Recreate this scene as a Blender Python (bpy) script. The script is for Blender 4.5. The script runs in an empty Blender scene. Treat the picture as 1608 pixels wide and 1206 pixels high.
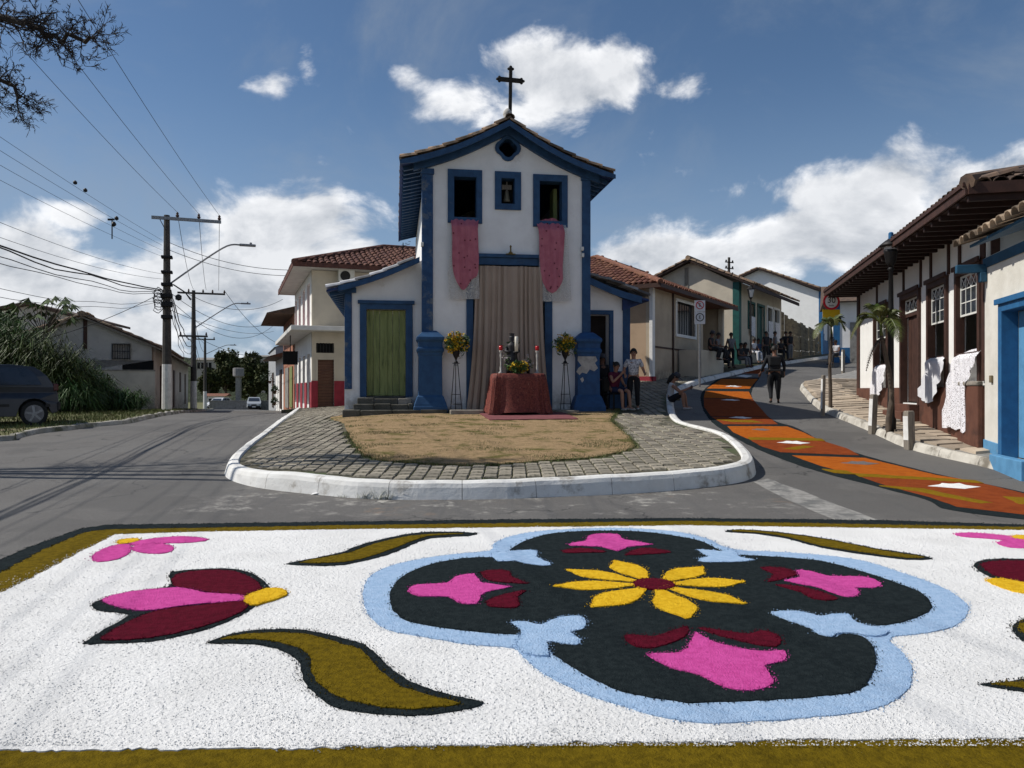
import bpy, bmesh, math, random
from mathutils import Vector, Matrix, noise
from mathutils.geometry import tessellate_polygon, delaunay_2d_cdt
random.seed(7)
R = math.radians
scn = bpy.context.scene
COL = scn.collection
# ------------------------------------------------------------------ camera
F, CX, HY, CH = 1208.0, 804.0, 612.0, 1.6          # focal length, centre column, horizon row (photo px), eye height
cam = bpy.data.cameras.new('camera'); camo = bpy.data.objects.new('camera', cam); COL.objects.link(camo)
camo.location = (0, 0, CH); camo.rotation_euler = (R(90), 0, 0)
cam.sensor_width = 36; cam.lens = 36 * F / 1608; cam.shift_y = (HY - 603) / 1608; cam.clip_end = 6000; cam.clip_start = 0.05
scn.camera = camo
# ------------------------------------------------------------------ sun, sky
SUN_EL, SUN_AZ = 47.0, -87.0                        # azimuth from +Y towards +X: the sun stands to the left
sd = Vector((math.sin(R(SUN_AZ)) * math.cos(R(SUN_EL)), math.cos(R(SUN_AZ)) * math.cos(R(SUN_EL)), math.sin(R(SUN_EL))))
sl = bpy.data.lights.new('sun', 'SUN'); sl.energy = 4.4; sl.angle = R(0.55); sl.color = (1, .955, .88)
so = bpy.data.objects.new('sun', sl); COL.objects.link(so); so.rotation_euler = (-sd).to_track_quat('-Z', 'Y').to_euler(); so.location = (-30, 0, 40)
world = bpy.data.worlds.new('World'); scn.world = world; world.use_nodes = True
scn.view_settings.view_transform = 'Standard'; scn.view_settings.look = 'None'; scn.view_settings.exposure = 0.10; scn.view_settings.gamma = 1
try: scn.view_settings.use_curve_mapping = False
except Exception: pass
scn.render.engine = 'CYCLES'
wn = world.node_tree; wn.nodes.clear()
class NT:
    def __init__(s, t): s.t = t
    def n(s, ty, **k):
        o = s.t.nodes.new(ty)
        for a, b in k.items(): setattr(o, a, b)
        return o
    def set(s, sock, v):
        if hasattr(v, 'is_output') or isinstance(v, bpy.types.NodeSocket): s.t.links.new(v, sock)
        else: sock.default_value = v
    def m(s, op, a, b=0.0, c=None, clamp=False):
        o = s.n('ShaderNodeMath', operation=op, use_clamp=clamp); s.set(o.inputs[0], a); s.set(o.inputs[1], b)
        if c is not None: s.set(o.inputs[2], c)
        return o.outputs[0]
    def noise(s, vec, sc, det=4, rough=.55, dist=0.0):
        o = s.n('ShaderNodeTexNoise'); s.set(o.inputs['Vector'], vec); o.inputs['Scale'].default_value = sc
        o.inputs['Detail'].default_value = det; o.inputs['Roughness'].default_value = rough; o.inputs['Distortion'].default_value = dist
        return o.outputs[0]
    def ramp(s, v, a, b, lo=0.0, hi=1.0):
        o = s.n('ShaderNodeMapRange', interpolation_type='SMOOTHSTEP'); s.set(o.inputs[0], v)
        o.inputs[1].default_value = a; o.inputs[2].default_value = b; o.inputs[3].default_value = lo; o.inputs[4].default_value = hi
        return o.outputs[0]
    def mix(s, fac, a, b):
        o = s.n('ShaderNodeMix', data_type='RGBA'); s.set(o.inputs[0], fac)
        for i, v in ((6, a), (7, b)):
            if isinstance(v, (tuple, list)): v = tuple(v[:3]) + (1,)
            s.set(o.inputs[i], v)
        return o.outputs[2]
w = NT(wn)
sky = w.n('ShaderNodeTexSky', sky_type='NISHITA', sun_disc=False, sun_elevation=R(SUN_EL), sun_rotation=R(SUN_AZ), altitude=800, air_density=1.0, dust_density=.6, ozone_density=1.6)
tc = w.n('ShaderNodeTexCoord'); sep = w.n('ShaderNodeSeparateXYZ'); wn.links.new(tc.outputs['Generated'], sep.inputs[0])
dx, dy, dz = sep.outputs
az = w.m('ARCTAN2', dx, dy); el = w.m('ARCSINE', dz)
comb = w.n('ShaderNodeCombineXYZ'); w.set(comb.inputs[0], az); w.set(comb.inputs[1], w.m('MULTIPLY', el, 1.5)); av = comb.outputs[0]
comb2 = w.n('ShaderNodeCombineXYZ'); w.set(comb2.inputs[0], w.m('ADD', az, .012)); w.set(comb2.inputs[1], w.m('MULTIPLY', w.m('ADD', el, .02), 1.5)); av2 = comb2.outputs[0]
n1 = w.noise(av, 7.5, 9, .58, .25); n2 = w.noise(av2, 7.5, 9, .58, .25); n3 = w.noise(av, 2.2, 3, .5)
blobs = [(880,130,120,75,1.0),(965,115,60,62,.95),(740,160,110,45,.62),(640,125,45,32,.72),(425,135,60,32,.54),(487,100,26,40,.46),
         (450,365,135,75,1.1),(500,335,62,50,.95),(370,450,240,75,1.0),(70,450,165,95,1.15),(560,400,60,40,.8),(125,340,62,32,.75),
         (1080,410,170,48,1.05),(1000,405,90,34,.9),(1360,300,190,62,.95),(1530,300,150,62,1.0),(1340,372,300,70,1.05),(1090,137,80,24,.46),(200,520,260,60,.8),(700,520,400,40,.6)]
field = None
for px, py, rx, ry, s_ in blobs:
    a0 = math.atan((px - CX) / F); e0 = math.atan((HY - py) / F * math.cos(a0))
    ra = rx / F * math.cos(a0) ** 2; re = ry / F * math.cos(a0)
    a = w.m('DIVIDE', w.m('SUBTRACT', az, a0), ra); b = w.m('DIVIDE', w.m('SUBTRACT', el, e0), re)
    q = w.m('ADD', w.m('MULTIPLY', a, a), w.m('MULTIPLY', b, b))
    g = w.m('MULTIPLY', w.m('EXPONENT', w.m('MULTIPLY', q, -.9)), s_)
    field = g if field is None else w.m('MAXIMUM', field, g)
# beyond the picture the same kind of fair-weather cloud goes on all round
away = w.ramp(w.m('ABSOLUTE', az), .62, .85)
band = w.m('MULTIPLY', w.ramp(el, .62, .1), w.ramp(n3, .42, .62))
field = w.m('MAXIMUM', field, w.m('MULTIPLY', band, w.m('MULTIPLY', away, .95)))
dens = w.m('ADD', w.m('MULTIPLY', field, .85), w.m('MULTIPLY', w.m('SUBTRACT', n1, .5), 1.7))
cmask = w.ramp(dens, .29, .64)
light = w.m('ADD', .66, w.m('MULTIPLY', w.m('SUBTRACT', n1, n2), 3.6), clamp=True)
dark = w.ramp(w.m('ADD', dens, w.m('MULTIPLY', n3, .2)), .95, .55)
light = w.m('MULTIPLY', light, w.m('ADD', .62, w.m('MULTIPLY', dark, .38)))
ccol = w.mix(light, (5.0, 5.4, 6.0), (12.8, 12.8, 12.9))
cir = w.noise(comb.outputs[0], 3.0, 7, .62, .6)
cirm = w.m('MULTIPLY', w.ramp(cir, .42, .78), .6)
hz = w.ramp(el, .40, .0, 0, .75)
tint = w.n('ShaderNodeHueSaturation'); tint.inputs['Saturation'].default_value = 1.12; tint.inputs['Value'].default_value = 1.0
wn.links.new(sky.outputs[0], tint.inputs['Color'])
skyc = w.mix(cirm, tint.outputs[0], (3.3, 3.9, 4.7)); skyc = w.mix(hz, skyc, (3.2, 4.4, 6.2))
fin = w.mix(w.m('MULTIPLY', cmask, .93), skyc, ccol)
bg = w.n('ShaderNodeBackground'); wn.links.new(fin, bg.inputs[0]); bg.inputs[1].default_value = .083
wo = w.n('ShaderNodeOutputWorld'); wn.links.new(bg.outputs[0], wo.inputs[0])
world.cycles.sampling_method = 'MANUAL'; world.cycles.sample_map_resolution = 512
# ------------------------------------------------------------------ materials
MATS = {}
def s2l(c): return tuple((x / 12.92 if x <= .04045 else ((x + .055) / 1.055) ** 2.4) for x in c)
def mat(name, c1, c2=None, sc=6, amt=1.0, bump=.15, bs=40, rough=.85, metal=0, isl=0.0, stain=None, ss=1.2, st=(.55, .72), base=None, bdist=.01, spec=.3, trans=0, alpha=1, coords='Object', stretch=None, det=5):
    if name in MATS: return MATS[name]
    m = bpy.data.materials.new(name); m.use_nodes = True; t = m.node_tree; t.nodes.clear(); k = NT(t)
    o = k.n('ShaderNodeOutputMaterial'); p = k.n('ShaderNodeBsdfPrincipled'); t.links.new(p.outputs[0], o.inputs[0])
    tcn = k.n('ShaderNodeTexCoord'); v = tcn.outputs[coords]
    if stretch:
        mp = k.n('ShaderNodeMapping'); mp.inputs['Scale'].default_value = stretch; t.links.new(v, mp.inputs[0]); v = mp.outputs[0]
    c2 = c2 or tuple(x * .8 for x in c1)
    f = k.ramp(k.noise(v, sc, det, .6), .35, .68)
    col = k.mix(k.m('MULTIPLY', f, amt), c1, c2)
    if isl:
        g = k.n('ShaderNodeNewGeometry'); h = k.n('ShaderNodeHueSaturation')
        k.set(h.inputs['Value'], k.m('ADD', 1 - isl, k.m('MULTIPLY', g.outputs['Random Per Island'], 2 * isl))); k.set(h.inputs['Color'], col)
        k.set(h.inputs['Hue'], k.m('ADD', .5 - isl * .04, k.m('MULTIPLY', g.outputs['Random Per Island'], isl * .08))); col = h.outputs[0]
    if isinstance(isl, float) and isl > 0 or True:
        pass
    if stain:
        col = k.mix(k.ramp(k.noise(v, ss, 8, .68), *st), col, stain)
    if base:      # (height, colour): splashed dirt low on a wall
        sp = k.n('ShaderNodeSeparateXYZ'); t.links.new(tcn.outputs['Object'], sp.inputs[0])
        d = k.m('SUBTRACT', 1.0, k.m('DIVIDE', sp.outputs[2], base[0]), clamp=True)
        d = k.m('MULTIPLY', k.m('POWER', d, 1.3), k.ramp(k.noise(v, 3.0, 7, .7), .38, .6)); col = k.mix(d, col, base[1])
    k.set(p.inputs['Base Color'], col); p.inputs['Roughness'].default_value = rough; p.inputs['Metallic'].default_value = metal
    p.inputs['Specular IOR Level'].default_value = spec
    if trans: p.inputs['Transmission Weight'].default_value = trans
    if alpha < 1: p.inputs['Alpha'].default_value = alpha
    if bump:
        b = k.n('ShaderNodeBump'); b.inputs['Strength'].default_value = bump; b.inputs['Distance'].default_value = bdist
        k.set(b.inputs['Height'], k.noise(v, bs, 6, .65)); t.links.new(b.outputs[0], p.inputs['Normal'])
    MATS[name] = m; return m
M = {}
M['white'] = mat('lime_plaster', (.80, .795, .785), (.73, .72, .71), sc=1.6, bump=.45, bs=9, stain=(.52, .50, .46), ss=1.3, st=(.58, .78), base=(.8, (.27, .24, .20)), bdist=.02)
M['whiteR'] = mat('plaster_bright', (.80, .79, .76), (.73, .72, .69), sc=1.8, bump=.4, bs=8, stain=(.34, .25, .17), ss=.9, st=(.7, .84), bdist=.02)
M['cream'] = mat('plaster_cream', (.47, .39, .29), (.39, .32, .24), sc=1.2, bump=.3, bs=9, stain=(.3, .24, .18), ss=.9, st=(.6, .8), base=(.6, (.2, .16, .12)), bdist=.02)
M['cream2'] = mat('plaster_sand', (.54, .48, .38), (.45, .40, .32), sc=1.2, bump=.3, bs=9, stain=(.33, .28, .2), ss=.9, st=(.62, .8), bdist=.02)
M['oldplaster'] = mat('plaster_weathered', (.50, .48, .44), (.41, .39, .36), sc=1.5, bump=.35, bs=9, stain=(.09, .085, .075), ss=.8, st=(.56, .74), base=(1.1, (.07, .065, .055)), bdist=.02)
M['blue'] = mat('blue_paint', (.024, .075, .165), (.017, .052, .12), sc=5, bump=.35, bs=14, rough=.6, stain=(.07, .10, .15), ss=3.2, st=(.62, .74))
M['blueworn'] = mat('blue_paint_worn', (.03, .08, .18), (.02, .055, .13), sc=8, bump=.5, bs=18, rough=.75, stain=(.13, .15, .17), ss=3.5, st=(.52, .68))
M['bluebase'] = mat('blue_paint_flaking', (.02, .075, .19), (.016, .055, .14), sc=6, bump=.4, bs=14, rough=.6, stain=(.30, .33, .36), ss=1.7, st=(.66, .68))
M['bluesky'] = mat('light_blue_paint', (.10, .27, .46), (.08, .22, .38), sc=5, bump=.25, bs=14, rough=.6, stain=(.25, .3, .33), ss=2.5, st=(.64, .76))
M['bluehouse'] = mat('azure_paint', (.022, .12, .27), (.018, .09, .21), sc=5, bump=.25, bs=14, rough=.6)
M['teal'] = mat('teal_paint', (.01, .085, .075), (.008, .06, .055), sc=5, rough=.6)
M['darkblue'] = mat('dark_blue_wood', (.02, .045, .15), (.012, .03, .10), sc=6, rough=.7)
M['green'] = mat('green_door_paint', (.24, .27, .10), (.17, .20, .07), sc=4, bump=.4, bs=12, rough=.7, stain=(.05, .065, .022), ss=2.2, st=(.52, .72), stretch=(4, 4, .6))
M['brown'] = mat('dark_brown_wood', (.060, .028, .020), (.04, .019, .014), sc=6, bump=.3, bs=16, rough=.65, stain=(.13, .07, .05), ss=2.6, st=(.62, .78))
M['brownwall'] = mat('brown_wainscot', (.12, .05, .032), (.085, .034, .022), sc=3, bump=.4, bs=10, rough=.8, stain=(.035, .02, .016), ss=1.2, st=(.52, .7))
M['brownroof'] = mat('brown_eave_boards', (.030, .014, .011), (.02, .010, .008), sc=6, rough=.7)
M['wood'] = mat('grey_weathered_wood', (.25, .22, .18), (.15, .13, .11), sc=7, bump=.5, bs=12, stretch=(5, 5, .7), rough=.9)
M['tile'] = mat('aged_clay_tile', (.30, .20, .13), (.15, .11, .08), sc=5, isl=.3, bump=.4, bs=25, stain=(.045, .043, .036), ss=3.0, st=(.5, .64))
M['tilered'] = mat('red_clay_tile', (.22, .095, .06), (.13, .058, .04), sc=5, isl=.25, bump=.4, bs=25, stain=(.07, .04, .03), ss=2, st=(.62, .78))
M['tilewhite'] = mat('whitewashed_tile', (.42, .42, .43), (.30, .30, .31), sc=5, isl=.15, bump=.4, bs=20, stain=(.1, .1, .1), ss=3, st=(.6, .72))
M['tiledk'] = mat('dark_clay_tile', (.13, .085, .06), (.075, .055, .045), sc=5, isl=.3, bump=.4, bs=25)
M['tilemar'] = mat('maroon_clay_tile', (.12, .05, .036), (.07, .032, .026), sc=5, isl=.2, bump=.4, bs=25)
M['black'] = mat('dark_void', (.01, .01, .01), (.008, .008, .008), bump=0)  # flat black for dark gaps, shade put into the colour; also plain panels
M['iron'] = mat('dark_iron', (.02, .02, .022), (.03, .028, .026), sc=20, rough=.55, metal=.6)
M['steel'] = mat('galvanised_steel', (.28, .29, .30), (.2, .2, .21), sc=14, rough=.5, metal=.7)
M['crosswood'] = mat('dark_cross_wood', (.03, .026, .022), (.02, .018, .015), sc=12)
M['stone'] = mat('worn_stone', (.30, .27, .23), (.2, .18, .15), sc=4, bump=.6, bs=10, stain=(.06, .055, .045), ss=2.4, st=(.5, .66), bdist=.03)
M['darkstone'] = mat('mossy_stone', (.10, .095, .08), (.06, .058, .045), sc=4, bump=.7, bs=10, stain=(.2, .18, .15), ss=3.4, st=(.58, .7), bdist=.03)
M['slab'] = mat('pavement_slab', (.33, .255, .185), (.24, .185, .14), sc=2.4, isl=.0, bump=.5, bs=14, stain=(.11, .09, .07), ss=1.6, st=(.56, .74), bdist=.02)
M['paver'] = mat('concrete_paver', (.215, .20, .165), (.15, .14, .115), sc=5, isl=.0, bump=.6, bs=30, stain=(.07, .068, .05), ss=2.0, st=(.54, .72), bdist=.012)
M['joint'] = mat('mossy_joint', (.075, .07, .045), (.11, .095, .065), sc=5, bump=.5, bs=30, stain=(.06, .08, .03), ss=1.2, st=(.48, .64))
M['kerb'] = mat('whitewashed_kerb', (.70, .695, .67), (.62, .61, .58), sc=3, bump=.45, bs=14, rough=.9, stain=(.25, .22, .18), ss=2.4, st=(.53, .72), base=None, bdist=.02)
M['concrete'] = mat('old_concrete', (.27, .26, .24), (.19, .18, .165), sc=4, bump=.4, bs=18, stain=(.09, .085, .075), ss=1.5, st=(.56, .75))
M['polewhite'] = mat('painted_pole_base', (.72, .71, .68), (.58, .57, .55), sc=5, stain=(.3, .28, .25), ss=3, st=(.6, .75))
M['poledark'] = mat('weathered_pole', (.075, .068, .06), (.05, .045, .04), sc=6, bump=.3, bs=30)
M['glass'] = mat('dark_glass', (.03, .035, .045), (.02, .025, .03), rough=.06, bump=0, spec=.9)
M['carpaint'] = mat('navy_car_paint', (.022, .028, .042), (.018, .024, .036), rough=.32, bump=0, spec=.5)
M['cartrim'] = mat('black_plastic', (.015, .015, .016), (.02, .02, .02), rough=.6, bump=0)
M['rubber'] = mat('tyre_rubber', (.014, .014, .014), (.02, .02, .02), rough=.85)
M['rim'] = mat('alloy_rim', (.15, .15, .16), (.10, .10, .11), rough=.4, metal=.7)
M['carwhite'] = mat('white_car_paint', (.62, .63, .64), (.55, .56, .57), rough=.3, bump=0, spec=.6)
M['carsilver'] = mat('pale_car_paint', (.34, .36, .38), (.30, .32, .34), rough=.3, bump=0, spec=.6)
M['redlens'] = mat('tail_lens', (.08, .012, .012), (.06, .01, .01), rough=.2, bump=0)
M['lens'] = mat('lamp_lens', (.5, .5, .5), (.45, .45, .45), rough=.15, bump=0)
M['redwall'] = mat('crimson_plinth_paint', (.32, .035, .05), (.24, .028, .04), sc=3, stain=(.12, .05, .05), ss=2, st=(.6, .75))
M['shutter'] = mat('brown_roller_shutter', (.13, .06, .035), (.10, .045, .028), rough=.6)
M['curtain'] = mat('taupe_curtain_cloth', (.36, .28, .22), (.33, .255, .20), sc=2, bump=.1, bs=120, rough=.9)
M['pinkcloth'] = mat('rose_satin_cloth', (.46, .14, .18), (.38, .10, .14), sc=5, bump=.15, bs=60, rough=.5)
M['redcloth'] = mat('red_brocade', (.20, .05, .035), (.085, .02, .018), sc=26, bump=.25, bs=60, rough=.7, stain=(.28, .12, .08), ss=16, st=(.6, .66))
M['rug'] = mat('faded_red_rug', (.20, .065, .07), (.15, .05, .055), sc=10, bump=.4, bs=80)
M['candle'] = mat('wax', (.72, .69, .6), (.68, .65, .56), bump=0, rough=.5)
M['redglass'] = mat('red_cup', (.4, .01, .015), (.35, .01, .012), rough=.15, bump=0)
M['statue'] = mat('dark_statue', (.018, .02, .028), (.035, .03, .03), sc=8, rough=.6)
M['yflower'] = mat('yellow_blossom', (.60, .38, .02), (.45, .26, .015), sc=8, isl=.35, bump=0)
M['wflower'] = mat('white_blossom', (.55, .5, .5), (.45, .4, .4), sc=8, isl=.2, bump=0)
M['leaf'] = mat('leaf_green', (.06, .11, .026), (.038, .072, .018), sc=1.5, isl=.55, bump=0, rough=.6)
M['leafdk'] = mat('leaf_dark', (.025, .05, .014), (.016, .032, .010), sc=.5, isl=.5, bump=0, rough=.65)
M['leafy'] = mat('leaf_yellow_green', (.065, .085, .02), (.038, .058, .014), sc=1.2, isl=.5, bump=0, rough=.6)
M['reed'] = mat('reed_blade', (.062, .098, .028), (.038, .064, .018), sc=.7, isl=.6, bump=0, rough=.6)
M['palm'] = mat('palm_frond', (.05, .08, .018), (.10, .10, .03), sc=2, isl=.4, bump=0, rough=.5)
M['bark'] = mat('bark', (.10, .075, .055), (.06, .048, .038), sc=8, bump=.6, bs=20)
M['twig'] = mat('dark_twig_bark', (.05, .04, .034), (.035, .028, .024), sc=8, bump=.3, bs=20)
M['grass'] = mat('verge_grass', (.085, .115, .03), (.13, .12, .05), sc=2, isl=.4, bump=0, rough=.8)
M['soil'] = mat('dry_soil', (.13, .12, .05), (.09, .10, .035), sc=1.4, bump=.6, bs=22, stain=(.17, .13, .09), ss=.8, st=(.55, .7))
M['blueeave'] = mat('shaded_teal_blue_paint', (.016, .075, .14), (.012, .055, .10), sc=5, bump=.25, bs=14, rough=.7)  # darker copy of the azure paint, eave shade put into the colour
M['signwhite'] = mat('sign_white', (.7, .7, .7), (.66, .66, .66), bump=0, rough=.5)
M['signred'] = mat('sign_red', (.5, .015, .03), (.45, .015, .03), bump=0, rough=.5)
M['signblack'] = mat('sign_black', (.012, .012, .012), (.012, .012, .012), bump=0, rough=.5)
M['signyellow'] = mat('sign_yellow', (.55, .36, .01), (.5, .33, .01), bump=0, rough=.5)
M['lace'] = None
M['sash'] = mat('white_sash_paint', (.66, .66, .62), (.58, .58, .54), bump=.1, rough=.6)
M['ridge'] = mat('lime_mortar', (.45, .43, .40), (.3, .29, .27), sc=6, bump=.5, bs=20)
M['skin'] = mat('skin', (.33, .17, .11), (.29, .15, .095), bump=0, rough=.6)
M['skindk'] = mat('skin_brown', (.17, .085, .055), (.15, .075, .05), bump=0, rough=.6)
M['hair'] = mat('dark_hair', (.012, .010, .009), (.02, .016, .013), sc=30, rough=.6)
M['tan'] = mat('amber_wall', (.3, .12, .07), (.25, .1, .06))
M['far'] = mat('distant_plaster', (.42, .38, .34), (.36, .33, .30), bump=0)
M['rust'] = mat('weathered_tin_fence', (.20, .16, .09), (.12, .095, .06), sc=2, bump=.4, bs=10, stain=(.06, .045, .03), ss=1.2, st=(.5, .66), stretch=(.6, .6, 3))
def cloth(name, c, r=.85): return mat('cloth_' + name, c, tuple(x * .8 for x in c), sc=6, bump=.25, bs=14, rough=r, bdist=.02)
# lace: white thread with real see-through gaps
def lace(name, c, sc, lo, hi):
    m = bpy.data.materials.new(name); m.use_nodes = True; k = NT(m.node_tree); p = m.node_tree.nodes['Principled BSDF']
    p.inputs['Base Color'].default_value = c + (1,); p.inputs['Roughness'].default_value = .9
    t = k.n('ShaderNodeTexCoord'); v = k.n('ShaderNodeTexVoronoi', feature='DISTANCE_TO_EDGE'); v.inputs['Scale'].default_value = sc; m.node_tree.links.new(t.outputs['Object'], v.inputs['Vector'])
    n = k.noise(t.outputs['Object'], sc * .35, 3)
    a = k.ramp(k.m('ADD', v.outputs['Distance'], k.m('MULTIPLY', n, .12)), lo, hi, 1, 0)
    k.set(p.inputs['Alpha'], a); return m
M['lace'] = lace('crochet_lace', (.74, .73, .76), 36, .16, .46)
M['net'] = lace('clear_embroidered_net', (.55, .53, .50), 34, .10, .34)
M['sheer'] = mat('white_sheer_cloth', (.66, .66, .68), (.54, .54, .57), sc=5, bump=.25, bs=16, rough=.9)
# asphalt
def asphalt():
    m = bpy.data.materials.new('old_asphalt'); m.use_nodes = True; t = m.node_tree; k = NT(t); p = t.nodes['Principled BSDF']
    v = k.n('ShaderNodeTexCoord').outputs['Object']
    c = k.mix(k.ramp(k.noise(v, 260, 2, .7), .3, .72), (.062, .058, .054), (.165, .156, .146))
    c = k.mix(k.m('MULTIPLY', k.ramp(k.noise(v, .55, 6, .6), .4, .66), .6), c, (.135, .13, .122))
    c = k.mix(k.m('MULTIPLY', k.ramp(k.noise(v, 42, 3, .75), .54, .74), .4), c, (.27, .26, .245)); c = k.mix(k.m('MULTIPLY', k.ramp(k.noise(v, 75, 2, .7), .55, .7), .5), c, (.03, .03, .03))
    c = k.mix(k.m('MULTIPLY', k.ramp(k.noise(v, .33, 4, .55), .54, .575), .32), c, (.06, .058, .056))
    c = k.mix(k.m('MULTIPLY', k.ramp(k.noise(v, 2.6, 7, .7), .56, .74), .5), c, (.06, .06, .06))
    mp = k.n('ShaderNodeMapping'); mp.inputs['Rotation'].default_value = (0, 0, R(-20)); mp.inputs['Scale'].default_value = (3.2, .08, 1); t.links.new(v, mp.inputs[0])
    c = k.mix(k.m('MULTIPLY', k.ramp(k.noise(mp.outputs[0], 1, 4, .6), .56, .72), .45), c, (.065, .065, .067))
    # lime dust and sawdust spilled round the carpet and the traffic island
    sp = k.n('ShaderNodeSeparateXYZ'); t.links.new(v, sp.inputs[0])
    near = k.m('MULTIPLY', k.ramp(sp.outputs[1], 8.4, 9.2), k.ramp(sp.outputs[1], 11.2, 10.2))
    near = k.m('MULTIPLY', near, k.m('MULTIPLY', k.ramp(sp.outputs[0], -4.6, -3), k.ramp(sp.outputs[0], 4.5, 2.0)))
    c = k.mix(k.m('MULTIPLY', near, k.ramp(k.noise(v, 2.3, 9, .78), .52, .70)), c, (.42, .40, .36))
    c = k.mix(k.m('MULTIPLY', near, k.m('MULTIPLY', k.ramp(k.noise(v, 1.1, 6, .7), .58, .72), .7)), c, (.30, .19, .11))
    vo = k.n('ShaderNodeTexVoronoi', feature='DISTANCE_TO_EDGE'); vo.inputs['Scale'].default_value = .32
    wv = k.n('ShaderNodeVectorMath', operation='ADD'); t.links.new(v, wv.inputs[0])
    ns = k.n('ShaderNodeTexNoise'); ns.inputs['Scale'].default_value = 1.3; ns.inputs['Detail'].default_value = 6; t.links.new(v, ns.inputs['Vector'])
    vs = k.n('ShaderNodeVectorMath', operation='SCALE'); t.links.new(ns.outputs['Color'], vs.inputs[0]); vs.inputs['Scale'].default_value = 1.6; t.links.new(vs.outputs[0], wv.inputs[1]); t.links.new(wv.outputs[0], vo.inputs['Vector'])
    crack = k.m('MULTIPLY', k.ramp(vo.outputs['Distance'], .010, .0), k.ramp(k.noise(v, .5, 3), .40, .5))
    c = k.mix(k.m('MULTIPLY', crack, .8), c, (.025, .025, .025))
    k.set(p.inputs['Base Color'], c); p.inputs['Roughness'].default_value = .82; p.inputs['Specular IOR Level'].default_value = .35
    b = k.n('ShaderNodeBump'); b.inputs['Strength'].default_value = .55; b.inputs['Distance'].default_value = .008; k.set(b.inputs['Height'], k.noise(v, 150, 4, .7)); t.links.new(b.outputs[0], p.inputs['Normal'])
    return m
M['asphalt'] = asphalt()
def powder(name, c1, c2, bs=55, bump=.9, speck=None, sc=22):
    m = mat(name, c1, c2, sc=sc, bump=bump, bs=bs, rough=1.0, bdist=.016, spec=.05, det=8, stain=speck, ss=70, st=(.66, .72))
    return m
M['pw_white'] = powder('white_lime_crumbs', (.77, .765, .75), (.69, .685, .67), bs=38, bump=1.0, sc=1.6)
M['pw_olive'] = powder('olive_sawdust', (.155, .105, .006), (.095, .065, .004), bs=70)
M['pw_dark'] = powder('charcoal_green_sawdust', (.011, .016, .018), (.019, .026, .028), bs=70, speck=(.07, .08, .08))
M['pw_blue'] = powder('pale_blue_sawdust', (.37, .51, .70), (.29, .43, .62), bs=70)
M['pw_pink'] = powder('pink_sawdust', (.62, .085, .34), (.52, .06, .27), bs=80)
M['pw_maroon'] = powder('maroon_sawdust', (.105, .006, .018), (.07, .004, .012), bs=80)
M['pw_yellow'] = powder('yellow_sawdust', (.74, .46, .025), (.60, .34, .012), bs=60)
M['pw_orange'] = powder('orange_sawdust', (.40, .105, .012), (.33, .08, .01), bs=70, sc=7)
M['pw_rust'] = powder('rust_sawdust', (.235, .052, .014), (.18, .038, .011), bs=70, sc=7)
M['pw_mustard'] = powder('mustard_sawdust', (.22, .13, .008), (.17, .10, .006), bs=70)
M['pw_grey'] = powder('grey_sawdust', (.17, .15, .15), (.13, .12, .12), bs=70)
# ------------------------------------------------------------------ ground heights
def prof(pts):
    def f(y):
        if y <= pts[0][0]: return pts[0][1]
        for (a, b), (c, d) in zip(pts, pts[1:]):
            if y <= c:
                return b + (d - b) * (y - a) / (c - a)
        return pts[-1][1]
    def g(y):      # smoothed
        h = .5 if y < 12 else 1.2
        return (f(y - h) + 2 * f(y) + f(y + h)) / 4
    return g
def sst(a, b, x):
    t = min(1, max(0, (x - a) / (b - a))); return t * t * (3 - 2 * t)
PL = prof([(-50, -1), (9, .18), (12, .27), (16, .47), (20, .68), (25, .74), (31, .66), (52, .18), (95, -.84), (200, -3.4), (400, -6)])
PM = prof([(-50, -1), (9, .18), (10.5, .20), (14, .42), (20, .80), (30, 1.0), (60, 1.2), (400, 2)])
PR = prof([(-50, -1), (9, .18), (10, .20), (12, .31), (15, .52), (18, .76), (20, .92), (22, 1.07), (24.3, 1.22), (32, 2.0), (40, 2.78), (60, 4.25), (80, 5.7), (120, 7), (400, 9)])
def G(x, y):
    if y < 9: return .02 * y
    l, m, r = PL(y), PM(y), PR(y)
    a = sst(-6.5 - max(0, y - 20) * .2, -2.5, x); b = sst(1.0, 4.2, x)
    return l * (1 - a) + (m * (1 - b) + r * b) * a
PI_ = prof([(0, -.25), (10.3, .42), (20, 1.05), (24, 1.12), (30, 1.18), (60, 1.3)])
def I(x, y):      # top of the traffic island and the church yard
    z = PI_(y)
    if x < -3: z -= .06 * (-3 - x)
    if x > 3 and y > 20: z = z + (PR(y) + .14 - z) * sst(2.6, 4.6, x)
    return max(z, G(x, y) + .12)
def P(px, py, Y): return Vector(((px - CX) * Y / F, Y, CH + (HY - py) * Y / F))
def ray(px, py, fn, y0=2.0, y1=160):
    Y = y0; k = (px - CX) / F; s = (HY - py) / F; pv = None
    while Y < y1:
        d = CH + s * Y - fn(k * Y, Y)
        if d <= 0:
            a, b = Y - step, Y
            for _ in range(24):
                c = (a + b) / 2
                if CH + s * c - fn(k * c, c) <= 0: b = c
                else: a = c
            return Vector((k * b, b, fn(k * b, b)))
        step = max(.05, Y * .01); Y += step
    return Vector((k * y1, y1, fn(k * y1, y1)))
def GP(px, py): return ray(px, py, G)
def IP(px, py): return ray(px, py, I, 9)
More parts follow.
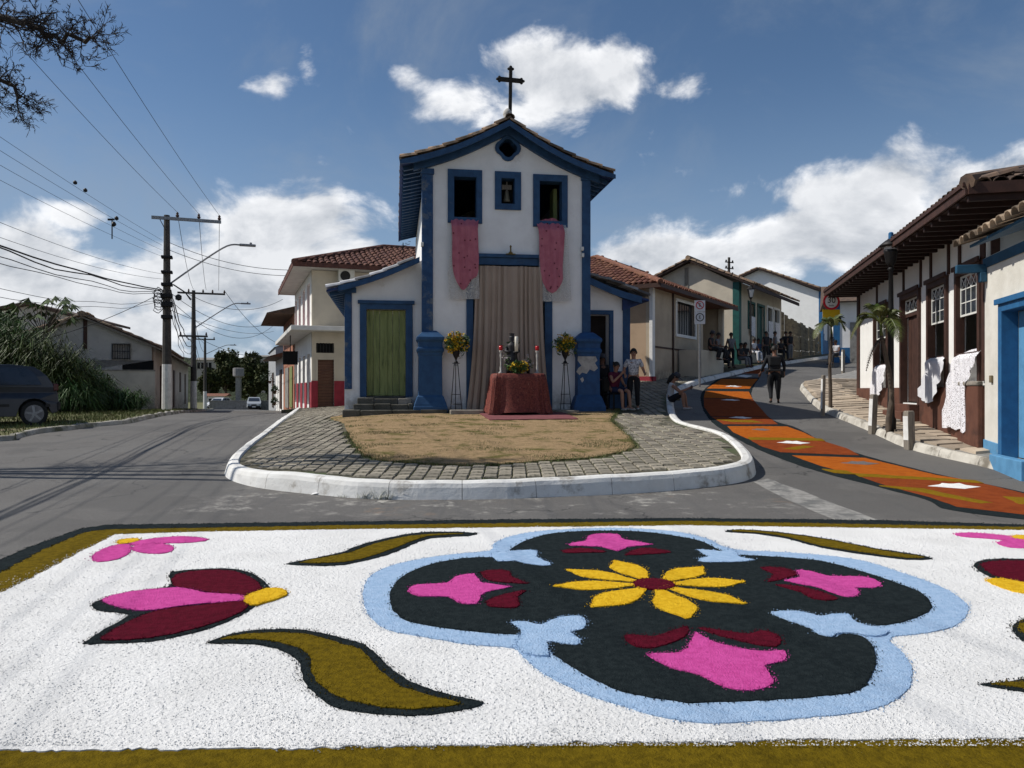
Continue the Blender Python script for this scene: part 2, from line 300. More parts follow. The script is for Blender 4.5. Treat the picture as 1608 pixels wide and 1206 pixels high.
# ------------------------------------------------------------------ object helpers
def tag(o, label=None, cat=None, group=None, kind=None):
    if label: o['label'] = label
    if cat: o['category'] = cat
    if group: o['group'] = group
    if kind: o['kind'] = kind
    return o
def E(name, loc, rz=0, label=None, cat=None, group=None, kind=None):
    o = bpy.data.objects.new(name, None); o.empty_display_size = .2; COL.objects.link(o); o.location = loc; o.rotation_euler = (0, 0, rz)
    return tag(o, label, cat, group, kind)
class MB:
    def __init__(s): s.v = []; s.f = []
    def add(s, vs, fs):
        n = len(s.v); s.v += [tuple(p) for p in vs]; s.f += [tuple(i + n for i in f) for f in fs]; return s
    def box(s, x0, x1, y0, y1, z0, z1, T=None):
        vs = [Vector((x, y, z)) for z in (z0, z1) for y in (y0, y1) for x in (x0, x1)]
        if T: vs = [T @ p for p in vs]
        return s.add(vs, [(0, 2, 3, 1), (4, 5, 7, 6), (0, 1, 5, 4), (2, 6, 7, 3), (0, 4, 6, 2), (1, 3, 7, 5)])
    def beam(s, a, b, w_, h, up=Vector((0, 0, 1))):
        a = Vector(a); b = Vector(b); d = (b - a).normalized(); sx = d.cross(up)
        if sx.length < 1e-4: sx = d.cross(Vector((0, 1, 0)))
        sx.normalize(); uz = sx.cross(d)
        vs = [p + sx * (i * w_ / 2) + uz * (j * h / 2) for p in (a, b) for j in (-1, 1) for i in (-1, 1)]
        return s.add(vs, [(0, 1, 3, 2), (4, 6, 7, 5), (0, 4, 5, 1), (2, 3, 7, 6), (0, 2, 6, 4), (1, 5, 7, 3)])
    def tube(s, pts, rs, n=8, cap=True):
        pts = [Vector(p) for p in pts]; m = len(pts)
        if not isinstance(rs, (list, tuple)): rs = [rs] * m
        ref = Vector((0, 0, 1)); rings = []
        for i, p in enumerate(pts):
            d = (pts[min(i + 1, m - 1)] - pts[max(i - 1, 0)])
            d = d.normalized() if d.length > 1e-9 else Vector((0, 0, 1))
            a = d.cross(ref)
            if a.length < .05: a = d.cross(Vector((0, 1, 0)))
            a.normalize(); b = a.cross(d)
            rings.append([p + (a * math.cos(2 * math.pi * k / n) + b * math.sin(2 * math.pi * k / n)) * rs[i] for k in range(n)])
        fs = []
        for i in range(m - 1):
            for k in range(n):
                k2 = (k + 1) % n; fs.append((i * n + k, i * n + k2, (i + 1) * n + k2, (i + 1) * n + k))
        if cap: fs += [tuple(range(n - 1, -1, -1)), tuple((m - 1) * n + k for k in range(n))]
        return s.add([p for r in rings for p in r], fs)
    def lathe(s, prof_, c=(0, 0, 0), n=16, sq=False):
        c = Vector(c); vs = []; fs = []; m = len(prof_)
        for r, z in prof_:
            for k in range(n):
                a = 2 * math.pi * k / n + (math.pi / 4 if sq else 0); q = r * (math.sqrt(2) if sq else 1)
                vs.append(c + Vector((q * math.cos(a), q * math.sin(a), z)))
        for i in range(m - 1):
            for k in range(n):
                k2 = (k + 1) % n; fs.append((i * n + k, i * n + k2, (i + 1) * n + k2, (i + 1) * n + k))
        fs += [tuple(range(n - 1, -1, -1)), tuple((m - 1) * n + k for k in range(n))]
        return s.add(vs, fs)
    def plate(s, outer, holes=(), y0=0.0, y1=.3, T=None):
        """flat panel in the x-z plane from y0 (front) to y1, with holes and their reveals"""
        loops = [[Vector((a, 0, b)) for a, b in lp] for lp in [outer] + list(holes)]
        allp = [p for lp in loops for p in lp]; tr = tessellate_polygon([[Vector((p.x, p.z, 0)) for p in lp] for lp in loops]); n = len(allp)
        vs = [Vector((p.x, y, p.z)) for y in (y0, y1) for p in allp]
        if T: vs = [T @ p for p in vs]
        fs = [t for t in tr] + [tuple(i + n for i in reversed(t)) for t in tr]; o = 0
        for lp in loops:
            m = len(lp)
            for i in range(m): j = (i + 1) % m; fs.append((o + i, o + j, o + j + n, o + i + n))
            o += m
        return s.add(vs, fs)
    def build(s, name, m, parent=None, smooth=False, bev=0, fix=True, loc=None):
        me = bpy.data.meshes.new(name); me.from_pydata(s.v, [], s.f)
        if fix:
            b = bmesh.new(); b.from_mesh(me); bmesh.ops.recalc_face_normals(b, faces=b.faces); b.to_mesh(me); b.free()
        if m: me.materials.append(m)
        if smooth: me.polygons.foreach_set('use_smooth', [True] * len(me.polygons))
        me.update(); o = bpy.data.objects.new(name, me); COL.objects.link(o)
        if parent: o.parent = parent
        if loc: o.location = loc
        if bev:
            bm = o.modifiers.new('bevel', 'BEVEL'); bm.width = bev; bm.segments = 2; bm.limit_method = 'ANGLE'
        return o
def inst(src, parent=None, loc=(0, 0, 0), rot=(0, 0, 0), sc=None):
    o = src.copy(); COL.objects.link(o); o.parent = parent if parent else src.parent; o.location = loc; o.rotation_euler = rot
    if sc: o.scale = sc
    return o
def copy_tree(o, parent=None):
    c = o.copy(); COL.objects.link(c); c.parent = parent
    for ch in list(o.children): copy_tree(ch, c)
    return c
def smooth_closed(pts, sub=4):
    out = []; n = len(pts)
    for i in range(n):
        p0, p1, p2, p3 = pts[i - 1], pts[i], pts[(i + 1) % n], pts[(i + 2) % n]
        for k in range(sub):
            t = k / sub; out.append(.5 * ((2 * p1) + (p2 - p0) * t + (2 * p0 - 5 * p1 + 4 * p2 - p3) * t * t + (3 * p1 - p0 - 3 * p2 + p3) * t ** 3))
    return out
def smooth_open(pts, sub=4):
    out = []; n = len(pts)
    for i in range(n - 1):
        p0, p1, p2, p3 = pts[max(i - 1, 0)], pts[i], pts[i + 1], pts[min(i + 2, n - 1)]
        for k in range(sub):
            t = k / sub; out.append(.5 * ((2 * p1) + (p2 - p0) * t + (2 * p0 - 5 * p1 + 4 * p2 - p3) * t * t + (3 * p1 - p0 - 3 * p2 + p3) * t ** 3))
    return out + [pts[-1]]
def inside(x, y, poly):
    c = False; j = len(poly) - 1
    for i in range(len(poly)):
        xi, yi = poly[i][0], poly[i][1]; xj, yj = poly[j][0], poly[j][1]
        if (yi > y) != (yj > y) and x < (xj - xi) * (y - yi) / (yj - yi) + xi: c = not c
        j = i
    return c
def drape(name, poly, fn, off, m, parent=None, sp=1.0, skirt=.05, rim=None, bumpz=0, bsc=3.0, jit=0.0, smooth=True, resample=True, bsp=None):
    """polygon (x,y) laid over height fn, filled with a grid of interior points, its edge turned down"""
    pts = [Vector((p[0], p[1])) for p in poly]
    if resample:
        q = []
        for i, a in enumerate(pts):
            b = pts[(i + 1) % len(pts)]; k = max(1, int((b - a).length / (bsp or sp)))
            for j in range(k): q.append(a.lerp(b, j / k))
        pts = q
    if jit:
        q = []
        for i, p in enumerate(pts):
            d = (pts[(i + 1) % len(pts)] - pts[i - 1]); nn = Vector((d.y, -d.x)); nn = nn.normalized() if nn.length > 1e-6 else nn
            q.append(p + nn * jit * (noise.noise(Vector((p.x * 9, p.y * 9, 0))) + .9 * noise.noise(Vector((p.x * 31, p.y * 31, 5))) + (.9 * noise.noise(Vector((p.x * 75, p.y * 75, 8))) if bsp else 0)))
        pts = q
    nb = len(pts); x0 = min(p.x for p in pts); x1 = max(p.x for p in pts); y0 = min(p.y for p in pts); y1 = max(p.y for p in pts)
    inner = []; iy = 0; y = y0 + sp * .5
    import bisect
    while y < y1:
        xs = []
        for i in range(nb):
            a, b = pts[i], pts[(i + 1) % nb]
            if (a.y > y) != (b.y > y): xs.append(a.x + (b.x - a.x) * (y - a.y) / (b.y - a.y))
        xs.sort()
        for k in range(0, len(xs) - 1, 2):
            x = xs[k] + sp * (.45 + .3 * (iy % 2))
            while x < xs[k + 1] - sp * .4: inner.append(Vector((x + random.uniform(-.15, .15) * sp, y + random.uniform(-.15, .15) * sp))); x += sp
        y += sp; iy += 1
    vs, _, fs, ov, _, _ = delaunay_2d_cdt(pts + inner, [], [list(range(nb))], 1, 1e-6)
    rimset = set(i for i, o in enumerate(ov) if any(k < nb for k in o))
    z = []
    for i, p in enumerate(vs):
        h = fn(p.x, p.y) + off
        if bumpz: h += bumpz * (noise.noise(Vector((p.x * bsc, p.y * bsc, 1))) + .6 * noise.noise(Vector((p.x * bsc * 3.1, p.y * bsc * 3.1, 4))))
        if rim is not None and i in rimset: h = fn(p.x, p.y) + rim
        z.append(h)
    mb = MB(); mb.v = [(p.x, p.y, z[i]) for i, p in enumerate(vs)]; mb.f = [tuple(f) for f in fs]
    if skirt:
        cnt = {}
        for f in fs:
            for i in range(len(f)):
                a, b = f[i], f[(i + 1) % len(f)]; cnt[(a, b)] = 1
        ed = [(a, b) for (a, b) in cnt if (b, a) not in cnt]; mp = {}
        for a, b in ed:
            for q in (a, b):
                if q not in mp: mp[q] = len(mb.v); mb.v += [(vs[q].x, vs[q].y, z[q] - skirt), (vs[q].x, vs[q].y, z[q])]
            mb.f.append((mp[b] + 1, mp[a] + 1, mp[a], mp[b]))
    o = mb.build(name, m, parent, smooth=smooth, fix=False)
    return o
def leaves(mb, c, r, n, size, seed=0, asp=2.2, clump=9, droop=0.0, shell=.55):
    rnd = random.Random(seed); c = Vector(c); cl = []
    for _ in range(clump):
        d = Vector((rnd.gauss(0, 1), rnd.gauss(0, 1), rnd.gauss(0, 1))).normalized() * rnd.uniform(.25, .95)
        cl.append((Vector((d.x * r[0], d.y * r[1], d.z * r[2])), rnd.uniform(.25, .5)))
    for i in range(n):
        o, q = cl[i % clump] if clump else (Vector(), 1)
        d = Vector((rnd.gauss(0, 1), rnd.gauss(0, 1), rnd.gauss(0, 1))).normalized() * (rnd.uniform(shell, 1) ** .6) * q * rnd.uniform(.7, 1.15)
        p = c + o + Vector((d.x * r[0], d.y * r[1], d.z * r[2]))
        a = Vector((rnd.gauss(0, 1), rnd.gauss(0, 1), rnd.gauss(0, .6) - droop)).normalized(); b = a.cross(Vector((rnd.gauss(0, 1), rnd.gauss(0, 1), rnd.gauss(0, 1)))).normalized()
        s = size * rnd.uniform(.6, 1.3); h = s / asp
        mb.add([p - a * s * .5, p - b * h * .5 + a * s * .05, p + a * s * .5, p + b * h * .5 + a * s * .05], [(0, 1, 2, 3)])
    return mb
def text(s, size, m, parent, T, depth=.004, name='lettering'):
    cu = bpy.data.curves.new(name, 'FONT'); cu.body = s; cu.size = size; cu.extrude = depth; cu.align_x = 'CENTER'; cu.align_y = 'CENTER'
    o = bpy.data.objects.new(name + '_curve', cu); COL.objects.link(o)
    dg = bpy.context.evaluated_depsgraph_get(); me = bpy.data.meshes.new_from_object(o.evaluated_get(dg)); bpy.data.objects.remove(o)
    me.transform(T @ Matrix.Rotation(R(90), 4, 'X')); me.materials.clear(); me.materials.append(m)
    q = bpy.data.objects.new(name, me); COL.objects.link(q); q.parent = parent; return q
# ================================================================== GROUND
def sheet():
    xs = [-2500, -1200, -600, -300, -160, -100, -70, -50, -40, -34] + list(range(-30, 43, 3)) + [46, 52, 60, 75, 100, 160, 300, 600, 1200, 2500]
    ys = [-2500, -1200, -600, -300, -100, -50, -20] + list(range(-10, 101, 3)) + [110, 125, 150, 200, 300, 500, 900, 1600, 3000]
    mb = MB()
    for y in ys:
        for x in xs: mb.v.append((x, y, G(x, min(y, 400)) - .16))
    n = len(xs)
    for j in range(len(ys) - 1):
        for i in range(n - 1): mb.f.append((j * n + i, j * n + i + 1, (j + 1) * n + i + 1, (j + 1) * n + i))
    return tag(mb.build('ground', M['soil'], smooth=True, fix=False), kind='structure')
sheet()
road_poly = [(-14, -9), (14, -9), (14, 9), (10, 13), (12, 24), (16, 30), (28, 42), (44, 66), (44, 100), (20, 100), (4, 60), (2, 34), (-3, 26), (-7, 33), (-22, 68), (-33, 99), (-46, 99), (-23, 50), (-17, 32), (-17, 22), (-15, 10)]
tag(drape('road', road_poly, G, 0, M['asphalt'], sp=.8, skirt=.1), kind='structure')
# ------------------------------------------------------------------ kerbs
def sweep_kerb(name, foot, side, topfn, width, botfn, parent_label, m, seg=1.0, group=None, round_=.05, jitter=.006):
    """foot: outer foot line (x,y); side=+1 the stone lies to the left of travel"""
    root = E(name, (0, 0, 0), kind='structure'); pts = [Vector(p) for p in foot]
    L = [0]
    for a, b in zip(pts, pts[1:]): L.append(L[-1] + (b - a).length)
    def at(s):
        for i in range(len(pts) - 1):
            if s <= L[i + 1] or i == len(pts) - 2:
                t = (s - L[i]) / max(1e-6, L[i + 1] - L[i]); return pts[i].lerp(pts[i + 1], t)
    s = 0; k = 0
    while s < L[-1] - .1:
        e = min(s + seg * random.uniform(.9, 1.1), L[-1]); mb = MB(); n = 5; rings = []
        for j in range(n + 1):
            q = s + .004 + (e - s - .008) * j / n; p = at(q); d = (at(min(q + .15, L[-1])) - at(max(q - .15, 0))).normalized(); nn = Vector((-d.y, d.x)) * side
            jj = jitter * noise.noise(Vector((p.x * 2, p.y * 2, 3)))
            zb = botfn(p.x, p.y) - .12; pi = p + nn * width; zt = topfn(p.x, p.y) + jj * 2; r = round_
            sec = [(-.045, zb), (-.03 + jj, zb + .12), (.0 + jj, zt - r * 1.1), (r * .35, zt - r * .35), (r * 1.1, zt), (width - .02, zt + .004), (width, zt - .02), (width, zb)]
            rings.append([Vector((p.x + nn.x * a, p.y + nn.y * a, z)) for a, z in sec])
        m_ = len(rings[0])
        for j in range(n):
            for i in range(m_):
                i2 = (i + 1) % m_; mb.f.append((j * m_ + i, j * m_ + i2, (j + 1) * m_ + i2, (j + 1) * m_ + i))
        mb.f += [tuple(range(m_)), tuple(n * m_ + i for i in reversed(range(m_)))]
        mb.v = [tuple(p) for r in rings for p in r]; mb.build('kerb_stone', m, root, smooth=False); s = e; k += 1
    return root
isl_px = [(466, 648), (450, 660), (420, 683), (383, 711), (363, 730), (356, 742), (362, 752), (397, 763.5), (454, 772), (523, 779), (569, 782.5), (655, 784.5), (800, 783), (866, 780), (952, 777), (1037, 771.6), (1123, 763), (1168, 755), (1184, 744), (1177, 728), (1160, 710), (1137, 695), (1095, 682), (1071, 672), (1061, 656), (1057, 640), (1056, 625)]
isl_foot = [GP(*p).xy for p in isl_px] + [Vector((5.2, 24.5)), Vector((5.9, 27)), Vector((7.2, 30)), Vector((9.6, 34)), Vector((13, 39.5)), Vector((19, 49)), Vector((25, 58.5)), Vector((31, 68))]
isl_s = smooth_open([Vector((p.x, p.y)) for p in isl_foot], 4)
KW = .19
sweep_kerb('kerb', isl_s, 1, lambda x, y: I(x, y) + .025, KW, G, '', M['kerb'], seg=1.0, round_=.07)
def offset_line(pts, d):
    out = []
    for i, p in enumerate(pts):
        a = pts[max(i - 1, 0)]; b = pts[min(i + 1, len(pts) - 1)]; t = (b - a).normalized(); out.append(p + Vector((-t.y, t.x)) * d)
    return out
isl_in = offset_line(isl_s, KW - .01)
yard = isl_in + [Vector((27, 72)), Vector((18, 60)), Vector((5, 40)), Vector((-4, 36)), Vector((-9.3, 31))]
tag(drape('pavement_bed', yard, I, -.018, M['joint'], sp=.45, skirt=.3, bumpz=.006), kind='structure')
lawn_px = [(541, 652), (541, 664), (547, 678), (556, 696), (570, 711), (596, 721.5), (649, 727), (712, 730), (790, 729), (851, 724), (923, 719), (973, 710), (995, 701), (991, 691), (979, 679), (963, 666), (959, 659), (969, 642), (940, 640), (830, 646)]
lawn = [IP(*p).xy for p in lawn_px]; lawn_s = smooth_closed([Vector((p.x, p.y)) for p in lawn], 4)
def mk_lawn():
    m = bpy.data.materials.new('dry_lawn'); m.use_nodes = True; t = m.node_tree; k = NT(t); p = t.nodes['Principled BSDF']; v = k.n('ShaderNodeTexCoord').outputs['Object']
    c = k.mix(k.ramp(k.noise(v, 7, 6, .7), .35, .65), (.42, .29, .165), (.30, .215, .12))
    c = k.mix(k.ramp(k.noise(v, 1.6, 8, .74), .50, .64), c, (.13, .12, .04)); c = k.mix(k.m('MULTIPLY', k.ramp(k.noise(v, 18, 5, .8), .52, .66), .6), c, (.16, .11, .055)); c = k.mix(k.ramp(k.noise(v, 45, 3, .7), .62, .74), c, (.07, .05, .025))
    k.set(p.inputs['Base Color'], c); p.inputs['Roughness'].default_value = 1; p.inputs['Specular IOR Level'].default_value = .05
    b = k.n('ShaderNodeBump'); b.inputs['Strength'].default_value = 1; b.inputs['Distance'].default_value = .03; k.set(b.inputs['Height'], k.noise(v, 60, 6, .75)); t.links.new(b.outputs[0], p.inputs['Normal']); return m
M['lawn'] = mk_lawn()
tag(drape('dry_lawn', lawn_s, I, .012, M['lawn'], sp=.14, skirt=.05, bumpz=.012, bsc=5, jit=.03), kind='structure')
# tufts of dry and green grass over the lawn and in its edge
def blades(name, poly, fn, n, h, m, seed, dens=None, lean=.5, wd=.006, kind='stuff', label=None, cat=None, parent=None):
    rnd = random.Random(seed); mb = MB(); x0 = min(p[0] for p in poly); x1 = max(p[0] for p in poly); y0 = min(p[1] for p in poly); y1 = max(p[1] for p in poly); k = 0; tries = 0
    while k < n and tries < n * 30:
        tries += 1; x = rnd.uniform(x0, x1); y = rnd.uniform(y0, y1)
        if not inside(x, y, poly): continue
        if dens and rnd.random() > dens(x, y): continue
        k += 1; z = fn(x, y)
        a = rnd.uniform(0, 6.28); l = h * rnd.uniform(.4, 1.3); q = Vector((math.cos(a), math.sin(a), 0)); s = Vector((-q.y, q.x, 0)) * wd * rnd.uniform(.7, 1.5); b = Vector((x, y, z - .01)); t = b + q * l * lean * rnd.uniform(.2, 1.4) + Vector((0, 0, l))
        mb.add([b - s, b + s, t], [(0, 1, 2)])
    return tag(mb.build(name, m, parent, fix=False), label, cat, None, kind)
M['straw'] = mat('straw_blades', (.44, .30, .16), (.32, .22, .11), sc=3, isl=.4, bump=0)
blades('dry_grass', lawn_s, I, 26000, .03, M['straw'], 1, label='short straw coloured grass of the lawn in front of the church', cat='grass')
blades('green_grass', lawn_s, I, 16000, .042, M['grass'], 2, dens=lambda x, y: max(0, noise.noise(Vector((x * .9, y * 1.6, 7))) * 2.6 - .25), label='green grass patches scattered in the straw coloured lawn', cat='grass')
ring_out = offset_line(lawn_s + [lawn_s[0]], -.16)
def edge_d(x, y): return 1.0
edge_pts = lawn_s[8:72]
def strip_blades():
    rnd = random.Random(5); mb = MB()
    for i in range(len(edge_pts) - 1):
        a, b = edge_pts[i], edge_pts[i + 1]; k = int((b - a).length * 420)
        for _ in range(k):
            p = a.lerp(b, rnd.random()) + Vector((rnd.gauss(0, .055), rnd.gauss(0, .055))); z = I(p.x, p.y); l = .035 * rnd.uniform(.4, 1.6); an = rnd.uniform(0, 6.28)
            q = Vector((math.cos(an), math.sin(an), 0)); s = Vector((-q.y, q.x, 0)) * .006; bb = Vector((p.x, p.y, z - .01)); mb.add([bb - s, bb + s, bb + q * l * .6 + Vector((0, 0, l))], [(0, 1, 2)])
    tag(mb.build('edge_grass', M['grass'], fix=False), 'green grass fringe growing between the lawn and the grey pavers', 'grass', kind='stuff')
strip_blades()
# ------------------------------------------------------------------ pavers of the island
def pavers():
    root = E('paving', (0, 0, 0), kind='structure'); out = [(p.x, p.y) for p in offset_line(isl_s, KW + .03)] + [(22, 60), (6, 40), (-3, 34), (-9, 31)]
    hole = [(p.x, p.y) for p in offset_line(lawn_s + [lawn_s[0]], -.03 if True else .03)]
    rnd = random.Random(3); cand = []
    a, b = .20, .225
    # the rows run with the island's edge: along x at the front, along y at both sides
    x = -9.5; r = 0
    while x < 12:
        y = 10.0 + (r % 2) * b * .5
        while y < 33:
            cx, cy = x + .10 * noise.noise(Vector((x * .3, y * .35, 0))), y + .04 * noise.noise(Vector((x * .5, y * .5, 2)))
            ok = all(inside(cx + i * a * .42, cy + j * b * .42, out) for i in (-1, 1) for j in (-1, 1)) and not any(inside(cx + i * a * .4, cy + j * b * .4, hole) for i in (-1, 1) for j in (-1, 1))
            if ok and not (-4.3 < cx < 3.4 and cy > 19.4): cand.append((cy * .9 + abs(cx) * .15, cx, cy))
            y += b
        x += a; r += 1
    cand.sort()
    base = []
    for v in range(5):
        mb = MB(); hx, hy = a / 2 - .010, b / 2 - .009; e = .012
        top = [(-hx + e, -hy + e), (hx - e, -hy + e), (hx - e, hy - e), (-hx + e, hy - e)]; bot = [(-hx, -hy), (hx, -hy), (hx, hy), (-hx, hy)]
        j = lambda: rnd.uniform(-.006, .006)
        mb.add([(x + j(), y + j(), .0 + j() * .5) for x, y in top] + [(x, y, -.014) for x, y in bot] + [(x, y, -.06) for x, y in bot], [(0, 1, 2, 3)] + [(i, (i + 1) % 4, 4 + (i + 1) % 4, 4 + i) for i in range(4)] + [(4 + i, 4 + (i + 1) % 4, 8 + (i + 1) % 4, 8 + i) for i in range(4)])
        m = mat('concrete_paver_%s' % 'abcde'[v], tuple(c * (.82 + .1 * v) for c in (.27, .24, .19)), tuple(c * (.82 + .1 * v) for c in (.19, .17, .135)), sc=5, bump=.6, bs=30, stain=(.07, .068, .045), ss=2.0 + v, st=(.5, .68), bdist=.012)
        o = mb.build('paver', m, root); base.append(o)
    rest = MB()
    def orient(cx, cy):
        h = .1; zx = (I(cx + h, cy) - I(cx - h, cy)) / (2 * h); zy = (I(cx, cy + h) - I(cx, cy - h)) / (2 * h); return -zx, zy
    n = 0
    for _, cx, cy in cand:
        gx, gy = orient(cx, cy); z = I(cx, cy) + .004 + rnd.uniform(-.006, .008)
        rot = (gy + rnd.gauss(0, .012), gx + rnd.gauss(0, .012), rnd.gauss(0, .03))
        if n < 300:
            o = base[n] if n < 5 else inst(base[rnd.randrange(5)], root); o.location = (cx, cy, z); o.rotation_euler = rot
        else:
            T = Matrix.Translation((cx, cy, z)) @ Matrix.Rotation(rot[2], 4, 'Z') @ Matrix.Rotation(rot[1], 4, 'Y') @ Matrix.Rotation(rot[0], 4, 'X')
            hx, hy = a / 2 - .014, b / 2 - .013; vs = [T @ Vector(p) for p in ((-hx + .01, -hy + .01, 0), (hx - .01, -hy + .01, 0), (hx - .01, hy - .01, 0), (-hx + .01, hy - .01, 0), (-hx, -hy, -.03), (hx, -hy, -.03), (hx, hy, -.03), (-hx, hy, -.03))]
            rest.add(vs, [(0, 1, 2, 3)] + [(i, (i + 1) % 4, 4 + (i + 1) % 4, 4 + i) for i in range(4)])
        n += 1
    tag(rest.build('paver_field', mat('concrete_pavers_far', (.27, .24, .19), (.19, .17, .135), sc=3, isl=.25, bump=.5, bs=30, stain=(.07, .068, .045), ss=1.6, st=(.52, .7)), root, fix=False), kind='stuff')
    print('PAVERS', n)
    # moss and grass standing in the joints
    mb = MB()
    for _, cx, cy in cand[:900]:
        for k in range(int(14 * max(0, noise.noise(Vector((cx * .7, cy * .7, 9))) + .35))):
            s_ = rnd.random(); x, y = (cx + a / 2, cy + rnd.uniform(-b, b) * .5) if s_ < .5 else (cx + rnd.uniform(-a, a) * .5, cy + b / 2)
            l = rnd.uniform(.01, .028); an = rnd.uniform(0, 6.28); q = Vector((math.cos(an), math.sin(an), 0)) * l * .7; w_ = Vector((-q.y, q.x, 0)).normalized() * .006; p = Vector((x, y, I(x, y) - .012)); mb.add([p - w_, p + w_, p + q + Vector((0, 0, l))], [(0, 1, 2)])
    tag(mb.build('joint_grass', M['grass'], fix=False), 'fine grass growing in the joints of the grey pavers', 'grass', kind='stuff')
pavers()
# ------------------------------------------------------------------ right-hand pavement
BZ = prof([(0, .42), (9, .5), (13.5, .57), (17, .86), (20, 1.10), (23.6, 1.40), (28, 1.85), (35, 2.6), (60, 4.6)])
def wallx(y): return 5.007 + .238 * y
rk_px = [(1608, 746), (1530, 729), (1429, 705), (1364, 676), (1295, 647), (1280, 637), (1265, 621)]
rk = [Vector((9.6, 8.2)), Vector((8.9, 10))] + [GP(*p).xy for p in rk_px] + [Vector((10.9, 29)), Vector((12.6, 31.5)), Vector((16.5, 36.5)), Vector((24, 48)), Vector((32, 60))]
rk_s = smooth_open([Vector((p.x, p.y)) for p in rk], 4)
def kx(y):
    for a, b in zip(rk_s, rk_s[1:]):
        if a.y <= y <= b.y and b.y > a.y: return a.x + (b.x - a.x) * (y - a.y) / (b.y - a.y)
    return rk_s[0].x if y < rk_s[0].y else rk_s[-1].x
def S(x, y):
    k = kx(y); w_ = max(wallx(y), k + .8); t = min(1, max(0, (x - k) / (w_ - k))); zk = G(k, y) + .13
    return zk + (max(BZ(y), zk) - zk) * t
sweep_kerb('kerb', rk_s, -1, lambda x, y: S(x, y) + .012, .115, G, '', mat('worn_whitewash_kerb', (.52, .49, .43), (.40, .37, .32), sc=3, bump=.5, bs=12, stain=(.17, .15, .12), ss=1.8, st=(.5, .66), bdist=.02), seg=.95, round_=.04, jitter=.012)
side_poly = [Vector((p.x, p.y)) for p in offset_line(rk_s, -.13)] + [Vector((44, 62)), Vector((26, 38)), Vector((16, 26)), Vector((11.6, 23.6)), Vector((9.2, 12)), Vector((9.9, 8))]
tag(drape('right_pavement', side_poly, S, 0, M['concrete'], sp=.4, skirt=.4, bumpz=.008), kind='structure')
def side_slabs():
    root = E('slab_paving', (0, 0, 0), kind='structure'); rnd = random.Random(11); y = 12.9
    while y < 29.5:
        d = rnd.uniform(.42, .55); xk = kx(y + d / 2) + .17; xw = (wallx(y + d / 2) if y < 23.3 else wallx(y) + 1.2) - .04; x = xk; zt = None
        while x < xw - .12:
            ww = min(rnd.uniform(.42, .6), xw - x)
            if xw - x - ww < .15: ww = xw - x
            sh = .238 * 0; z0 = S(x + ww / 2, y + d / 2) + .015 + rnd.uniform(-.006, .01); zx = (S(x + ww, y) - S(x, y)) / max(ww, .1); m_ = .008
            zc = lambda xx, yy: z0 + zx * (xx - x - ww / 2) + (yy - y - d / 2) * .045 + .02
            o = [(x + m_, y + m_), (x + ww - m_, y + m_), (x + ww - m_, y + d - m_), (x + m_, y + d - m_)]
            mb = MB(); mb.add([(a, b, zc(a, b) + rnd.uniform(-.003, .003)) for a, b in o] + [(a, b, zc(a, b) - .14) for a, b in o], [(0, 1, 2, 3)] + [(i, (i + 1) % 4, 4 + (i + 1) % 4, 4 + i) for i in range(4)])
            v = rnd.randrange(4); m = mat('pavement_slab_%s' % 'abcd'[v], tuple(c * (.85 + .14 * v) for c in (.40, .33, .25)), tuple(c * (.85 + .14 * v) for c in (.31, .25, .19)), sc=2.4, bump=.5, bs=14, stain=(.10, .085, .065), ss=1.6, st=(.54, .72), bdist=.02)
            mb.build('paving_slab', m, root); x += ww
        y += d
side_slabs()
# ------------------------------------------------------------------ left verge
lv_px = [(0, 693), (24, 689), (57, 681), (113, 675), (137, 671), (194, 666), (226, 659), (255, 653)]
lv = [Vector((-14.8, 9)), Vector((-14.2, 14))] + [GP(*p).xy for p in lv_px]
lv = [v for v in lv if True]; lv.sort(key=lambda v: v.y)
lv = lv + [Vector((-14.6, 35)), Vector((-16.6, 41)), Vector((-20.6, 52)), Vector((-28, 72)), Vector((-38, 98))]
lv_s = smooth_open([Vector((p.x, p.y)) for p in lv], 4)
print('LV', [tuple(round(c, 1) for c in p) for p in lv])
sweep_kerb('kerb', lv_s[:len(lv_s)], 1, lambda x, y: G(x, y) + .11, .13, G, '', mat('verge_kerb', (.42, .40, .36), (.27, .25, .21), sc=2.5, bump=.5, bs=14, stain=(.10, .10, .06), ss=1.2, st=(.46, .6), bdist=.02), seg=1.4, round_=.03, jitter=.02)
V = lambda x, y: G(x, y) + .10 + .012 * 0
verge_poly = offset_line(lv_s, .11)[:] + [Vector((-60, 98)), Vector((-60, 9))]
tag(drape('verge', verge_poly, V, 0, M['soil'], sp=1.2, skirt=.3, bumpz=.03, bsc=.8), kind='structure')
blades('verge_grass', [(p.x, p.y) for p in offset_line(lv_s, .05) if 12 < p.y < 42] + [(-20, 42), (-19, 12)], V, 30000, .09, M['grass'], 21, wd=.012, label='short green grass along the left roadside verge', cat='grass')

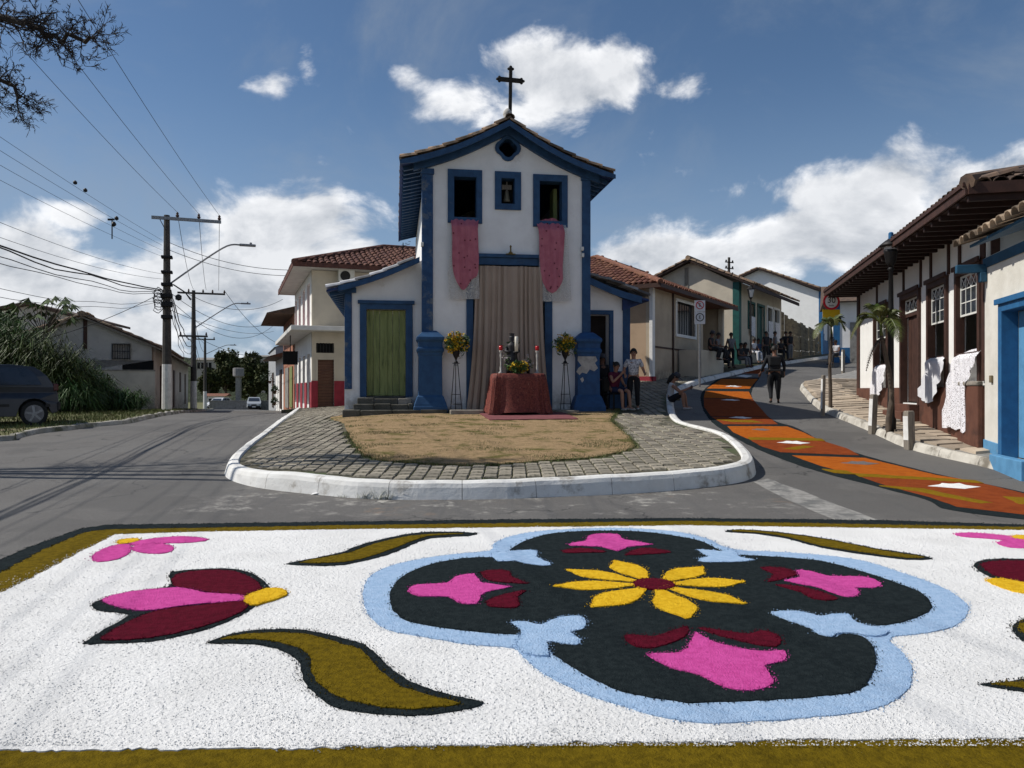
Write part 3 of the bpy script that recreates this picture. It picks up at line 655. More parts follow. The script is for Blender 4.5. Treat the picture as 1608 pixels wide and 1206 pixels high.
# ================================================================== SAWDUST CARPET (foreground)
carp = E('sawdust_carpet', (1.06, 5.6, G(1, 5.6)), label='huge white street carpet of coloured sawdust with four lobed dark medallion in the foreground', cat='carpet')
MI = carp.matrix_world.inverted()
ox, oy, oz = carp.location
def cp(px, py): p = GP(px, py); return Vector((p.x, p.y))
Gc = lambda x, y: G(x + ox, y + oy) - oz
OFFS = {}
SHAPES = []
def remap(o): return .008 + (o - .010) * .50
def cdrape(name, poly, off, m, sp=.05, th=.012, jit=.007, smooth=True, sm=3, bumpz=.0012, bsc=13, world_=False, label=None):
    pts = [(p if world_ else cp(*p)) for p in poly]; pts = [Vector((p[0] - ox, p[1] - oy)) for p in pts]
    if sm: pts = smooth_closed(pts, sm)
    off = remap(off); SHAPES.append((pts, off, m))
    o = drape(name, pts, Gc, off, m, carp, bsp=.024, sp=sp, skirt=.02, rim=off - .0015, bumpz=bumpz, bsc=bsc, jit=jit)
    if label: o['label'] = label
    return o
XL, XR = -4.43, 6.55
far = [(-4.47, 7.92), (-3.0, 8.03), (0, 8.2), (3, 8.22), (6.6, 8.13)]
cdrape('dark_border', [Vector(p) for p in [(-4.25, 2.7), (6.7, 2.7), (6.7, 8.0), (5.43, 8.16), (3.97, 8.42), (1.95, 8.53), (0, 8.46), (-1.82, 8.33), (-4.3, 8.15), (-4.46, 7.95), (-4.46, 7.1), (-4.38, 6.5)]], .010, M['pw_dark'], sp=.12, world_=True, sm=0, jit=.02)
cdrape('olive_border', [Vector(p) for p in [(-3.85, 2.84), (6.5, 2.84), (6.5, 7.85), (5.34, 8.0), (1.9, 8.33), (-1.77, 8.1), (-4.15, 7.88), (-4.30, 7.74), (-4.24, 6.93), (-4.08, 6.08)]], .022, M['pw_olive'], sp=.09, world_=True, sm=0, jit=.02)
cdrape('white_field', [Vector(p) for p in [(-3.55, 3.20), (-1, 3.26), (1.2, 3.33), (3.0, 3.36), (6.2, 3.38), (6.2, 7.66), (5.2, 7.80), (1.84, 8.05), (-1.7, 7.85), (-3.1, 7.73), (-3.92, 7.6), (-3.84, 6.76), (-3.73, 5.98)]], .036, M['pw_white'], sp=.05, world_=True, sm=0, jit=.018, bumpz=.0028, bsc=9)
blue_ring = [(570,941),(577,914),(601,898),(641,886),(708,875),(769,869),(776,857),(803,846),(843,838.5),(910,834),(978,833),(1045,837),(1075,841),(1110,850),(1152,867),(1238,872),(1339,882),(1407,901),(1474,925),(1508,945),(1521,965),(1498,989),(1440,1002),(1396,1008),(1417,1032),(1431,1052),(1427,1086),(1400,1110),(1356,1125),(1272,1135),(1171,1142),(1104,1143),(1070,1139),(1011,1127),(927,1100),(860,1069),(822,1038),(806,1024),(742,1019),(658,1005),(607,994),(580,972)]
cdrape('medallion_ring', blue_ring, .050, M['pw_blue'], sp=.06)
black_in = [(612,948),(621,921),(651,901),(691,888),(742,881),(785,881),(806,884),(812,877),(801,869),(826,854),(870,842),(944,838),(1011,840),(1070,848),(1104,856),(1131,870),(1142,877),(1164,877),(1221,880),(1285,886),(1339,899),(1407,921),(1447,938),(1462,955),(1457,968),(1423,982),(1390,989),(1349,990),(1322,984),(1300,994),(1309,1009),(1326,1003),(1353,1007),(1370,1022),(1375,1046),(1370,1069),(1349,1093),(1289,1103),(1205,1109),(1104,1113),(1080,1113),(1011,1103),(961,1090),(910,1063),(870,1036),(855,1019),(838,1000),(820,1004),(776,1002),(708,995),(651,985),(624,973)]
cdrape('medallion_field', black_in, .062, M['pw_dark'], sp=.06, bumpz=.0018)
fish = [[(772,875),(799,872),(829,870),(844,872),(842,881),(865,891),(856,895),(826,892),(809,887),(782,888)],
 [(801,986),(826,985),(850,990),(877,978),(910,976),(921,985),(914,997),(896,1002),(912,1014),(905,1022),(877,1019),(858,1018),(862,1040),(822,1034),(812,1022),(818,1006),(816,996)],
 [(1095,869),(1131,872),(1151,869),(1161,881),(1186,886),(1151,889),(1104,889),(1097,884),(1112,880)],
 [(1211,970),(1245,968),(1272,972),(1289,977),(1306,973),(1333,973),(1340,983),(1356,990),(1395,1000),(1373,1008),(1339,1003),(1312,1004),(1306,1009),(1285,1005),(1272,995),(1238,983)]]
for f in fish: cdrape('fish_motif', f, .074, M['pw_blue'], sp=.05, sm=2)
pinks = [[(641,936),(654,926),(702,923),(715,913),(745,908),(755,922),(803,929),(772,935),(755,943),(749,957),(722,955),(703,945),(661,945)],
 [(897,859),(921,855),(924,847),(944,844),(971,845),(979,853),(1025,861),(985,865),(971,872),(944,865),(897,863)],
 [(1092,1002),(1114,1015),(1154,1027),(1201,1033),(1231,1032),(1232,1047),(1201,1056),(1215,1079),(1205,1091),(1171,1096),(1131,1088),(1099,1070),(1055,1059),(1015,1038),(1055,1036),(1080,1028)],
 [(1250,903),(1272,904),(1302,912),(1356,913),(1383,923),(1373,931),(1343,931),(1351,938),(1339,945),(1319,943),(1285,930),(1232,919),(1258,914)]]
for f in pinks: cdrape('pink_bloom', f, .076, M['pw_pink'], sp=.05, sm=2)
mar = [[(755,906),(776,902),(799,904),(806,914),(829,924),(803,923),(769,919)],[(764,953),(792,941),(826,935),(813,945),(816,957),(809,963),(772,961)],
 [(883,871),(910,867),(947,871),(947,874),(920,874),(890,875)],[(981,878),(1005,867),(1035,869),(1053,874),(1011,877)],
 [(1195,898),(1232,899),(1253,908),(1232,916),(1205,921),(1215,909)],[(1218,926),(1258,929),(1312,945),(1306,951),(1275,948),(1258,938)],
 [(981,1010),(991,1006),(1025,1009),(1055,1000),(1080,992),(1075,1009),(1045,1022),(1018,1028),(991,1022)],
 [(1097,995),(1131,999),(1174,1005),(1195,999),(1218,1005),(1227,1015),(1218,1025),(1188,1022),(1137,1010)]]
for f in mar: cdrape('maroon_petal', f, .076, M['pw_maroon'], sp=.05, sm=2)
fc = cp(1027, 925.5)
for tip, w_ in zip([(893,902),(873,928),(931,961),(1079,979),(1167,956),(1167,921),(1102,898),(967,888)], [.14,.15,.17,.17,.14,.15,.16,.16]):
    t = cp(*tip); d = (t - fc); L_ = d.length; d.normalize(); nn = Vector((-d.y, d.x)); pl = []
    for u, v in [(.10, .0), (.3, .42), (.55, .95), (.76, .95), (.92, .42), (1.03, 0), (.92, -.36), (.76, -.9), (.55, -.95), (.3, -.42)]: pl.append(fc + d * L_ * u + nn * v * w_ * .8)
    cdrape('yellow_petal', pl, .078, M['pw_yellow'], sp=.05, sm=3, world_=True)
cdrape('flower_heart', [fc + Vector((.155 * math.cos(a * .524), .155 * math.sin(a * .524))) for a in range(12)], .086, M['pw_maroon'], sp=.05, sm=2, world_=True)
leafs = [([(325,1016),(364,1002),(404,995),(478,995),(540,1009),(574,1019),(607,1049),(641,1076),(691,1094),(732,1105),(760,1111),(742,1120),(691,1128),(634,1132),(574,1127),(532,1120),(498,1100),(475,1073),(471,1049),(451,1032),(417,1020),(370,1017)],
          [(346,1011),(380,1004),(421,1001),(481,1003),(540,1020),(566,1028),(600,1065),(634,1088),(681,1103),(726,1114.5),(675,1121),(631,1123),(574,1115),(535,1104),(505,1086),(490,1066),(488,1042),(471,1026),(424,1013),(377,1011)]),
         ([(448,890),(488,882),(525,874),(541,870),(574,857),(641,842),(691,838.5),(749,840.5),(735,845.5),(675,849),(641,862),(607,876),(540,891.6),(488,892.6)],
          [(471,889),(512,880),(553,872),(584,860),(644,846),(708,842),(728,843),(671,846.5),(631,861),(590,876),(540,888)]),
         ([(1139,838.7),(1161,835),(1221,839),(1306,851),(1373,865),(1440,875),(1464,882),(1423,883),(1373,877),(1289,864),(1238,850),(1188,842)],
          [(1150,838.5),(1165,837),(1221,841.5),(1306,853.5),(1373,867.5),(1440,878),(1450,881),(1423,881),(1373,874.5),(1289,861.5),(1238,847.5),(1188,840.5)]),
         ([(1590,990),(1600,980),(1625,976),(1665,985),(1690,1030),(1672,1040),(1640,1030),(1612,1016),(1596,1004)], [(1599,990),(1608,984),(1630,982),(1655,990),(1672,1024),(1645,1018),(1616,1007)]),
         ([(1538,1081),(1575,1079),(1608,1073),(1690,1060),(1740,1080),(1690,1108),(1608,1094),(1558,1086)], [(1556,1082),(1608,1080),(1690,1070),(1715,1082),(1690,1098),(1608,1088)])]
for a, b in leafs:
    cdrape('leaf_outline', a, .048, M['pw_dark'], sp=.05, sm=2); cdrape('leaf_fill', b, .060, M['pw_olive'], sp=.06, sm=2)
cdrape('flower_outline', [(130,1017),(175,988),(202,971),(165,966),(147,961),(150,950),(202,935),(262,927),(268,916),(268,903),(320,898),(370,898),(404,909),(424,928),(432,940),(405,955),(392,963),(357,982),(303,1000),(236,1014),(168,1016)], .048, M['pw_dark'], sp=.06, sm=2)
cdrape('maroon_petal', [(276,908),(320,901),(364,902),(397,914),(410,930),(387,941),(337,938),(286,929),(271,924)], .060, M['pw_maroon'], sm=2)
cdrape('maroon_petal', [(160,1008),(202,983),(249,965),(303,958),(380,950),(391,957),(364,975),(303,995),(236,1009),(175,1013)], .060, M['pw_maroon'], sm=2)
cdrape('pink_petal', [(160,948),(202,936),(279,929),(320,937),(384,942),(380,950),(303,956),(242,965),(209,965),(178,957)], .064, M['pw_pink'], sm=2)
cdrape('yellow_heart', [(382,945),(417,931),(444,931),(451,940),(417,952),(394,958)], .066, M['pw_yellow'], sm=2)
for f in [[(143,879),(161,866),(188,859),(205,860),(204,872),(185,882),(155,887)], [(200,857),(236,850),(286,846),(328,850.5),(303,856),(262,857),(225,862)], [(204,864),(236,857),(269,860.5),(271,869),(249,874),(219,871.5)],
          [(1499,842),(1524,840),(1582,845),(1608,847),(1640,851),(1600,853),(1541,849),(1508,846)], [(1566,856),(1588,850.5),(1640,853),(1655,862),(1600,865),(1575,861)]]:
    cdrape('pink_petal', f, .050, M['pw_pink'], sm=2)
cdrape('yellow_heart', [(186,852),(215,849.5),(217,854),(188,859)], .056, M['pw_yellow'], sm=2, sp=.04)
cdrape('yellow_heart', [(1588,846),(1608,844.5),(1640,847),(1640,851),(1600,851)], .056, M['pw_yellow'], sm=2, sp=.04)
cdrape('flower_outline', [(1529,893),(1548,883),(1608,882),(1690,889),(1720,912),(1660,926),(1608,923),(1556,911)], .048, M['pw_dark'], sp=.06, sm=2)
cdrape('maroon_petal', [(1541,893),(1556,887),(1608,886),(1670,893),(1690,910),(1640,921),(1600,919),(1560,908)], .060, M['pw_maroon'], sm=2)
cdrape('yellow_petal', [(1548,916),(1575,914),(1608,920),(1660,926),(1655,940),(1608,937),(1575,929)], .058, M['pw_yellow'], sm=2)
# loose crumbs: denser towards the camera where they can be made out
def crumbs():
    rnd = random.Random(4); mb = MB(); n = 0
    shapes = [[Vector(p) for p in f] for f in ([cp(*q) for q in blue_ring], [cp(*q) for q in leafs[0][0]], [cp(*q) for q in leafs[1][0]], [cp(130, 1017), cp(202, 971), cp(147, 961), cp(150, 950), cp(268, 903), cp(370, 898), cp(432, 940), cp(357, 982)])]
    while n < 16000:
        y = 3.27 + 4.2 * rnd.random() ** 1.7; x = rnd.uniform(-3.9, 5.6)
        if abs(x) > .72 * y: continue
        if any(inside(x, y, s) for s in shapes): continue
        if noise.noise(Vector((x * 2.2, y * 2.2, 3))) + rnd.uniform(-.5, .6) < -.12: continue
        s = rnd.uniform(.002, .0055) * (1.35 if rnd.random() < .05 else 1); z = G(x, y) + .0215 + .0028 * (noise.noise(Vector(((x - ox) * 9, (y - oy) * 9, 1))) + .6 * noise.noise(Vector(((x - ox) * 27.9, (y - oy) * 27.9, 4))))
        p = Vector((x - ox, y - oy, z - oz + s * .3)); v = [p + Vector((rnd.uniform(.7, 1.4) * a, rnd.uniform(.7, 1.4) * b, rnd.uniform(.3, .8) * c)) * s for a, b, c in ((1, 0, -.3), (-.5, .9, -.2), (-.5, -.9, -.2), (.2, .1, 1), (-.6, 0, .7))]
        mb.add(v, [(0, 1, 3), (1, 4, 3), (1, 2, 4), (2, 3, 4), (2, 0, 3), (0, 2, 1)]); n += 1
    tag(mb.build('lime_crumbs', M['pw_white'], carp, fix=False), kind='stuff')
crumbs()
def loose_grains():
    rnd = random.Random(77); by = {}
    for pts, off, m in SHAPES:
        mb = by.setdefault(m.name, (MB(), m))[0]; n = len(pts)
        for i in range(n):
            a, b = pts[i], pts[(i + 1) % n]; L = (b - a).length; ym = a.y + oy
            if ym < 2.9 or abs(a.x + ox) > .72 * ym + .3: continue
            k = int(L * (210 if ym < 5.5 else 90)) + (rnd.random() < .5)
            d = (b - a).normalized() if L > 1e-6 else Vector((1, 0)); nn = Vector((d.y, -d.x))
            for _ in range(k):
                p2 = a.lerp(b, rnd.random()) + nn * rnd.gauss(0, .016); s = rnd.uniform(.0022, .006) * (1 if ym < 5.5 else 1.3); z = Gc(p2.x, p2.y) + off + .0; p = Vector((p2.x, p2.y, z))
                v = [p + Vector((rnd.uniform(.6, 1.3) * a_, rnd.uniform(.6, 1.3) * b_, rnd.uniform(.5, 1.0) * c_)) * s for a_, b_, c_ in ((1, 0, -.5), (-.5, .9, -.5), (-.5, -.9, -.5), (0, 0, 1))]; mb.add(v, [(0, 1, 3), (1, 2, 3), (2, 0, 3)])
    for nm, (mb, m) in by.items(): tag(mb.build('loose_grains', m, carp, fix=False), kind='stuff')
loose_grains()
# ================================================================== ORANGE STREET CARPET
c2 = E('sawdust_carpet', (0, 0, 0), label='long orange sawdust carpet with dark edge winding up the right hand street', cat='carpet')
def sdrape(name, px, off, m, sp=.15, sm=0, th=.01): 
    pts = [GP(*p).xy for p in px]; pts = [Vector((p.x, p.y)) for p in pts]
    if sm: pts = smooth_closed(pts, sm)
    return drape(name, pts, G, off, m, c2, sp=sp, skirt=.03, rim=off - th * .7, bumpz=.003, bsc=6, jit=.012)
Lp = [(1130,593),(1104,614),(1101,633),(1111,655),(1138,677.6),(1189,705),(1264,734),(1367,762),(1452,784),(1496,802),(1700,826)]
Rp = [(1193,593),(1180,616),(1189,637),(1213,659),(1251,672),(1298,696),(1367,718),(1469,744),(1608,773),(1760,806)]
def interp(L_, n):
    q = smooth_open([Vector(p) for p in L_], 6); s = [0]
    for a, b in zip(q, q[1:]): s.append(s[-1] + (b - a).length)
    return q, s
LW = [Vector(GP(*p).xy) for p in Lp]; RW = [Vector(GP(*p).xy) for p in Rp]
LWs, RWs = smooth_open(LW, 5), smooth_open(RW, 5)
drape('dark_edge', LWs + RWs[::-1], G, .010, M['pw_dark'], c2, sp=.16, skirt=.03, rim=.004, bumpz=.003, jit=.02)
def edge_x(line, y, from_top=True):
    for a, b in zip(line, line[1:]):
        if min(a.y, b.y) <= y <= max(a.y, b.y) and abs(a.y - b.y) > 1e-6: return a.x + (b.x - a.x) * (y - a.y) / (b.y - a.y)
    return None
def band(name, pxs, off, m, **k): return sdrape(name, pxs, off, m, **k)
panels = [([(1133,595.5),(1190,595.5),(1177,611),(1110,610.5)], 'pw_orange'), ([(1108,614.5),(1176,615.5),(1182,627),(1105,625)], 'pw_orange'), ([(1105,626),(1183,628),(1192,639),(1206,655),(1116,654),(1106,640)], 'pw_rust'),
 ([(1117,655),(1207,656),(1222,667),(1136,667)], 'pw_rust'), ([(1142,670),(1236,670.5),(1262,680),(1287,692),(1174,690),(1152,680)], 'pw_orange'), ([(1176,690.5),(1290,692.5),(1330,705),(1350,716),(1226,711),(1196,702)], 'pw_rust'),
 ([(1243,716),(1358,720),(1400,730),(1470,747),(1530,757),(1345,747),(1290,733)], 'pw_orange'), ([(1347,748),(1534,758),(1608,776),(1740,803),(1690,819),(1503,797),(1460,782),(1380,760)], 'pw_rust')]
for p, m in panels: sdrape('colour_panel', p, .020, M[m])
for p in [[(1174,688),(1290,690),(1296,694),(1178,692)], [(1340,745),(1532,756),(1545,761),(1350,750)], [(1290,738),(1330,741),(1345,747),(1310,744)], [(1125,660),(1180,661),(1200,665),(1150,664)], [(1380,764),(1450,769),(1560,792),(1540,793),(1440,774)], [(1575,782),(1640,785),(1660,797),(1600,794)], [(1230,706),(1262,701),(1280,703),(1250,708)]]:
    sdrape('mustard_stripe', p, .028, M['pw_mustard'], sp=.1)
def splash(px, py, w_, h, m='pw_white'):
    pts = [(px - w_ / 2, py), (px - w_ * .3, py - h * .2), (px - w_ * .22, py - h * .5), (px - w_ * .05, py - h * .35), (px + w_ * .1, py - h * .5), (px + w_ * .22, py - h * .15), (px + w_ / 2, py + h * .15), (px + w_ * .2, py + h * .5), (px - w_ * .1, py + h * .3)]
    sdrape('white_motif' if m == 'pw_white' else 'grey_motif', pts, .030, M[m], sp=.08)
for a in [(1152,607.5,26,2.4),(1147,629,30,2.4),(1163,657,36,3.2),(1246,696.5,52,5),(1498,765.5,84,9)]: splash(*a)
for a in [(1195,676,30,3.5),(1350,729,60,6)]: splash(*a, m='pw_grey')
def small_carpet(parts, label):
    global c2
    r = E('sawdust_carpet', (0, 0, 0), label=label, cat='carpet'); old = c2; c2 = r
    for nm, px, off, m in parts: sdrape(nm, px, off, M[m], sp=.2)
    c2 = old
small_carpet([('colour_panel', [(1152,586),(1168,577),(1201,572),(1200,583),(1190,587)], .014, 'pw_rust'), ('mustard_stripe', [(1172,579),(1198,575),(1198,578),(1175,581.5)], .022, 'pw_orange'), ('white_motif', [(1156,591),(1168,589),(1181,590.5),(1172,593)], .022, 'pw_white')], 'small red sawdust panel on the street behind the winding orange carpet')
small_carpet([('colour_panel', [(1190,564),(1225,558),(1260,554),(1304,548),(1306,554),(1275,561),(1240,567),(1205,568)], .014, 'pw_rust'), ('white_motif', [(1230,566),(1242,563),(1250,565),(1238,568)], .022, 'pw_white'), ('white_motif', [(1255,559),(1270,557.5),(1276,559.5),(1262,561)], .022, 'pw_white')], 'far rust coloured sawdust panel high up the right hand street')
# ================================================================== BUILDING HELPERS
class Fr:
    """a building's own frame: x along its front, y inwards, z up from its base"""
    def __init__(s, X, Y, Z, ang): s.o = Vector((X, Y, Z)); s.a = ang; s.c, s.s = math.cos(ang), math.sin(ang)
    def at(s, px, py, yo=0.0):
        k = (px - CX) / F; ox_, oy_ = s.o.x - s.s * yo, s.o.y + s.c * yo
        u = (k * oy_ - ox_) / (s.c - k * s.s); Y = oy_ + s.s * u
        return (u, CH + (HY - py) * Y / F - s.o.z)
    def x(s, px, yo=0.0): return s.at(px, 600, yo)[0]
    def side(s, px, py, xo):      # point on the plane x = xo
        k = (px - CX) / F; ox_, oy_ = s.o.x + s.c * xo, s.o.y + s.s * xo
        v = (k * oy_ - ox_) / (-s.s - k * s.c); Y = oy_ + s.c * v
        return (v, CH + (HY - py) * Y / F - s.o.z)
    def root(s, name, label, cat, group=None): return E(name, s.o, s.a, label, cat, group)
    def w(s, x, y, z): return s.o + Vector((s.c * x - s.s * y, s.s * x + s.c * y, z))
def rect(x0, x1, z0, z1): return [(x0, z0), (x1, z0), (x1, z1), (x0, z1)]
def frame(root, name, x0, x1, z0, z1, wd, m, y0, y1, bottom=True, parent=None, label=None):
    if bottom: mb = MB().plate(rect(x0, x1, z0, z1), [rect(x0 + wd, x1 - wd, z0 + wd, z1 - wd)], y0, y1)
    else: mb = MB().plate([(x0, z0), (x0 + wd, z0), (x0 + wd, z1 - wd), (x1 - wd, z1 - wd), (x1 - wd, z0), (x1, z0), (x1, z1), (x0, z1)], [], y0, y1)
    o = mb.build(name, m, parent or root, bev=.006); 
    if label: o['label'] = label
    return o
def tile_shape(L=.42, r0=.095, r1=.078, n=5, th=.016, jx=0):
    """barrel tile, length along +y (up the slope), opening down"""
    vs = []; fs = []
    for (r, y) in ((r0, 0), (r1, L)):
        for q in (0, th):
            for k in range(n + 1):
                a = math.pi * k / n; vs.append(((r - q) * math.cos(a), y, (r - q) * math.sin(a) * .8))
    m = n + 1
    for k in range(n):
        fs += [(k, k + 1, 2 * m + k + 1, 2 * m + k), (m + k, 3 * m + k, 3 * m + k + 1, m + k + 1), (k, m + k, m + k + 1, k + 1), (2 * m + k, 2 * m + k + 1, 3 * m + k + 1, 3 * m + k)]
    fs += [(0, 2 * m, 3 * m, m), (n, m + n, 3 * m + n, 2 * m + n)]
    return vs, fs
def tile_slope(root, O, U, V, width, length, m, sp=.21, row=.36, indiv=None, r=.095, seed=1, clip=None, name='tile', urev=False, curve=None, slab=True, lift=.0, stuffname='tile_field'):
    """O eave corner, U unit along the eave, V unit up the slope"""
    rnd = random.Random(seed); O, U, V = Vector(O), Vector(U).normalized(), Vector(V).normalized(); N = U.cross(V); N.normalize()
    if N.z < 0: N = -N
    vs0, fs0 = tile_shape(row + .07, r, r * .82); cache = {}
    stuff = MB(); cols = int(width / sp + .5); rows = int(length / row + .5); cnt = 0
    for i in range(cols):
        for j in range(rows):
            u, v = (i + .5) * sp, j * row
            if clip and not clip(u, v): continue
            off = curve(v) if curve else 0; off2 = curve(v + row) if curve else 0
            Vv = (V * row + N * (off2 - off)).normalized(); Nn = U.cross(Vv).normalized()
            if Nn.z < 0: Nn = -Nn
            p = O + U * (u + rnd.gauss(0, .006)) + V * (v + rnd.gauss(0, .008)) + N * (off + .02 + lift + rnd.uniform(-.004, .006))
            Vt = (Vv + Nn * .045 * -1 + U * rnd.gauss(0, .02)).normalized(); Nt = (Nn - Vt * Nn.dot(Vt)).normalized(); Ut = Vt.cross(Nt)
            T = Matrix((Ut, Vt, Nt)).transposed().to_4x4(); T.translation = p + Nn * .02
            if indiv and indiv(i, j, cols, rows) and cnt < 290:
                key = rnd.randrange(3)
                if key not in cache:
                    b = MB(); b.add(vs0, fs0); o = b.build(name, None, root, smooth=False, fix=True)
                    b_ = {0: 1.0, 1: .5, 2: 1.45}[key]; base = m.name; mm = MATS.get(base + '_v%d' % key)
                    if not mm:
                        mm = m.copy(); mm.name = base + '_v%d' % key; MATS[mm.name] = mm
                        for nd in mm.node_tree.nodes:
                            if nd.type == 'HUE_SAT':
                                for l in list(nd.inputs['Value'].links): mm.node_tree.links.remove(l)
                                nd.inputs['Value'].default_value = b_
                    o.data.materials.clear(); o.data.materials.append(mm); cache[key] = o; o.matrix_local = T
                else:
                    o = cache[key].copy(); COL.objects.link(o); o.parent = root; o.matrix_local = T
                cnt += 1
            else:
                stuff.add([T @ Vector(q) for q in vs0], fs0)
    if stuff.v:
        o = stuff.build(stuffname, m, root, fix=False); tag(o, kind='stuff')
def prism_y(mb, pts, y0, y1): return mb.plate(pts, [], y0, y1)

# ================================================================== THE CHURCH
C = Fr(-.15, 20.0, 1.0, R(8.6))
ch = C.root('church', 'tall white chapel with blue trim, old tile roof and dark cross on its ridge', 'church')
cx0, cx1 = C.x(668), C.x(926); D = 9.3
gab = [C.at(800, 188), C.at(676, 252)]; apexx = C.at(799, 186)[0]; apexz = C.at(799, 192)[1]; eaveL = C.at(668, 262)[1]; eaveR = C.at(926, 278)[1]; eh = (eaveL + eaveR) / 2
cxm = (cx0 + cx1) / 2
zc = -.25
dL, dR = C.x(743), C.x(855); dTop = C.at(800, 417)[1]
def hole(px0, py0, px1, py1): 
    a = C.at(px0, py1); b = C.at(px1, py0); return (a[0], b[0], a[1], b[1])
wL = hole(713, 279, 748, 341); wR = hole(847, 286, 882, 347); nW = hole(787, 281, 808, 320)
def nudge(h): return h
qc = C.at(797.5, 233); qr = 14.5 * 20 / F
def quat(c, r, n=28):
    out = []
    for k in range(n):
        a = 2 * math.pi * k / n; rr = r * (.76 + .24 * abs(math.cos(2 * a)) ** .8); out.append((c[0] + rr * math.cos(a), c[1] + rr * math.sin(a)))
    return out
wall_o = [(cx0, zc), (dL, zc), (dL, dTop), (dR, dTop), (dR, zc), (cx1, zc), (cx1, eh), (cxm + 1.1, eh + (apexz - eh) * .5), (cxm, apexz), (cxm - 1.1, eh + (apexz - eh) * .5), (cx0, eh)]
MB().plate(wall_o, [rect(h[0] - .03, h[1] + .03, h[2] - .03, h[3] + .03) for h in (wL, wR, nW)] + [quat(qc, qr * 1.12)], 0, .3).build('front_wall', M['white'], ch)
mb = MB(); mb.box(cx0, cx0 + .3, .302, D, zc, eh); mb.box(cx1 - .3, cx1, .302, D, zc, eh); mb.build('side_wall', M['white'], ch)
MB().plate([(cx0, zc), (cx1, zc), (cx1, eh), (cxm, apexz), (cx0, eh)], [], D + .002, D + .4).build('rear_wall', M['white'], ch)
MB().box(cx0 + .32, cx1 - .32, .32, D - .01, .02, .06).build('floor', M['concrete'], ch)
# frames
def fr_px(name, px0, py0, px1, py1, h, m, y0=-.045, y1=-.002, label=None):
    a = C.at(px0, py1); b = C.at(px1, py0); o = MB().plate(rect(a[0], b[0], a[1], b[1]), [rect(h[0], h[1], h[2], h[3])], y0, y1).plate(rect(h[0] - .028, h[1] + .028, h[2] - .028, h[3] + .028), [rect(h[0], h[1], h[2], h[3])], -.001, .302).build(name, m, ch)
    if label: o['label'] = label
    return o
fr_px('window_frame', 703, 268, 757, 350, wL, M['blue']); fr_px('window_frame', 837, 276, 891, 356, wR, M['blue']); nf = fr_px('niche_frame', 777, 271, 818, 329, nW, M['blue'])
# bell in the niche
bx, bz = (nW[0] + nW[1]) / 2, (nW[2] + nW[3]) / 2
MB().lathe([(.015, .12), (.05, .10), (.065, .0), (.085, -.12), (.115, -.2), (.10, -.2), (.02, -.18)], (bx, .22, bz - .04), 14).build('bell', mat('old_bronze', (.22, .19, .13), (.14, .12, .09), metal=.4, rough=.6), nf, smooth=True)
MB().box(bx - .13, bx + .13, .2, .26, bz + .1, bz + .22).box(bx - .015, bx + .015, .17, .2, bz + .02, bz + .3).build('bell_yoke', M['wood'], nf)
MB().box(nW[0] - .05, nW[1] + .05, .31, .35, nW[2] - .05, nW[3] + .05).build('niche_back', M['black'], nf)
q_out = quat(qc, qr * 1.42); MB().plate(q_out, [quat(qc, qr)], -.045, -.002).plate(quat(qc, qr * 1.1), [quat(qc, qr)], -.001, .302).build('quatrefoil_rim', M['blue'], ch)
# inner window leaf seen green inside the right opening
MB().box(wR[1] - .12, wR[1] - .02, .5, 1.0, wR[2] + .02, wR[3] - .05).build('shutter_leaf', M['green'], ch)
# corner pilasters with capitals
for px0, px1 in ((662.5, 680), (914.5, 927.5)):
    a, b = C.x(px0, -.06), C.x(px1, -.06); top = C.at(668, 268)[1] - .1
    MB().box(a, b, -.06, .2, .55, top).box(a - .03, b + .03, -.09, .2, top, top + .14).build('pilaster', M['blueworn'] if px0 < 700 else M['blue'], ch, bev=.01)
# door surround
lin = C.at(800, 402)[1]
a, b = C.x(732.5, -.05), C.x(867.5, -.05)
for (p, q) in ((a, dL), (dR, b)): MB().box(p, q, -.05, .12, .0, dTop).build('door_jamb', M['blue'], ch, bev=.008)
MB().box(a - .02, b + .02, -.07, .12, dTop, lin - .06).box(a - .07, b + .07, -.13, .12, lin - .06, lin + .03).build('door_lintel', M['blue'], ch, bev=.008)
lp = C.at(800.5, 400); mb = MB(); mb.lathe([(.015, 0), (.05, .0), (.06, .02), (.02, .06), (.018, .16), (.03, .18), (.01, .22)], (lp[0], -.16, lp[1] + .0), 10); mb.box(lp[0] - .12, lp[0] + .12, -.2, -.1, lp[1] - .02, lp[1] + .0); mb.build('lintel_lamp', mat('brass', (.22, .16, .05), (.14, .1, .03), metal=.7, rough=.5), ch)
# pedestals
def pedestal(px_c, wbody, peel):
    x = C.x(px_c, -.1); w_ = wbody / 2
    pr = [(w_ * 1.42, -.3), (w_ * 1.42, .16), (w_ * 1.36, .2), (w_ * 1.33, .24), (w_ * 1.12, .42), (w_ * 1.0, .46), (w_ * .97, 1.46), (w_ * 1.02, 1.48), (w_ * 1.02, 1.53), (w_ * 1.13, 1.58), (w_ * 1.13, 1.64), (w_ * 1.02, 1.68), (w_ * 1.02, 1.80), (w_ * 1.16, 1.86), (w_ * 1.16, 1.93), (w_ * .7, 2.06), (w_ * .5, 2.10)]
    mb = MB(); mb.lathe(pr, (x, -.02, 0), 4, sq=True); mb.build('pedestal', M['bluebase'] if peel else mat('blue_paint_pedestal', (.022, .078, .18), (.016, .058, .14), sc=5, bump=.4, bs=12, rough=.6, stain=(.08, .15, .22), ss=3, st=(.66, .76)), ch, bev=.012)
pedestal(675.5, .60, False); pedestal(921.5, .60, True)
pk = [(908,556),(915,551),(920,557),(926,554),(929,560),(935,559),(938,566),(934,570),(939,578),(933,583),(926,580),(921,587),(914,585),(910,589),(905,584),(908,578),(913,574),(907,566)]
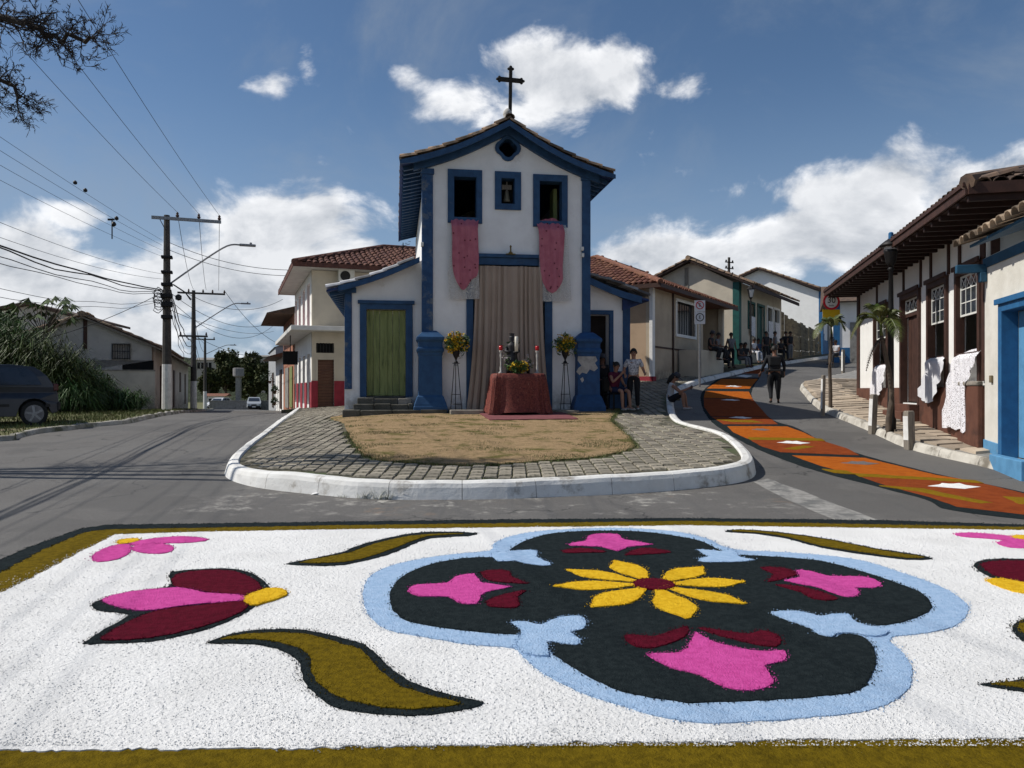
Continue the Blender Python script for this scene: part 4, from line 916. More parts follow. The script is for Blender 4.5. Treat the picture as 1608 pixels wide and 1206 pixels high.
MB().plate([(C.at(a_, b_, -.31)[0], C.at(a_, b_, -.31)[1]) for a_, b_ in pk], [], -.317, -.309).build('peeled_patch', M['ridge'], ch)
MB().plate([(C.at(a_, b_, -.31)[0], C.at(a_, b_, -.31)[1]) for a_, b_ in [(911,595),(915,592),(917,597),(914,601)]], [], -.317, -.309).build('peeled_patch', M['ridge'], ch)
# roof: curved (galbo) slope; eave tips at 627/240 and 968/265
YF = -.42
tipL, tipR = C.at(628, 244, YF), C.at(967, 268, YF); rid = C.at(800, 182, YF)
def rc(t, side):      # t 0 ridge .. 1 eave tip
    tip = tipL if side < 0 else tipR
    return (rid[0] + (tip[0] - rid[0]) * t, rid[1] + (tip[1] - rid[1]) * (t + .115 * math.sin(math.pi * t)))
for side in (-1, 1):
    pts = [rc(t / 8, side) for t in range(9)]; mb = MB(); th = .05
    poly = [(x, z - .10) for x, z in pts] + [(x, z - .10 - th) for x, z in reversed(pts)]
    mb.plate(poly, [], YF + .05, D + .7); mb.build('roof_boards', M['darkblue'], ch)
    # barge board on the verge
    poly = [(x, z - .10) for x, z in pts] + [(x, z - .10 - (.15 if i < 8 else .10)) for i, (x, z) in reversed(list(enumerate(pts)))]
    MB().plate(poly, [], YF - .0, YF + .048).build('barge_board', M['blue'], ch)
    poly = [(x, z - .15) for x, z in pts[:8]] + [(x, z - .36) for x, z in reversed(pts[:8])]
    MB().plate(poly, [], -.12, -.003).build('gable_moulding', M['blue'], ch)
    # rafters under the eave
    ex = cx0 if side < 0 else cx1; tip = tipL if side < 0 else tipR
    k = 0; y = .1
    src = None
    while y < D + .4:
        t_e = .97; t_w = (ex - rid[0]) / (tip[0] - rid[0]) - .06; p0 = rc(t_w, side); p1 = rc(t_e, side)
        if src is None:
            src = MB().beam((p0[0], 0, p0[1] - .225), (p1[0], 0, p1[1] - .20), .09, .13).build('rafter', M['blue'], ch); src.location = (0, y, 0)
        else: inst(src, ch, (0, y, 0))
        y += .40
    # eave fascia
    MB().beam((tip[0] - side * .02, YF + .05, tip[1] - .14), (tip[0] - side * .02, D + .7, tip[1] - .14), .035, .06).build('eave_fascia', M['darkblue'], ch)
    # tiles
    O = Vector((tip[0], YF, tip[1])); L = (Vector((rid[0], 0, rid[1])) - Vector((tip[0], 0, tip[1]))).length
    U = Vector((0, 1, 0)); Vd = Vector((rid[0] - tip[0], 0, rid[1] - tip[1])).normalized(); Nn = Vector((-Vd.z, 0, Vd.x)); Nn = -Nn if Nn.z < 0 else Nn
    def cv(v, side=side, L=L, Vd=Vd, Nn=Nn, tip=tip):
        t = 1 - min(1, v / L); p = rc(t, side); return (Vector((p[0], 0, p[1])) - Vector((tip[0], 0, tip[1])) - Vd * v).dot(Nn)
    tile_slope(ch, O - Nn * .075, U, Vd, D + 1.1, L, M['tile'], sp=.205, row=.37, indiv=lambda i, j, c, r: i < 2 or j == 0, curve=cv, seed=3 + side, r=.128)
mb = MB(); rnd = random.Random(2); vs0, fs0 = tile_shape(.44, .13, .105, th=.018)
for k in range(27):
    y = YF + k * .38; T = Matrix.Translation((rid[0] + rnd.gauss(0, .008), y, rid[1] - .02 + rnd.uniform(-.008, .008))) @ Matrix.Rotation(R(rnd.gauss(2, 1.2)), 4, 'X'); 
    if k < 2:
        b = MB(); b.add([T @ Vector(q) for q in vs0], fs0); b.build('ridge_tile', M['tile'], ch)
    else: mb.add([T @ Vector(q) for q in vs0], fs0)
tag(mb.build('ridge_tiles', M['tile'], ch), kind='stuff')
# ridge block and cross
yb = -.1
MB().lathe([(.13, -.12), (.13, 0), (.10, .06), (.125, .12), (.11, .2), (.06, .26), (.03, .28)], (rid[0], yb, rid[1] + .02), 12).build('finial_base', M['ridge'], ch, smooth=True)
c0 = C.at(801, 172, yb); c1 = C.at(802, 107, yb); am = C.at(801.5, 125.5, yb); al = C.at(783, 124, yb); ar = C.at(820, 127.5, yb)
mb = MB(); mb.beam((c0[0], yb, c0[1] - .1), (c1[0], yb, c1[1]), .10, .08); mb.beam((al[0], yb - .002, al[1]), (ar[0], yb - .002, ar[1]), .085, .095)
for (x, z, a_) in ((c1[0], c1[1], 0), (al[0], al[1], 90), (ar[0], ar[1], -90)):
    for dx_, dz_ in ((0, .03), (.05, -.02), (-.05, -.02)):
        v = Matrix.Rotation(R(-a_), 3, 'Y') @ Vector((dx_, 0, dz_)); mb.lathe([(.005, -.04), (.035, -.02), (.042, 0), (.035, .02), (.005, .04)], (x + v.x, yb, z + v.z), 8)
mb.build('cross', M['crosswood'], ch)
# small wall fittings on the facade
for px, py in ((663, 384), (914, 391), (914.5, 401)):
    p = C.at(px, py, -.05); MB().box(p[0] - .035, p[0] + .035, -.12, -.0, p[1] - .05, p[1] + .05).build('wall_insulator', M['sash'], ch, bev=.008)
# stone threshold
p = C.at(706, 634, -.9)
for k, (px0, px1, dz_) in enumerate(((707, 760, .0), (762, 812, .01), (813, 862, -.01), (863, 909, -.02))):
    x0, x1 = C.x(px0, -.75), C.x(px1, -.75); MB().box(x0, x1 - .01, -.85, -.03, -.12, .10 + dz_).build('threshold_stone', M['stone'], ch, bev=.02)
# ---------------- left side chapel
LA = Fr(C.w(0, .4, 0).x, C.w(0, .4, 0).y, 1.0, C.a)
la = LA.root('side_chapel', 'low white side chapel with green plank door and whitewashed tiles, left of the tall chapel', 'chapel')
x0, x1 = LA.x(541), cx0 - .004; zt0 = LA.at(549, 458)[1]; zt1 = LA.at(662, 407)[1]
g = (LA.at(575.5, 621)[0], LA.at(637, 621)[0], LA.at(600, 622)[1], LA.at(600, 486)[1])
MB().plate([(x0, -.3), (x1, -.3), (x1, zt1), (x0, zt0)], [rect(g[0], g[1], g[2], g[3])], 0, .4).build('front_wall', M['white'], la)
MB().box(x0, x0 + .4, .402, 6, -.3, zt0).box(x0, x1, 6.002, 6.3, -.3, zt0).build('side_wall', M['white'], la)
MB().box(LA.x(541, -.04), LA.x(552.5, -.04), -.04, .2, LA.at(545, 611)[1], zt0 + .05).build('pilaster', M['blueworn'], la, bev=.01)
fo = (LA.x(565, -.05), LA.x(648, -.05), LA.at(600, 476, -.05)[1])
MB().plate([(fo[0], g[2] - .02), (g[0], g[2] - .02), (g[0], g[3]), (g[1], g[3]), (g[1], g[2] - .02), (fo[1], g[2] - .02), (fo[1], fo[2]), (fo[0], fo[2])], [], -.05, .06).build('door_frame', M['blue'], la, bev=.008)
MB().box(fo[0] - .05, fo[1] + .05, -.09, .06, fo[2] - .02, fo[2] + .07).build('frame_cap', M['blue'], la, bev=.01)
dr = E('door', (0, 0, 0)); dr.parent = la; n = 6; wd = (g[1] - g[0]) / n
for k in range(n):
    MB().box(g[0] + k * wd + .004, g[0] + (k + 1) * wd - .004, .10 + (.006 if k % 2 else 0), .15, g[2] + .01, g[3] - .01).build('plank', M['green'], dr, bev=.004)
MB().box(g[0] + n / 2 * wd - .03, g[0] + n / 2 * wd + .03, .085, .1, g[2] + .02, g[3] - .02).build('meeting_rail', M['green'], dr, bev=.004)
MB().box(g[0], g[1], -.02, .2, g[2] - .06, g[2] + .0).build('door_sill', M['darkstone'], la, bev=.01)
sx0, sx1 = LA.x(561, -.35), LA.x(647, -.35)
rnd = random.Random(8)
for k, (yy, z0, z1, a_, b_) in enumerate(((-.38, -.05, LA.at(600, 625, -.2)[1], 0, 0), (-.62, -.2, LA.at(600, 634, -.4)[1], -.08, .03))):
    x = sx0 + a_
    while x < sx1 + b_ - .1:
        e = min(x + rnd.uniform(.35, .7), sx1 + b_); MB().box(x, e - .012, yy, -.055, z0, z1 + rnd.uniform(-.015, .01)).build('step_stone', M['darkstone'] if rnd.random() < .6 else M['stone'], la, bev=.02); x = e
# roof sheet of the side chapel
tl = LA.at(512, 453, -.35); tr = LA.at(659, 403, -.35); dxx = tr[0] - tl[0]
def lan(x): t = (x - tl[0]) / dxx; return tl[1] + (tr[1] - tl[1]) * (t - .10 * math.sin(math.pi * t))
xs = [tl[0] + dxx * k / 8 for k in range(9)]
MB().plate([(x, lan(x) - .02) for x in xs] + [(x, lan(x) - .075) for x in reversed(xs)], [], -.30, 6.6).build('roof_boards', M['darkblue'], la)
MB().plate([(x, lan(x) - .0) for x in xs[1:]] + [(x, lan(x) - .14) for x in reversed(xs[1:])], [], -.35, -.302).build('barge_board', M['blue'], la)
MB().box(LA.x(541) - .14, x0 + .3, -.11, -.045, zt0 - .04, zt0 + .1).build('bracket', M['blue'], la, bev=.01)
O = Vector((tl[0], -.36, tl[1])); Vd = Vector((dxx, 0, tr[1] - tl[1])); L = Vd.length; Vd.normalize()
tile_slope(la, O, (0, 1, 0), Vd, 6.9, L - .1, M['tilewhite'], sp=.205, row=.38, indiv=lambda i, j, c, r: i < 3 or j == 0, curve=lambda v: -.10 * (tr[1] - tl[1]) * math.sin(math.pi * min(1, v / L)), r=.105, seed=9)
src = None; y = .0
while y < 6.2:
    q0 = (x0 + .05, lan(x0 + .05) - .14); q1 = (tl[0] + .06, lan(tl[0] + .06) - .12)
    if src is None: src = MB().beam((q0[0], 0, q0[1]), (q1[0], 0, q1[1]), .08, .11).build('rafter', M['blue'], la); src.location = (0, y, 0)
    else: inst(src, la, (0, y, 0))
    y += .42
# ---------------- right side chapel
RA = Fr(C.w(0, .75, 0).x, C.w(0, .75, 0).y, 1.0, C.a)
ra = RA.root('side_chapel', 'low white side chapel with dark open doorway and blue corner, right of the tall chapel', 'chapel')
x0, x1 = cx1 + .004, RA.x(988); zt0 = RA.at(930, 441)[1]; zt1 = RA.at(982, 474)[1]
g = (x0 + .12, RA.x(956.5), .08, RA.at(940, 494)[1])
MB().plate([(x0, -.3), (x1, -.3), (x1, zt1), (x0, zt0)], [rect(*g)], 0, .4).build('front_wall', M['white'], ra)
MB().box(x1 - .4, x1, .402, 6, -.3, zt1).box(x0, x1, 6.002, 6.3, -.3, zt1).build('side_wall', M['white'], ra)
MB().box(RA.x(978.5, -.04), x1 + .02, -.04, .2, -.2, zt1 + .05).build('pilaster', M['blue'], ra, bev=.01)
MB().box(g[1] + .1, RA.x(978, -.02), -.025, .0 - .002, -.2, RA.at(970, 583)[1]).build('painted_plinth', M['blue'], ra)
o_r, o_t = RA.x(963.5, -.05), RA.at(940, 487, -.05)[1]
MB().plate([(g[1], 0), (o_r, 0), (o_r, o_t), (x0 + .01, o_t), (x0 + .01, g[3]), (g[1], g[3])], [], -.05, .06).build('door_frame', M['blue'], ra, bev=.008)
MB().box(g[0] + .02, g[1] - .0, .36, .39, .02, g[3]).build('doorway_dark_sheet', mat('doorway_shade', (.02, .014, .012), (.014, .01, .009)), ra); MB().box(x0 + .02, x1 - .42, .405, 5.9, .0, .04).build('floor', M['concrete'], ra)  # near-black sheet stands in for the shaded inside of the open doorway
tl = RA.at(926, 434, -.35); tr = RA.at(1020, 467, -.35); dxx2 = tr[0] - tl[0]
def ran(x): t = (x - tl[0]) / dxx2; return tl[1] + (tr[1] - tl[1]) * (t + .12 * math.sin(math.pi * t))
xs = [tl[0] + dxx2 * k / 8 for k in range(9)]
MB().plate([(x, ran(x) - .04) for x in xs] + [(x, ran(x) - .1) for x in reversed(xs)], [], -.30, 6.6).build('roof_boards', M['darkblue'], ra)
MB().plate([(x, ran(x) - .02) for x in xs[:8]] + [(x, ran(x) - .20) for x in reversed(xs[:8])], [], -.35, -.302).build('barge_board', M['blue'], ra)
MB().plate([(RA.x(976), zt1 - .25), (RA.x(976), zt1 + .06), (tr[0] - .1, ran(tr[0] - .1) - .1), (x1 + .15, zt1 - .12)], [], -.11, -.045).build('bracket', M['darkblue'], ra)
O = Vector((tr[0], -.36, tr[1])); Vd = Vector((-dxx2, 0, tl[1] - tr[1])); L2 = Vd.length; Vd.normalize()
tile_slope(ra, O, (0, 1, 0), Vd, 6.9, L2 - .05, mat('grey_lichen_tile', (.22, .21, .20), (.13, .125, .12), sc=5, isl=.2, bump=.4, bs=20, stain=(.05, .05, .05), ss=3, st=(.56, .7)), sp=.205, row=.38, indiv=lambda i, j, c, r: i < 3 or j == 0, curve=lambda v: .12 * (tl[1] - tr[1]) * math.sin(math.pi * min(1, v / L2)) * -1 * -1, r=.105, seed=12)
# plinth ledge along the foot of the left chapel
led = Fr(LA.w(0, -.75, 0).x, LA.w(0, -.75, 0).y, 1.0, C.a)
lr = led.root('stone_ledge', 'dark mossy stone ledge along the foot of the chapel in front of the green door', 'ledge'); x = led.x(538); rnd = random.Random(14)
while x < led.x(705) - .1:
    e = min(x + rnd.uniform(.4, .8), led.x(705)); MB().box(x, e - .01, -.12 + rnd.uniform(-.02, .02), .75, -.25, led.at(600, 643.5)[1] + rnd.uniform(-.012, .008)).build('ledge_stone', M['darkstone'], lr, bev=.02); x = e
# ================================================================== CLOTHS ON THE CHURCH
def hang(name, frame_, outline, yfun, m, parent, sp=.05, z_smooth=True, thick=0.0):
    """a cloth with the given outline in the frame's x-z plane, its depth given by yfun(x, z)"""
    pts = smooth_closed([Vector(p) for p in outline], 3) if len(outline) > 7 else [Vector(p) for p in outline]; q = []
    for i, a in enumerate(pts):
        b = pts[(i + 1) % len(pts)]; k = max(1, int((b - a).length / sp))
        for j in range(k): q.append(a.lerp(b, j / k))
    pts = q; nb = len(pts); x0, x1 = min(p.x for p in pts), max(p.x for p in pts); z0, z1 = min(p.y for p in pts), max(p.y for p in pts); inner = []
    tp = [(p.x, p.y) for p in pts]; z = z0 + sp / 2
    while z < z1:
        x = x0 + sp / 2
        while x < x1:
            if inside(x, z, tp) and min((Vector((x, z)) - p).length for p in pts) > sp * .45: inner.append(Vector((x, z)))
            x += sp
        z += sp
    vs, _, fs, *_ = delaunay_2d_cdt(pts + inner, [], [list(range(nb))], 1, 1e-6)
    mb = MB(); mb.v = [(p.x, yfun(p.x, p.y), p.y) for p in vs]; mb.f = [tuple(f) for f in fs]
    o = mb.build(name, m, parent, smooth=True, fix=False)
    if thick: s_ = o.modifiers.new('thickness', 'SOLIDIFY'); s_.thickness = thick
    return o
cur = C.root('curtain', 'tall taupe curtain hung in pleats across the chapel main doorway', 'curtain')
mb = MB(); nx, nz = 260, 24; top0, top1 = C.x(745, -.03), C.x(851, -.03); zt = dTop - .04
bl, br = C.x(733, -.35), C.x(864, -.35)
for j in range(nz + 1):
    t = j / nz; e = t ** 2.2; a_ = top0 + (bl - top0) * (e * .8 + .2 * t ** 5); b_ = top1 + (br - top1) * e; z = zt + (.03 - zt) * t
    for i in range(nx + 1):
        s_ = i / nx; ph = s_ * 74 + 2.6 * math.sin(s_ * 7) + 1.3 * math.sin(s_ * 17 + t); x = a_ + (b_ - a_) * s_ + .012 * math.sin(ph * 2 + 3 * t)
        am_ = (.022 + .03 * t) * (.6 + .8 * abs(math.sin(s_ * 11))); y = -.07 - .22 * t ** 2 * (1.1 - abs(s_ - .5)) + am_ * (1 - 2 * abs(math.sin(ph / 2)) ** .7) + .03 * math.sin(ph * .23 + 2 * t)
        mb.v.append((x, y - .04, z))
for j in range(nz):
    for i in range(nx): q = j * (nx + 1) + i; mb.f.append((q, q + 1, q + nx + 2, q + nx + 1))
mb.build('cloth', M['curtain'], cur, smooth=True, fix=False)
MB().tube([(top0 - .05, -.02, zt + .01), (top1 + .05, -.02, zt + .01)], .014, 8).build('curtain_rod', M['iron'], cur)
def drapery(pxs, netpx, label, sill):
    r = C.root('window_drape', label, 'drape', 'rose cloths hung from the chapel windows')
    pts = [C.at(a_, b_, -.1) for a_, b_ in pxs]; xm = sum(p[0] for p in pts) / len(pts)
    def yf(x, z): 
        s_ = min(1, max(0, (sill - z) / .25)); return .1 - .28 * s_ ** .5 + .022 * math.sin((x - xm) * 42 + z * 1.5) + .012 * math.sin((x - xm) * 19 + 2)
    hang('satin', C, pts, yf, M['pinkcloth'], r, sp=.035)
    np_ = [C.at(a_, b_, -.1) for a_, b_ in netpx]; hang('net_overlay', C, np_, lambda x, z: yf(x, z) + .03 + .01 * math.sin(x * 30), M['net'], r, sp=.05)
    # small embroidered roses
    rn = random.Random(len(label)); mb = MB()
    x0_, x1_, z0_, z1_ = min(p[0] for p in pts), max(p[0] for p in pts), min(p[1] for p in pts), max(p[1] for p in pts); k = 0
    while k < 16:
        x, z = rn.uniform(x0_, x1_), rn.uniform(z0_, z1_)
        if inside(x, z, pts): y = yf(x, z) - .012; s_ = .022; mb.add([(x + s_ * math.cos(a_ * 1.047), y, z + s_ * math.sin(a_ * 1.047)) for a_ in range(6)] + [(x, y - .012, z)], [(a_, (a_ + 1) % 6, 6) for a_ in range(6)]); k += 1
    tag(mb.build('embroidery', cloth('dark_rose', (.12, .015, .03)), r, fix=False), kind='stuff')
drapery([(711,341),(749,341),(750,360),(751,426),(740,440),(728,456),(717,444),(710,418),(710,370)], [(709,345),(750,345),(752,430),(753,470),(706,470),(703,431),(708,380)], 'rose cloth under clear net hanging from the left upper window of the chapel', wL[2])
drapery([(846,346),(883,346),(883,420),(882,443),(867,461),(852,446),(847,415),(846,370)], [(845,349),(889,349),(892,389),(897,473),(848,474),(846,420)], 'rose cloth under clear net hanging from the right upper window of the chapel', wR[2])
# ================================================================== RIGHT: BROWN HOUSE AND BLUE HOUSE
B = Fr(10.62, 23.6, .5, R(-103.39)); Lb = 10.69
bh = B.root('brown_timber_house', 'long white house with dark brown timber framing, wide brown eaves and lace in its windows', 'house')
EZ = 4.22; HZ = 3.36; WZ = 1.15; SZ = 1.78
def bx_(px, yo=0.0): return B.x(px, yo)
wins = [(1503, 1543), (1458.5, 1490), (1374, 1396)]; dpx = (1416, 1446.5)
holes = []
for a_, b_ in wins: holes.append((bx_(a_) + .0 + .11, bx_(b_) - .11, SZ, HZ - .12))
dh = (bx_(dpx[0]) + .12, bx_(dpx[1]) - .12, .80, HZ - .12); holes.append(dh)
mb = MB().plate([(0, -.6), (Lb, -.6), (Lb, EZ), (0, EZ)], [rect(h[0] - .015, h[1] + .015, h[2] - .01, h[3] + .015) for h in holes], 0, .12); mb.build('front_wall', M['whiteR'], bh)
# end wall towards the viewer, seen above the blue roof, and the far end, rear
W_ = 8.0; rz_ = EZ + 2.3
T90 = Matrix.Rotation(R(90), 4, 'Z')
def xwall(x0, x1, prof_):      # wall in the y-z plane
    m_ = MB(); t = Matrix(((0, 1, 0, x0), (1, 0, 0, 0), (0, 0, 1, 0), (0, 0, 0, 1))); m_.plate(prof_, [], 0, x1 - x0, T=t); return m_
gp = [(.122, -.6), (W_, -.6), (W_, EZ), (.122, EZ)]
xwall(Lb - .3, Lb - .001, gp).build('end_wall', M['whiteR'], bh); xwall(.0, .3, gp).build('end_wall', M['whiteR'], bh)
MB().box(0, Lb, W_ + .002, W_ + .3, -.6, EZ).build('rear_wall', M['whiteR'], bh)
MB().box(.32, Lb - .32, .4, W_, .6, .66).build('floor', M['wood'], bh)
# wainscot following the pavement, with buttress at the near end
o_ = [(0, -.6), (dh[0] - .12, -.6), (dh[0] - .12, WZ), (0, WZ)]
MB().plate(o_, [], -.05, -.002).build('wainscot', M['brownwall'], bh, bev=.008); MB().box(dh[1] + .12, Lb - .001, -.05, -.002, -.6, WZ).build('wainscot', M['brownwall'], bh, bev=.008)
MB().box(bx_(1516), Lb + .0, -.14, -.052, -.6, WZ + .02).build('buttress', M['brownwall'], bh, bev=.015)
MB().box(bx_(1516) - .02, Lb + .01, -.16, -.054, WZ + .022, WZ + .10).build('buttress_cap', M['stone'], bh, bev=.02)
# studs above the windows, lintel beam, wall plate
for px in (1378, 1420, 1447, 1463, 1491, 1508.5, 1543.5, 1559, 1349):
    x = bx_(px); z0 = HZ + .01 if px not in (1349,) else -.4
    if x > Lb - .08: x = Lb - .08
    MB().box(x - .055, x + .055, -.035, -.002, z0, EZ).build('stud', M['brown'], bh, bev=.005)
MB().box(Lb - .14, Lb - .005, -.04, -.002, WZ + .1, HZ).build('corner_post', M['brown'], bh, bev=.006)
MB().box(0, .30, -.045, -.002, -.2, EZ).build('corner_post', M['brown'], bh, bev=.006)
def sash(root, x0, x1, z0, z1, y, cols=4, rows=3, cross=1, parent=None):
    s_ = MB(); t = .035; s_.plate(rect(x0, x1, z0, z1), [rect(x0 + t, x1 - t, z0 + t, z1 - t)], y, y + .03)
    for i in range(1, cols): x = x0 + (x1 - x0) * i / cols; s_.box(x - .009, x + .009, y + .004, y + .024, z0 + t, z1 - t)
    zr = [z0 + (z1 - z0) * j / (rows + cross) for j in range(1, rows + cross)]
    for z in zr: s_.box(x0 + t, x1 - t, y + .003, y + .026, z - .009, z + .009)
    if cross:      # diagonal lattice in the top lights
        za = z0 + (z1 - z0) * rows / (rows + cross); zb = z1 - t; w_ = (x1 - x0 - 2 * t) / cols
        for i in range(cols):
            xa = x0 + t + w_ * i; s_.beam((xa, y + .014, za), (xa + w_, y + .014, zb), .014, .014, Vector((0, 1, 0))); s_.beam((xa + w_, y + .015, za), (xa, y + .015, zb), .014, .014, Vector((0, 1, 0)))
    o = s_.build('window_sash', M['sash'], root); MB().box(x0 + t, x1 - t, y + .012, y + .016, z0 + t, z1 - t).build('pane', M['glass'], o); return o
for (a_, b_), h in zip(wins, holes):
    x0, x1 = bx_(a_), bx_(b_); w_ = .11
    fr = MB().plate([(x0, WZ + .0), (x0 + w_, WZ), (x0 + w_, HZ - .12), (x1 - w_, HZ - .12), (x1 - w_, WZ), (x1, WZ), (x1, HZ), (x0, HZ)], [], -.06, .10).box(x0 + w_ + .001, x1 - w_ - .001, -.07, .1, SZ - .09, SZ - .001).build('window_frame', M['brown'], bh, bev=.006)
    sash(bh, h[0] + .005, h[1] - .005, 2.47, HZ - .13, .02, cols=4, rows=2, cross=1)
    MB().box(x0 - .04, x1 + .04, -.10, -.061, HZ - .02, HZ + .07).build('window_head', M['brown'], bh, bev=.006)
x0, x1 = bx_(dpx[0]), bx_(dpx[1])
MB().plate([(x0, .75), (x0 + .12, .75), (x0 + .12, HZ - .12), (x1 - .12, HZ - .12), (x1 - .12, .75), (x1, .75), (x1, HZ), (x0, HZ)], [], -.06, .10).build('door_frame', M['brown'], bh, bev=.006)
MB().box(x0 - .04, x1 + .04, -.10, -.061, HZ - .02, HZ + .07).build('door_head', M['brown'], bh, bev=.006)
dd = E('door', (0, 0, 0)); dd.parent = bh; n = 6
for k in range(n):
    w_ = (dh[1] - dh[0]) / n; MB().box(dh[0] + k * w_ + .003, dh[0] + (k + 1) * w_ - .003, .12 + (.005 if k % 2 else 0), .17, .82, 2.82).build('plank', M['brown'], dd, bev=.004)
MB().box(dh[0], dh[1], .06, .2, 2.825, 2.90).build('transom_bar', M['brown'], dd); sash(bh, dh[0] + .01, dh[1] - .01, 2.91, HZ - .13, .05, cols=4, rows=0, cross=1)
for k in range(3):
    MB().box(x0 - .05, x1 + .05, -.26 - .13 * k, -.052, -.3, .78 - .17 * k - .01).build('door_step', M['brownwall'] if k < 2 else M['stone'], bh, bev=.012) if k == 0 else MB().box(x0 - .05, x1 + .05, -.26 - .16 * k, -.26 - .16 * (k - 1) - .002, -.3, .78 - .17 * k).build('door_step', M['brownwall'] if k < 2 else M['stone'], bh, bev=.012)
# eaves
OV = .88; ze = EZ - .08; XN = bx_(1520, -OV); XF = -.45; XM = Lb + OV * .6
hh_ = W_ / 2 + OV; rz_ = ze + hh_ * .33; slope = .33
xh = XN - hh_
mb = MB()
for dz_ in (0, -.05): mb.v += [(XF, -OV, ze + dz_), (XN, -OV, ze + dz_), (XN, W_ + OV, ze + dz_), (XF, W_ + OV, ze + dz_), (xh, W_ / 2, rz_ + dz_), (XF, W_ / 2, rz_ + dz_)]
mb.f = [(0, 1, 4, 5), (1, 2, 4), (2, 3, 5, 4), (6, 7, 10, 11), (7, 8, 10), (8, 9, 11, 10), (0, 1, 7, 6), (1, 2, 8, 7), (2, 3, 9, 8), (0, 6, 11, 5), (3, 5, 11, 9)]
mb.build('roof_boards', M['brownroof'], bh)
Ls_ = math.hypot(hh_, rz_ - ze)
tile_slope(bh, (XN, -OV, ze + .01), (-1, 0, 0), (0, hh_, rz_ - ze), XN - XF, Ls_, M['tiledk'], sp=.23, row=.38, clip=lambda u, v: u > v / Ls_ * hh_ - .05, indiv=lambda i, j, c, r: j == 0, r=.115, seed=40)
tile_slope(bh, (XN, W_ + OV, ze + .01), (0, -1, 0), (-hh_, 0, rz_ - ze), W_ + 2 * OV, Ls_, M['tiledk'], sp=.23, row=.38, clip=lambda u, v: v / Ls_ * hh_ - .05 < u < W_ + 2 * OV - v / Ls_ * hh_ + .05, indiv=lambda i, j, c, r: j == 0, r=.115, seed=41)
MB().tube([(XN + .02, -OV - .02, ze + .08), (xh, W_ / 2, rz_ + .08)], .12, 8).build('hip_tiles', M['tiledk'], bh)
for (a_, b_) in (((XF, -OV - .02, ze - .02), (XN, -OV - .02, ze - .02)), ((XN + .02, -OV, ze - .02), (XN + .02, W_ + OV, ze - .02))): MB().beam(a_, b_, .035, .17).build('fascia', M['brown'], bh)
MB().beam((XF, -OV - .05, ze + .05), (XN, -OV - .05, ze + .05), .03, .06).build('eave_lip', M['brown'], bh)
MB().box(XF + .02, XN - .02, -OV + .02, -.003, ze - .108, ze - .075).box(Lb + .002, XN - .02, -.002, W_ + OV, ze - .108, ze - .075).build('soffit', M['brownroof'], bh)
src = None; x = .1
while x < XN:
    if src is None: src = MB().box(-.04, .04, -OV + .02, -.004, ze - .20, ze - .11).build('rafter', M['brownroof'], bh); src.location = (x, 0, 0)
    else: inst(src, bh, (x, 0, 0))
    x += .46
# gable end framing above the neighbour's roof
for y in (.06, .9, 1.8): MB().box(Lb + .002, Lb + .05, y, y + .13, 3.2, EZ).build('stud', M['brown'], bh)
MB().box(Lb + .004, Lb + 1.1, .0, .14, EZ - .08, EZ + .1).build('roof_bracket', M['brown'], bh); MB().box(Lb + .052, Lb + .08, -.02, 4, EZ - .35, EZ - .2).build('tie_beam', M['brown'], bh)
# blue house, built against it, nearer
bl = Fr(*B.w(Lb + .004, 0, 0), B.a); BE = 3.2
blu = bl.root('blue_trimmed_house', 'white house with light blue plinth, blue doorway and blue eave at the right edge', 'house'); LB2 = 5.2
dx0, dx1 = bl.x(1571, -.05), bl.x(1571, -.05) + 1.35
dz1 = bl.at(1571, 477, -.05)[1]
MB().plate(rect(0, LB2, -.3, BE + .16), [rect(dx0 + .125, dx1 - .125, -.0, dz1 - .125)], -.03, .35).build('front_wall', mat('stained_plaster', (.66, .64, .58), (.56, .54, .48), sc=1.8, bump=.4, bs=8, stain=(.33, .21, .12), ss=1.3, st=(.62, .74), bdist=.02), blu)
MB().plate([(0, -.3), (dx0, -.3), (dx0, .21), (0, .25)], [], -.055, -.032).build('plinth', M['bluesky'], blu, bev=.006); MB().box(dx1, LB2, -.055, -.032, -.3, .23).build('plinth', M['bluesky'], blu, bev=.006)
MB().plate([(dx0, -.1), (dx0 + .14, -.1), (dx0 + .14, dz1 - .14), (dx1 - .14, dz1 - .14), (dx1 - .14, -.1), (dx1, -.1), (dx1, dz1), (dx0, dz1)], [], -.09, .158).build('door_frame', M['bluehouse'], blu, bev=.008)
d_ = E('door', (0, 0, 0)); d_.parent = blu
for k in range(5):
    w_ = (dx1 - dx0 - .28) / 5; MB().box(dx0 + .14 + k * w_ + .003, dx0 + .14 + (k + 1) * w_ - .003, .16, .2, .02, dz1 - .15).build('plank', M['bluesky'], d_, bev=.004)
MB().box(dx0 + .1, dx1, -.25, -.092, -.3, .06).build('door_step', M['bluesky'], blu, bev=.015)
MB().box(dx0 - .06, dx1 + .06, -.13, -.092, dz1 - .02, dz1 + .07).build('door_head', M['bluehouse'], blu, bev=.006)
MB().box(0, LB2, 5.0, 5.2, -.3, BE).box(LB2 - .3, LB2, .352, 5, -.3, BE).build('rear_wall', M['whiteR'], blu)
ov = 1.15; zt = bl.at(1501, 394, -ov)[1]; sl2 = .34; yr = 5.3
t = MB(); x0, x1 = bl.x(1501, -ov), LB2 + .3
